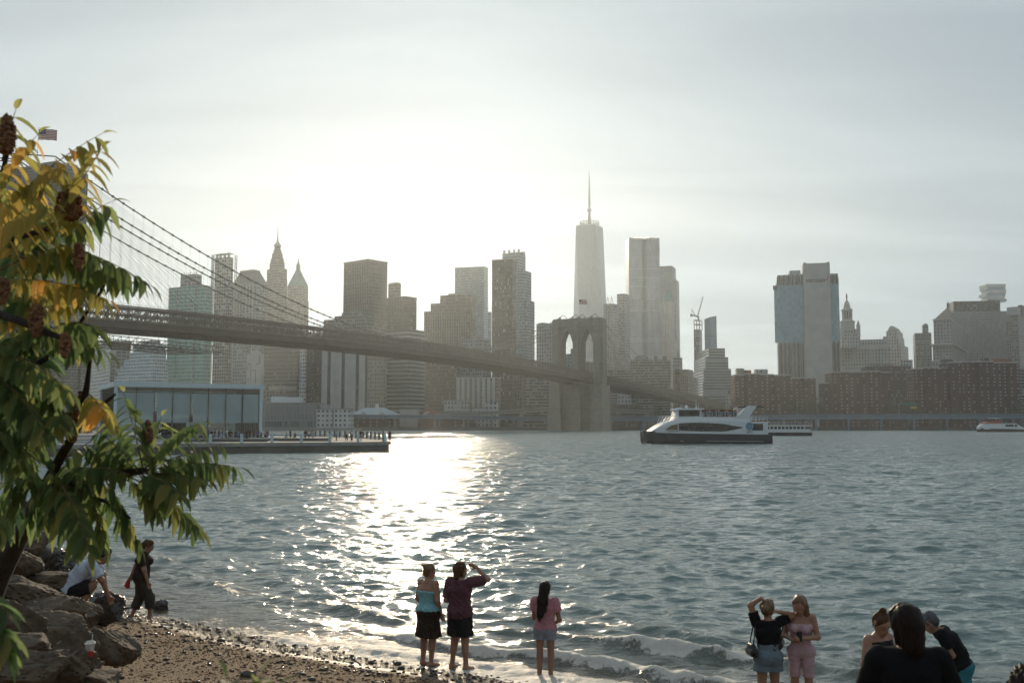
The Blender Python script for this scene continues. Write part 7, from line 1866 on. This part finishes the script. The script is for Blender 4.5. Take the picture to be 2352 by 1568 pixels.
def compound_leaf(lf, st, A, B, g, L=.115, n=None, arch=.10, hang=1.0):
    span = (B - A).length; n = n or max(4, int(span / .046))
    ctl = (A + B) / 2 + Vector((0, 0, arch * span))
    pt = lambda t: A * (1 - t) ** 2 + ctl * 2 * t * (1 - t) + B * t * t
    st.tube([pt(i / 8) for i in range(9)], [.0042 - .0032 * i / 8 for i in range(9)], 5)
    for i in range(n + 1):
        t = .16 + .84 * i / n; p = pt(t); ax = (pt(min(1, t + .02)) - pt(max(0, t - .02))).normalized()
        side = ax.cross(Vector((0, 0, 1)))
        side = side.normalized() if side.length > .05 else Vector((1, 0, 0))
        l = L * (.62 + .5 * math.sin(math.pi * min(1, t * .95))) * g.uniform(.85, 1.12)
        if i == n: leaflet(lf, p, ax + Vector((0, 0, -.25)), Vector((0, 0, 1)), l, l * .17, g, .3); continue
        for sg in (-1, 1):
            d = side * sg * g.uniform(.55, .95) + ax * g.uniform(.25, .6) + Vector((0, 0, -1)) * hang * g.uniform(.55, 1.25)
            nm = (ax * .5 + Vector((g.uniform(-.4, .4), g.uniform(-.4, .4), .8)))
            leaflet(lf, p, d, nm, l, l * g.uniform(.19, .245), g, g.uniform(.1, .4) * hang)

def fruit(root, p, h, r, seed, up=1):
    r *= .8
    g = random.Random(seed); mb = MB(); V0, F0 = ICO[1]
    for i in range(170):
        t = g.random(); a = g.uniform(0, math.tau); rr = r * (math.sin(math.pi * (t * .86 + .08)) ** .7) * (1 - .45 * t) * g.uniform(.75, 1.05)
        c = p + Vector((rr * math.cos(a), rr * math.sin(a), up * h * t)); s = .0075 * g.uniform(.7, 1.4)
        mb.add([c + Vector(v) * s for v in V0], F0)
    mb.lathe([(r * .5, up * .05 * h), (r * .72, up * .3 * h), (r * .3, up * .85 * h)] if up > 0 else [(r * .3, -.85 * h), (r * .72, -.3 * h), (r * .5, -.05 * h)], p, 8)
    return mb.build('fruit_cluster', M['sumac_fruit'], root, smooth=True)

def sumac():
    g = random.Random(21)
    root = thing('sumac_tree', tuple(at(-40, 1430, 6.4)), 'tall sumac with drooping leaflets and rust red fruit cones filling the left edge', 'tree')
    def limb(name, pts, m=M['sumac_bark']):
        P = [at(x, y, Y) for x, y, Y, r in pts]; rs = [r for *_, r in pts]
        Q, S2 = [], []
        for i in range(len(P) - 1):
            for k in range(4):
                t = k / 4; a = P[max(i - 1, 0)]; b, c = P[i], P[i + 1]; e = P[min(i + 2, len(P) - 1)]
                Q.append(.5 * ((2 * b) + (c - a) * t + (2 * a - 5 * b + 4 * c - e) * t * t + (3 * b - a - 3 * c + e) * t ** 3)); S2.append(rs[i] + (rs[i + 1] - rs[i]) * t)
        Q.append(P[-1]); S2.append(rs[-1])
        b = MB(); b.tube(Q, S2, 9); return b.build(name, m, root, smooth=True)
    limb('trunk', [(-70, 1520, 6.6, .085), (-20, 1360, 6.3, .078), (28, 1265, 6.0, .056), (66, 1190, 5.7, .047), (98, 1128, 5.4, .040)])
    limb('trunk', [(-60, 1260, 6.2, .05), (-10, 1215, 6.0, .045), (40, 1180, 5.8, .036), (80, 1150, 5.6, .02)])
    for pts in ([(98, 1128, 5.4, .042), (160, 1098, 5.2, .034), (240, 1092, 5.1, .026), (335, 1080, 5.0, .016)], [(98, 1128, 5.4, .030), (128, 1070, 5.1, .026), (175, 985, 4.8, .021), (196, 905, 4.7, .015), (204, 850, 4.65, .010), (211, 790, 4.6, .008)],
                [(98, 1128, 5.4, .024), (50, 1062, 5.0, .02), (0, 985, 4.8, .017), (-40, 900, 4.7, .014)], [(-20, 715, 4.3, .02), (40, 735, 4.2, .018), (105, 762, 4.15, .015), (160, 782, 4.1, .008)], [(-20, 905, 4.6, .018), (60, 850, 4.5, .014), (140, 800, 4.4, .011), (188, 735, 4.35, .008), (240, 655, 4.3, .005)],
                [(-20, 560, 4.2, .016), (60, 540, 4.15, .013), (120, 520, 4.1, .01), (158, 480, 4.1, .008)], [(180, 970, 4.8, .012), (240, 925, 4.75, .009), (265, 905, 4.7, .005)], [(-10, 440, 4.0, .012), (10, 380, 4.0, .010), (20, 330, 4.0, .007)], [(98, 1128, 5.4, .02), (170, 1140, 5.1, .014), (240, 1150, 4.9, .009), (300, 1190, 4.8, .005)]):
        limb('branch', pts)
    lg, ly, st = MB(), MB(), MB()
    ex = [  # base, tip, distance, tone
        (10, 480, 236, 306, 4.0, 1), (120, 560, 238, 335, 4.05, 1), (140, 545, 258, 462, 4.1, 0), (-30, 470, 90, 305, 3.9, 1), (5, 370, 36, 252, 4.0, 1), (-20, 520, 150, 380, 4.1, 1), (20, 590, 205, 460, 4.2, 1), (-20, 560, 120, 470, 3.9, 1), (0, 620, 180, 560, 4.2, 1), (100, 555, 345, 655, 4.25, 0),
        (40, 590, 290, 640, 4.3, 0), (-20, 650, 250, 690, 4.3, 1), (10, 720, 232, 640, 4.4, 1), (-30, 760, 190, 690, 4.2, 1), (80, 760, 245, 808, 4.3, 0), (140, 745, 232, 760, 4.25, 0), (-30, 800, 120, 850, 4.3, 0), (-10, 810, 165, 905, 4.3, 0), (-30, 850, 110, 1000, 4.4, 0), (0, 940, 150, 905, 4.6, 0), (20, 1010, 190, 930, 4.7, 0),
        (-30, 960, 70, 1050, 4.6, 0), (205, 905, 240, 945, 4.6, 1), (330, 1085, 284, 900, 5.0, 0), (332, 1078, 372, 955, 5.1, 0), (335, 1076, 465, 968, 5.0, 0), (340, 1072, 520, 1018, 5.1, 0), (335, 1082, 552, 1074, 5.0, 0), (330, 1085, 470, 1100, 4.9, 0), (300, 1095, 462, 1218, 4.9, 0), (280, 1098, 400, 1165, 5.1, 0), (240, 1098, 322, 1255, 4.7, 0),
        (230, 1100, 290, 1205, 4.9, 0), (200, 1105, 240, 1258, 4.8, 0), (180, 1108, 130, 1225, 5.0, 0), (140, 1112, 205, 1270, 4.7, 0), (330, 1085, 190, 1030, 5.1, 0), (325, 1088, 215, 985, 5.0, 0), (300, 1090, 170, 1075, 4.9, 0), (260, 1094, 110, 1062, 5.1, 0), (110, 1110, 10, 1070, 5.0, 0), (100, 1115, -20, 1110, 5.0, 0), (90, 1110, 20, 985, 5.0, 0), (120, 1090, 60, 960, 4.9, 0),
        (140, 1060, 230, 1000, 5.0, 0), (330, 1085, 420, 1140, 4.8, 0), (320, 1088, 365, 1180, 4.8, 0), (335, 1080, 430, 1045, 4.9, 0), (300, 1090, 250, 960, 5.2, 0), (150, 1100, 100, 1200, 5.0, 0), (60, 1150, 8, 1228, 5.2, 0), (80, 1130, 108, 1216, 5.1, 0), (30, 1165, -20, 1240, 5.2, 0), (100, 1120, 58, 1208, 5.0, 0), (20, 1130, -30, 1190, 5.0, 0), (120, 1115, 150, 1205, 4.9, 0), (60, 1110, 20, 1165, 4.9, 0)]
    for x0, y0, x1, y1, Y, tone in ex:
        A, B = at(x0, y0, Y + .1), at(x1, y1, Y - g.uniform(-.15, .2))
        compound_leaf(ly if tone else lg, st, A, B, g, g.uniform(.105, .128), arch=g.uniform(.04, .14))
    for i in range(30):                                             # the inner mass behind the outer leaves
        y0 = g.uniform(430, 1090); lim = 120 if y0 < 560 else (150 if y0 < 780 else 110)
        x0 = g.uniform(-60, lim - 40); x1 = x0 + g.uniform(30, 115); y1 = y0 + g.uniform(-90, 90)
        A, B = at(x0, y0, g.uniform(4.3, 5.2)), at(min(x1, lim + 50), y1, g.uniform(4.2, 5.2))
        compound_leaf(ly if (y0 < 760 and g.random() < .65) else lg, st, A, B, g, g.uniform(.10, .125))
    for i in range(16):                                             # fill along the very edge
        y0 = g.uniform(420, 1000); A = at(g.uniform(-90, 10), y0, g.uniform(4.4, 5.2)); B = at(g.uniform(30, 95), y0 + g.uniform(-70, 90), g.uniform(4.3, 5.2))
        compound_leaf(ly if y0 < 700 else lg, st, A, B, g, g.uniform(.11, .13))
    for i in range(8):
        x0 = g.uniform(120, 330); A = at(x0, 1088 + g.uniform(-12, 12), g.uniform(4.9, 5.3)); B = at(x0 + g.uniform(-60, 120), 1088 + g.uniform(-40, 85), g.uniform(4.7, 5.3))
        compound_leaf(lg, st, A, B, g, g.uniform(.10, .12))
    c = lg.build('crown', LEAF_G, root); lgy = ly.build('crown', LEAF_Y, root); lgy['label'] = 'sunlit upper leaves turning yellow and rust'
    st.build('leaf_stalks', M['twig'], root)
    for i, (x, y, Y, h, r, up) in enumerate(((14, 352, 3.95, .16, .05, 1), (158, 505, 4.05, .14, .085, 1), (182, 560, 4.08, .11, .03, -1), (85, 700, 4.1, .13, .045, -1), (172, 925, 4.7, .18, .035, -1), (190, 900, 4.75, .14, .035, -1), (338, 1020, 4.95, .115, .036, 1), (8, 640, 4.0, .10, .035, -1), (150, 765, 4.1, .10, .03, -1))):
        fruit(root, at(x, y, Y), h, r, i, up)
sumac()
def sprig(label, leaves, Y, seed):
    g = random.Random(seed); b = at(*leaves[0][:2], Y); root = thing('leafy_sprig', tuple(b), label, 'plant')
    lf, st = MB(), MB()
    for x0, y0, x1, y1 in leaves: compound_leaf(lf, st, at(x0, y0, Y), at(x1, y1, Y), g, .10, n=5, hang=.5)
    gx = at(leaves[0][0], leaves[0][1], Y); st.tube([gx + Vector((0, .05, -1.2)), gx], [.008, .005], 6)
    lf.build('leaves', LEAF_G, root); st.build('stem', M['twig'], root)
sprig('out of focus green leaves poking up at the bottom edge of the gravel', [(540, 1690, 600, 1545), (545, 1690, 520, 1560), (560, 1700, 640, 1575)], 2.3, 5)
sprig('out of focus green leaves at the lower left edge in front of the boulders', [(-60, 1400, 22, 1470), (-60, 1360, 12, 1400), (-50, 1440, 6, 1500)], 2.6, 6)
# ================================================================== air
hz = MB(); hz.prism([(-2600, -60), (2600, -60), (2600, 3000), (-2600, 3000)], -8, 640)
ho = hz.build('haze', M['black'])
hm = bpy.data.materials.new('haze_air'); hm.use_nodes = True
hn = hm.node_tree; hn.nodes.remove(hn.nodes['Principled BSDF'])
pv = hn.nodes.new('ShaderNodeVolumePrincipled')
pv.inputs['Color'].default_value = (0.84, 0.94, 0.98, 1)
pv.inputs['Density'].default_value = 0.000175
pv.inputs['Anisotropy'].default_value = 0.60
hn.links.new(pv.outputs[0], hn.nodes['Material Output'].inputs['Volume'])
ho.data.materials.clear(); ho.data.materials.append(hm)
tag(ho, 'thin bright haze over the river and the skyline', kind='stuff')
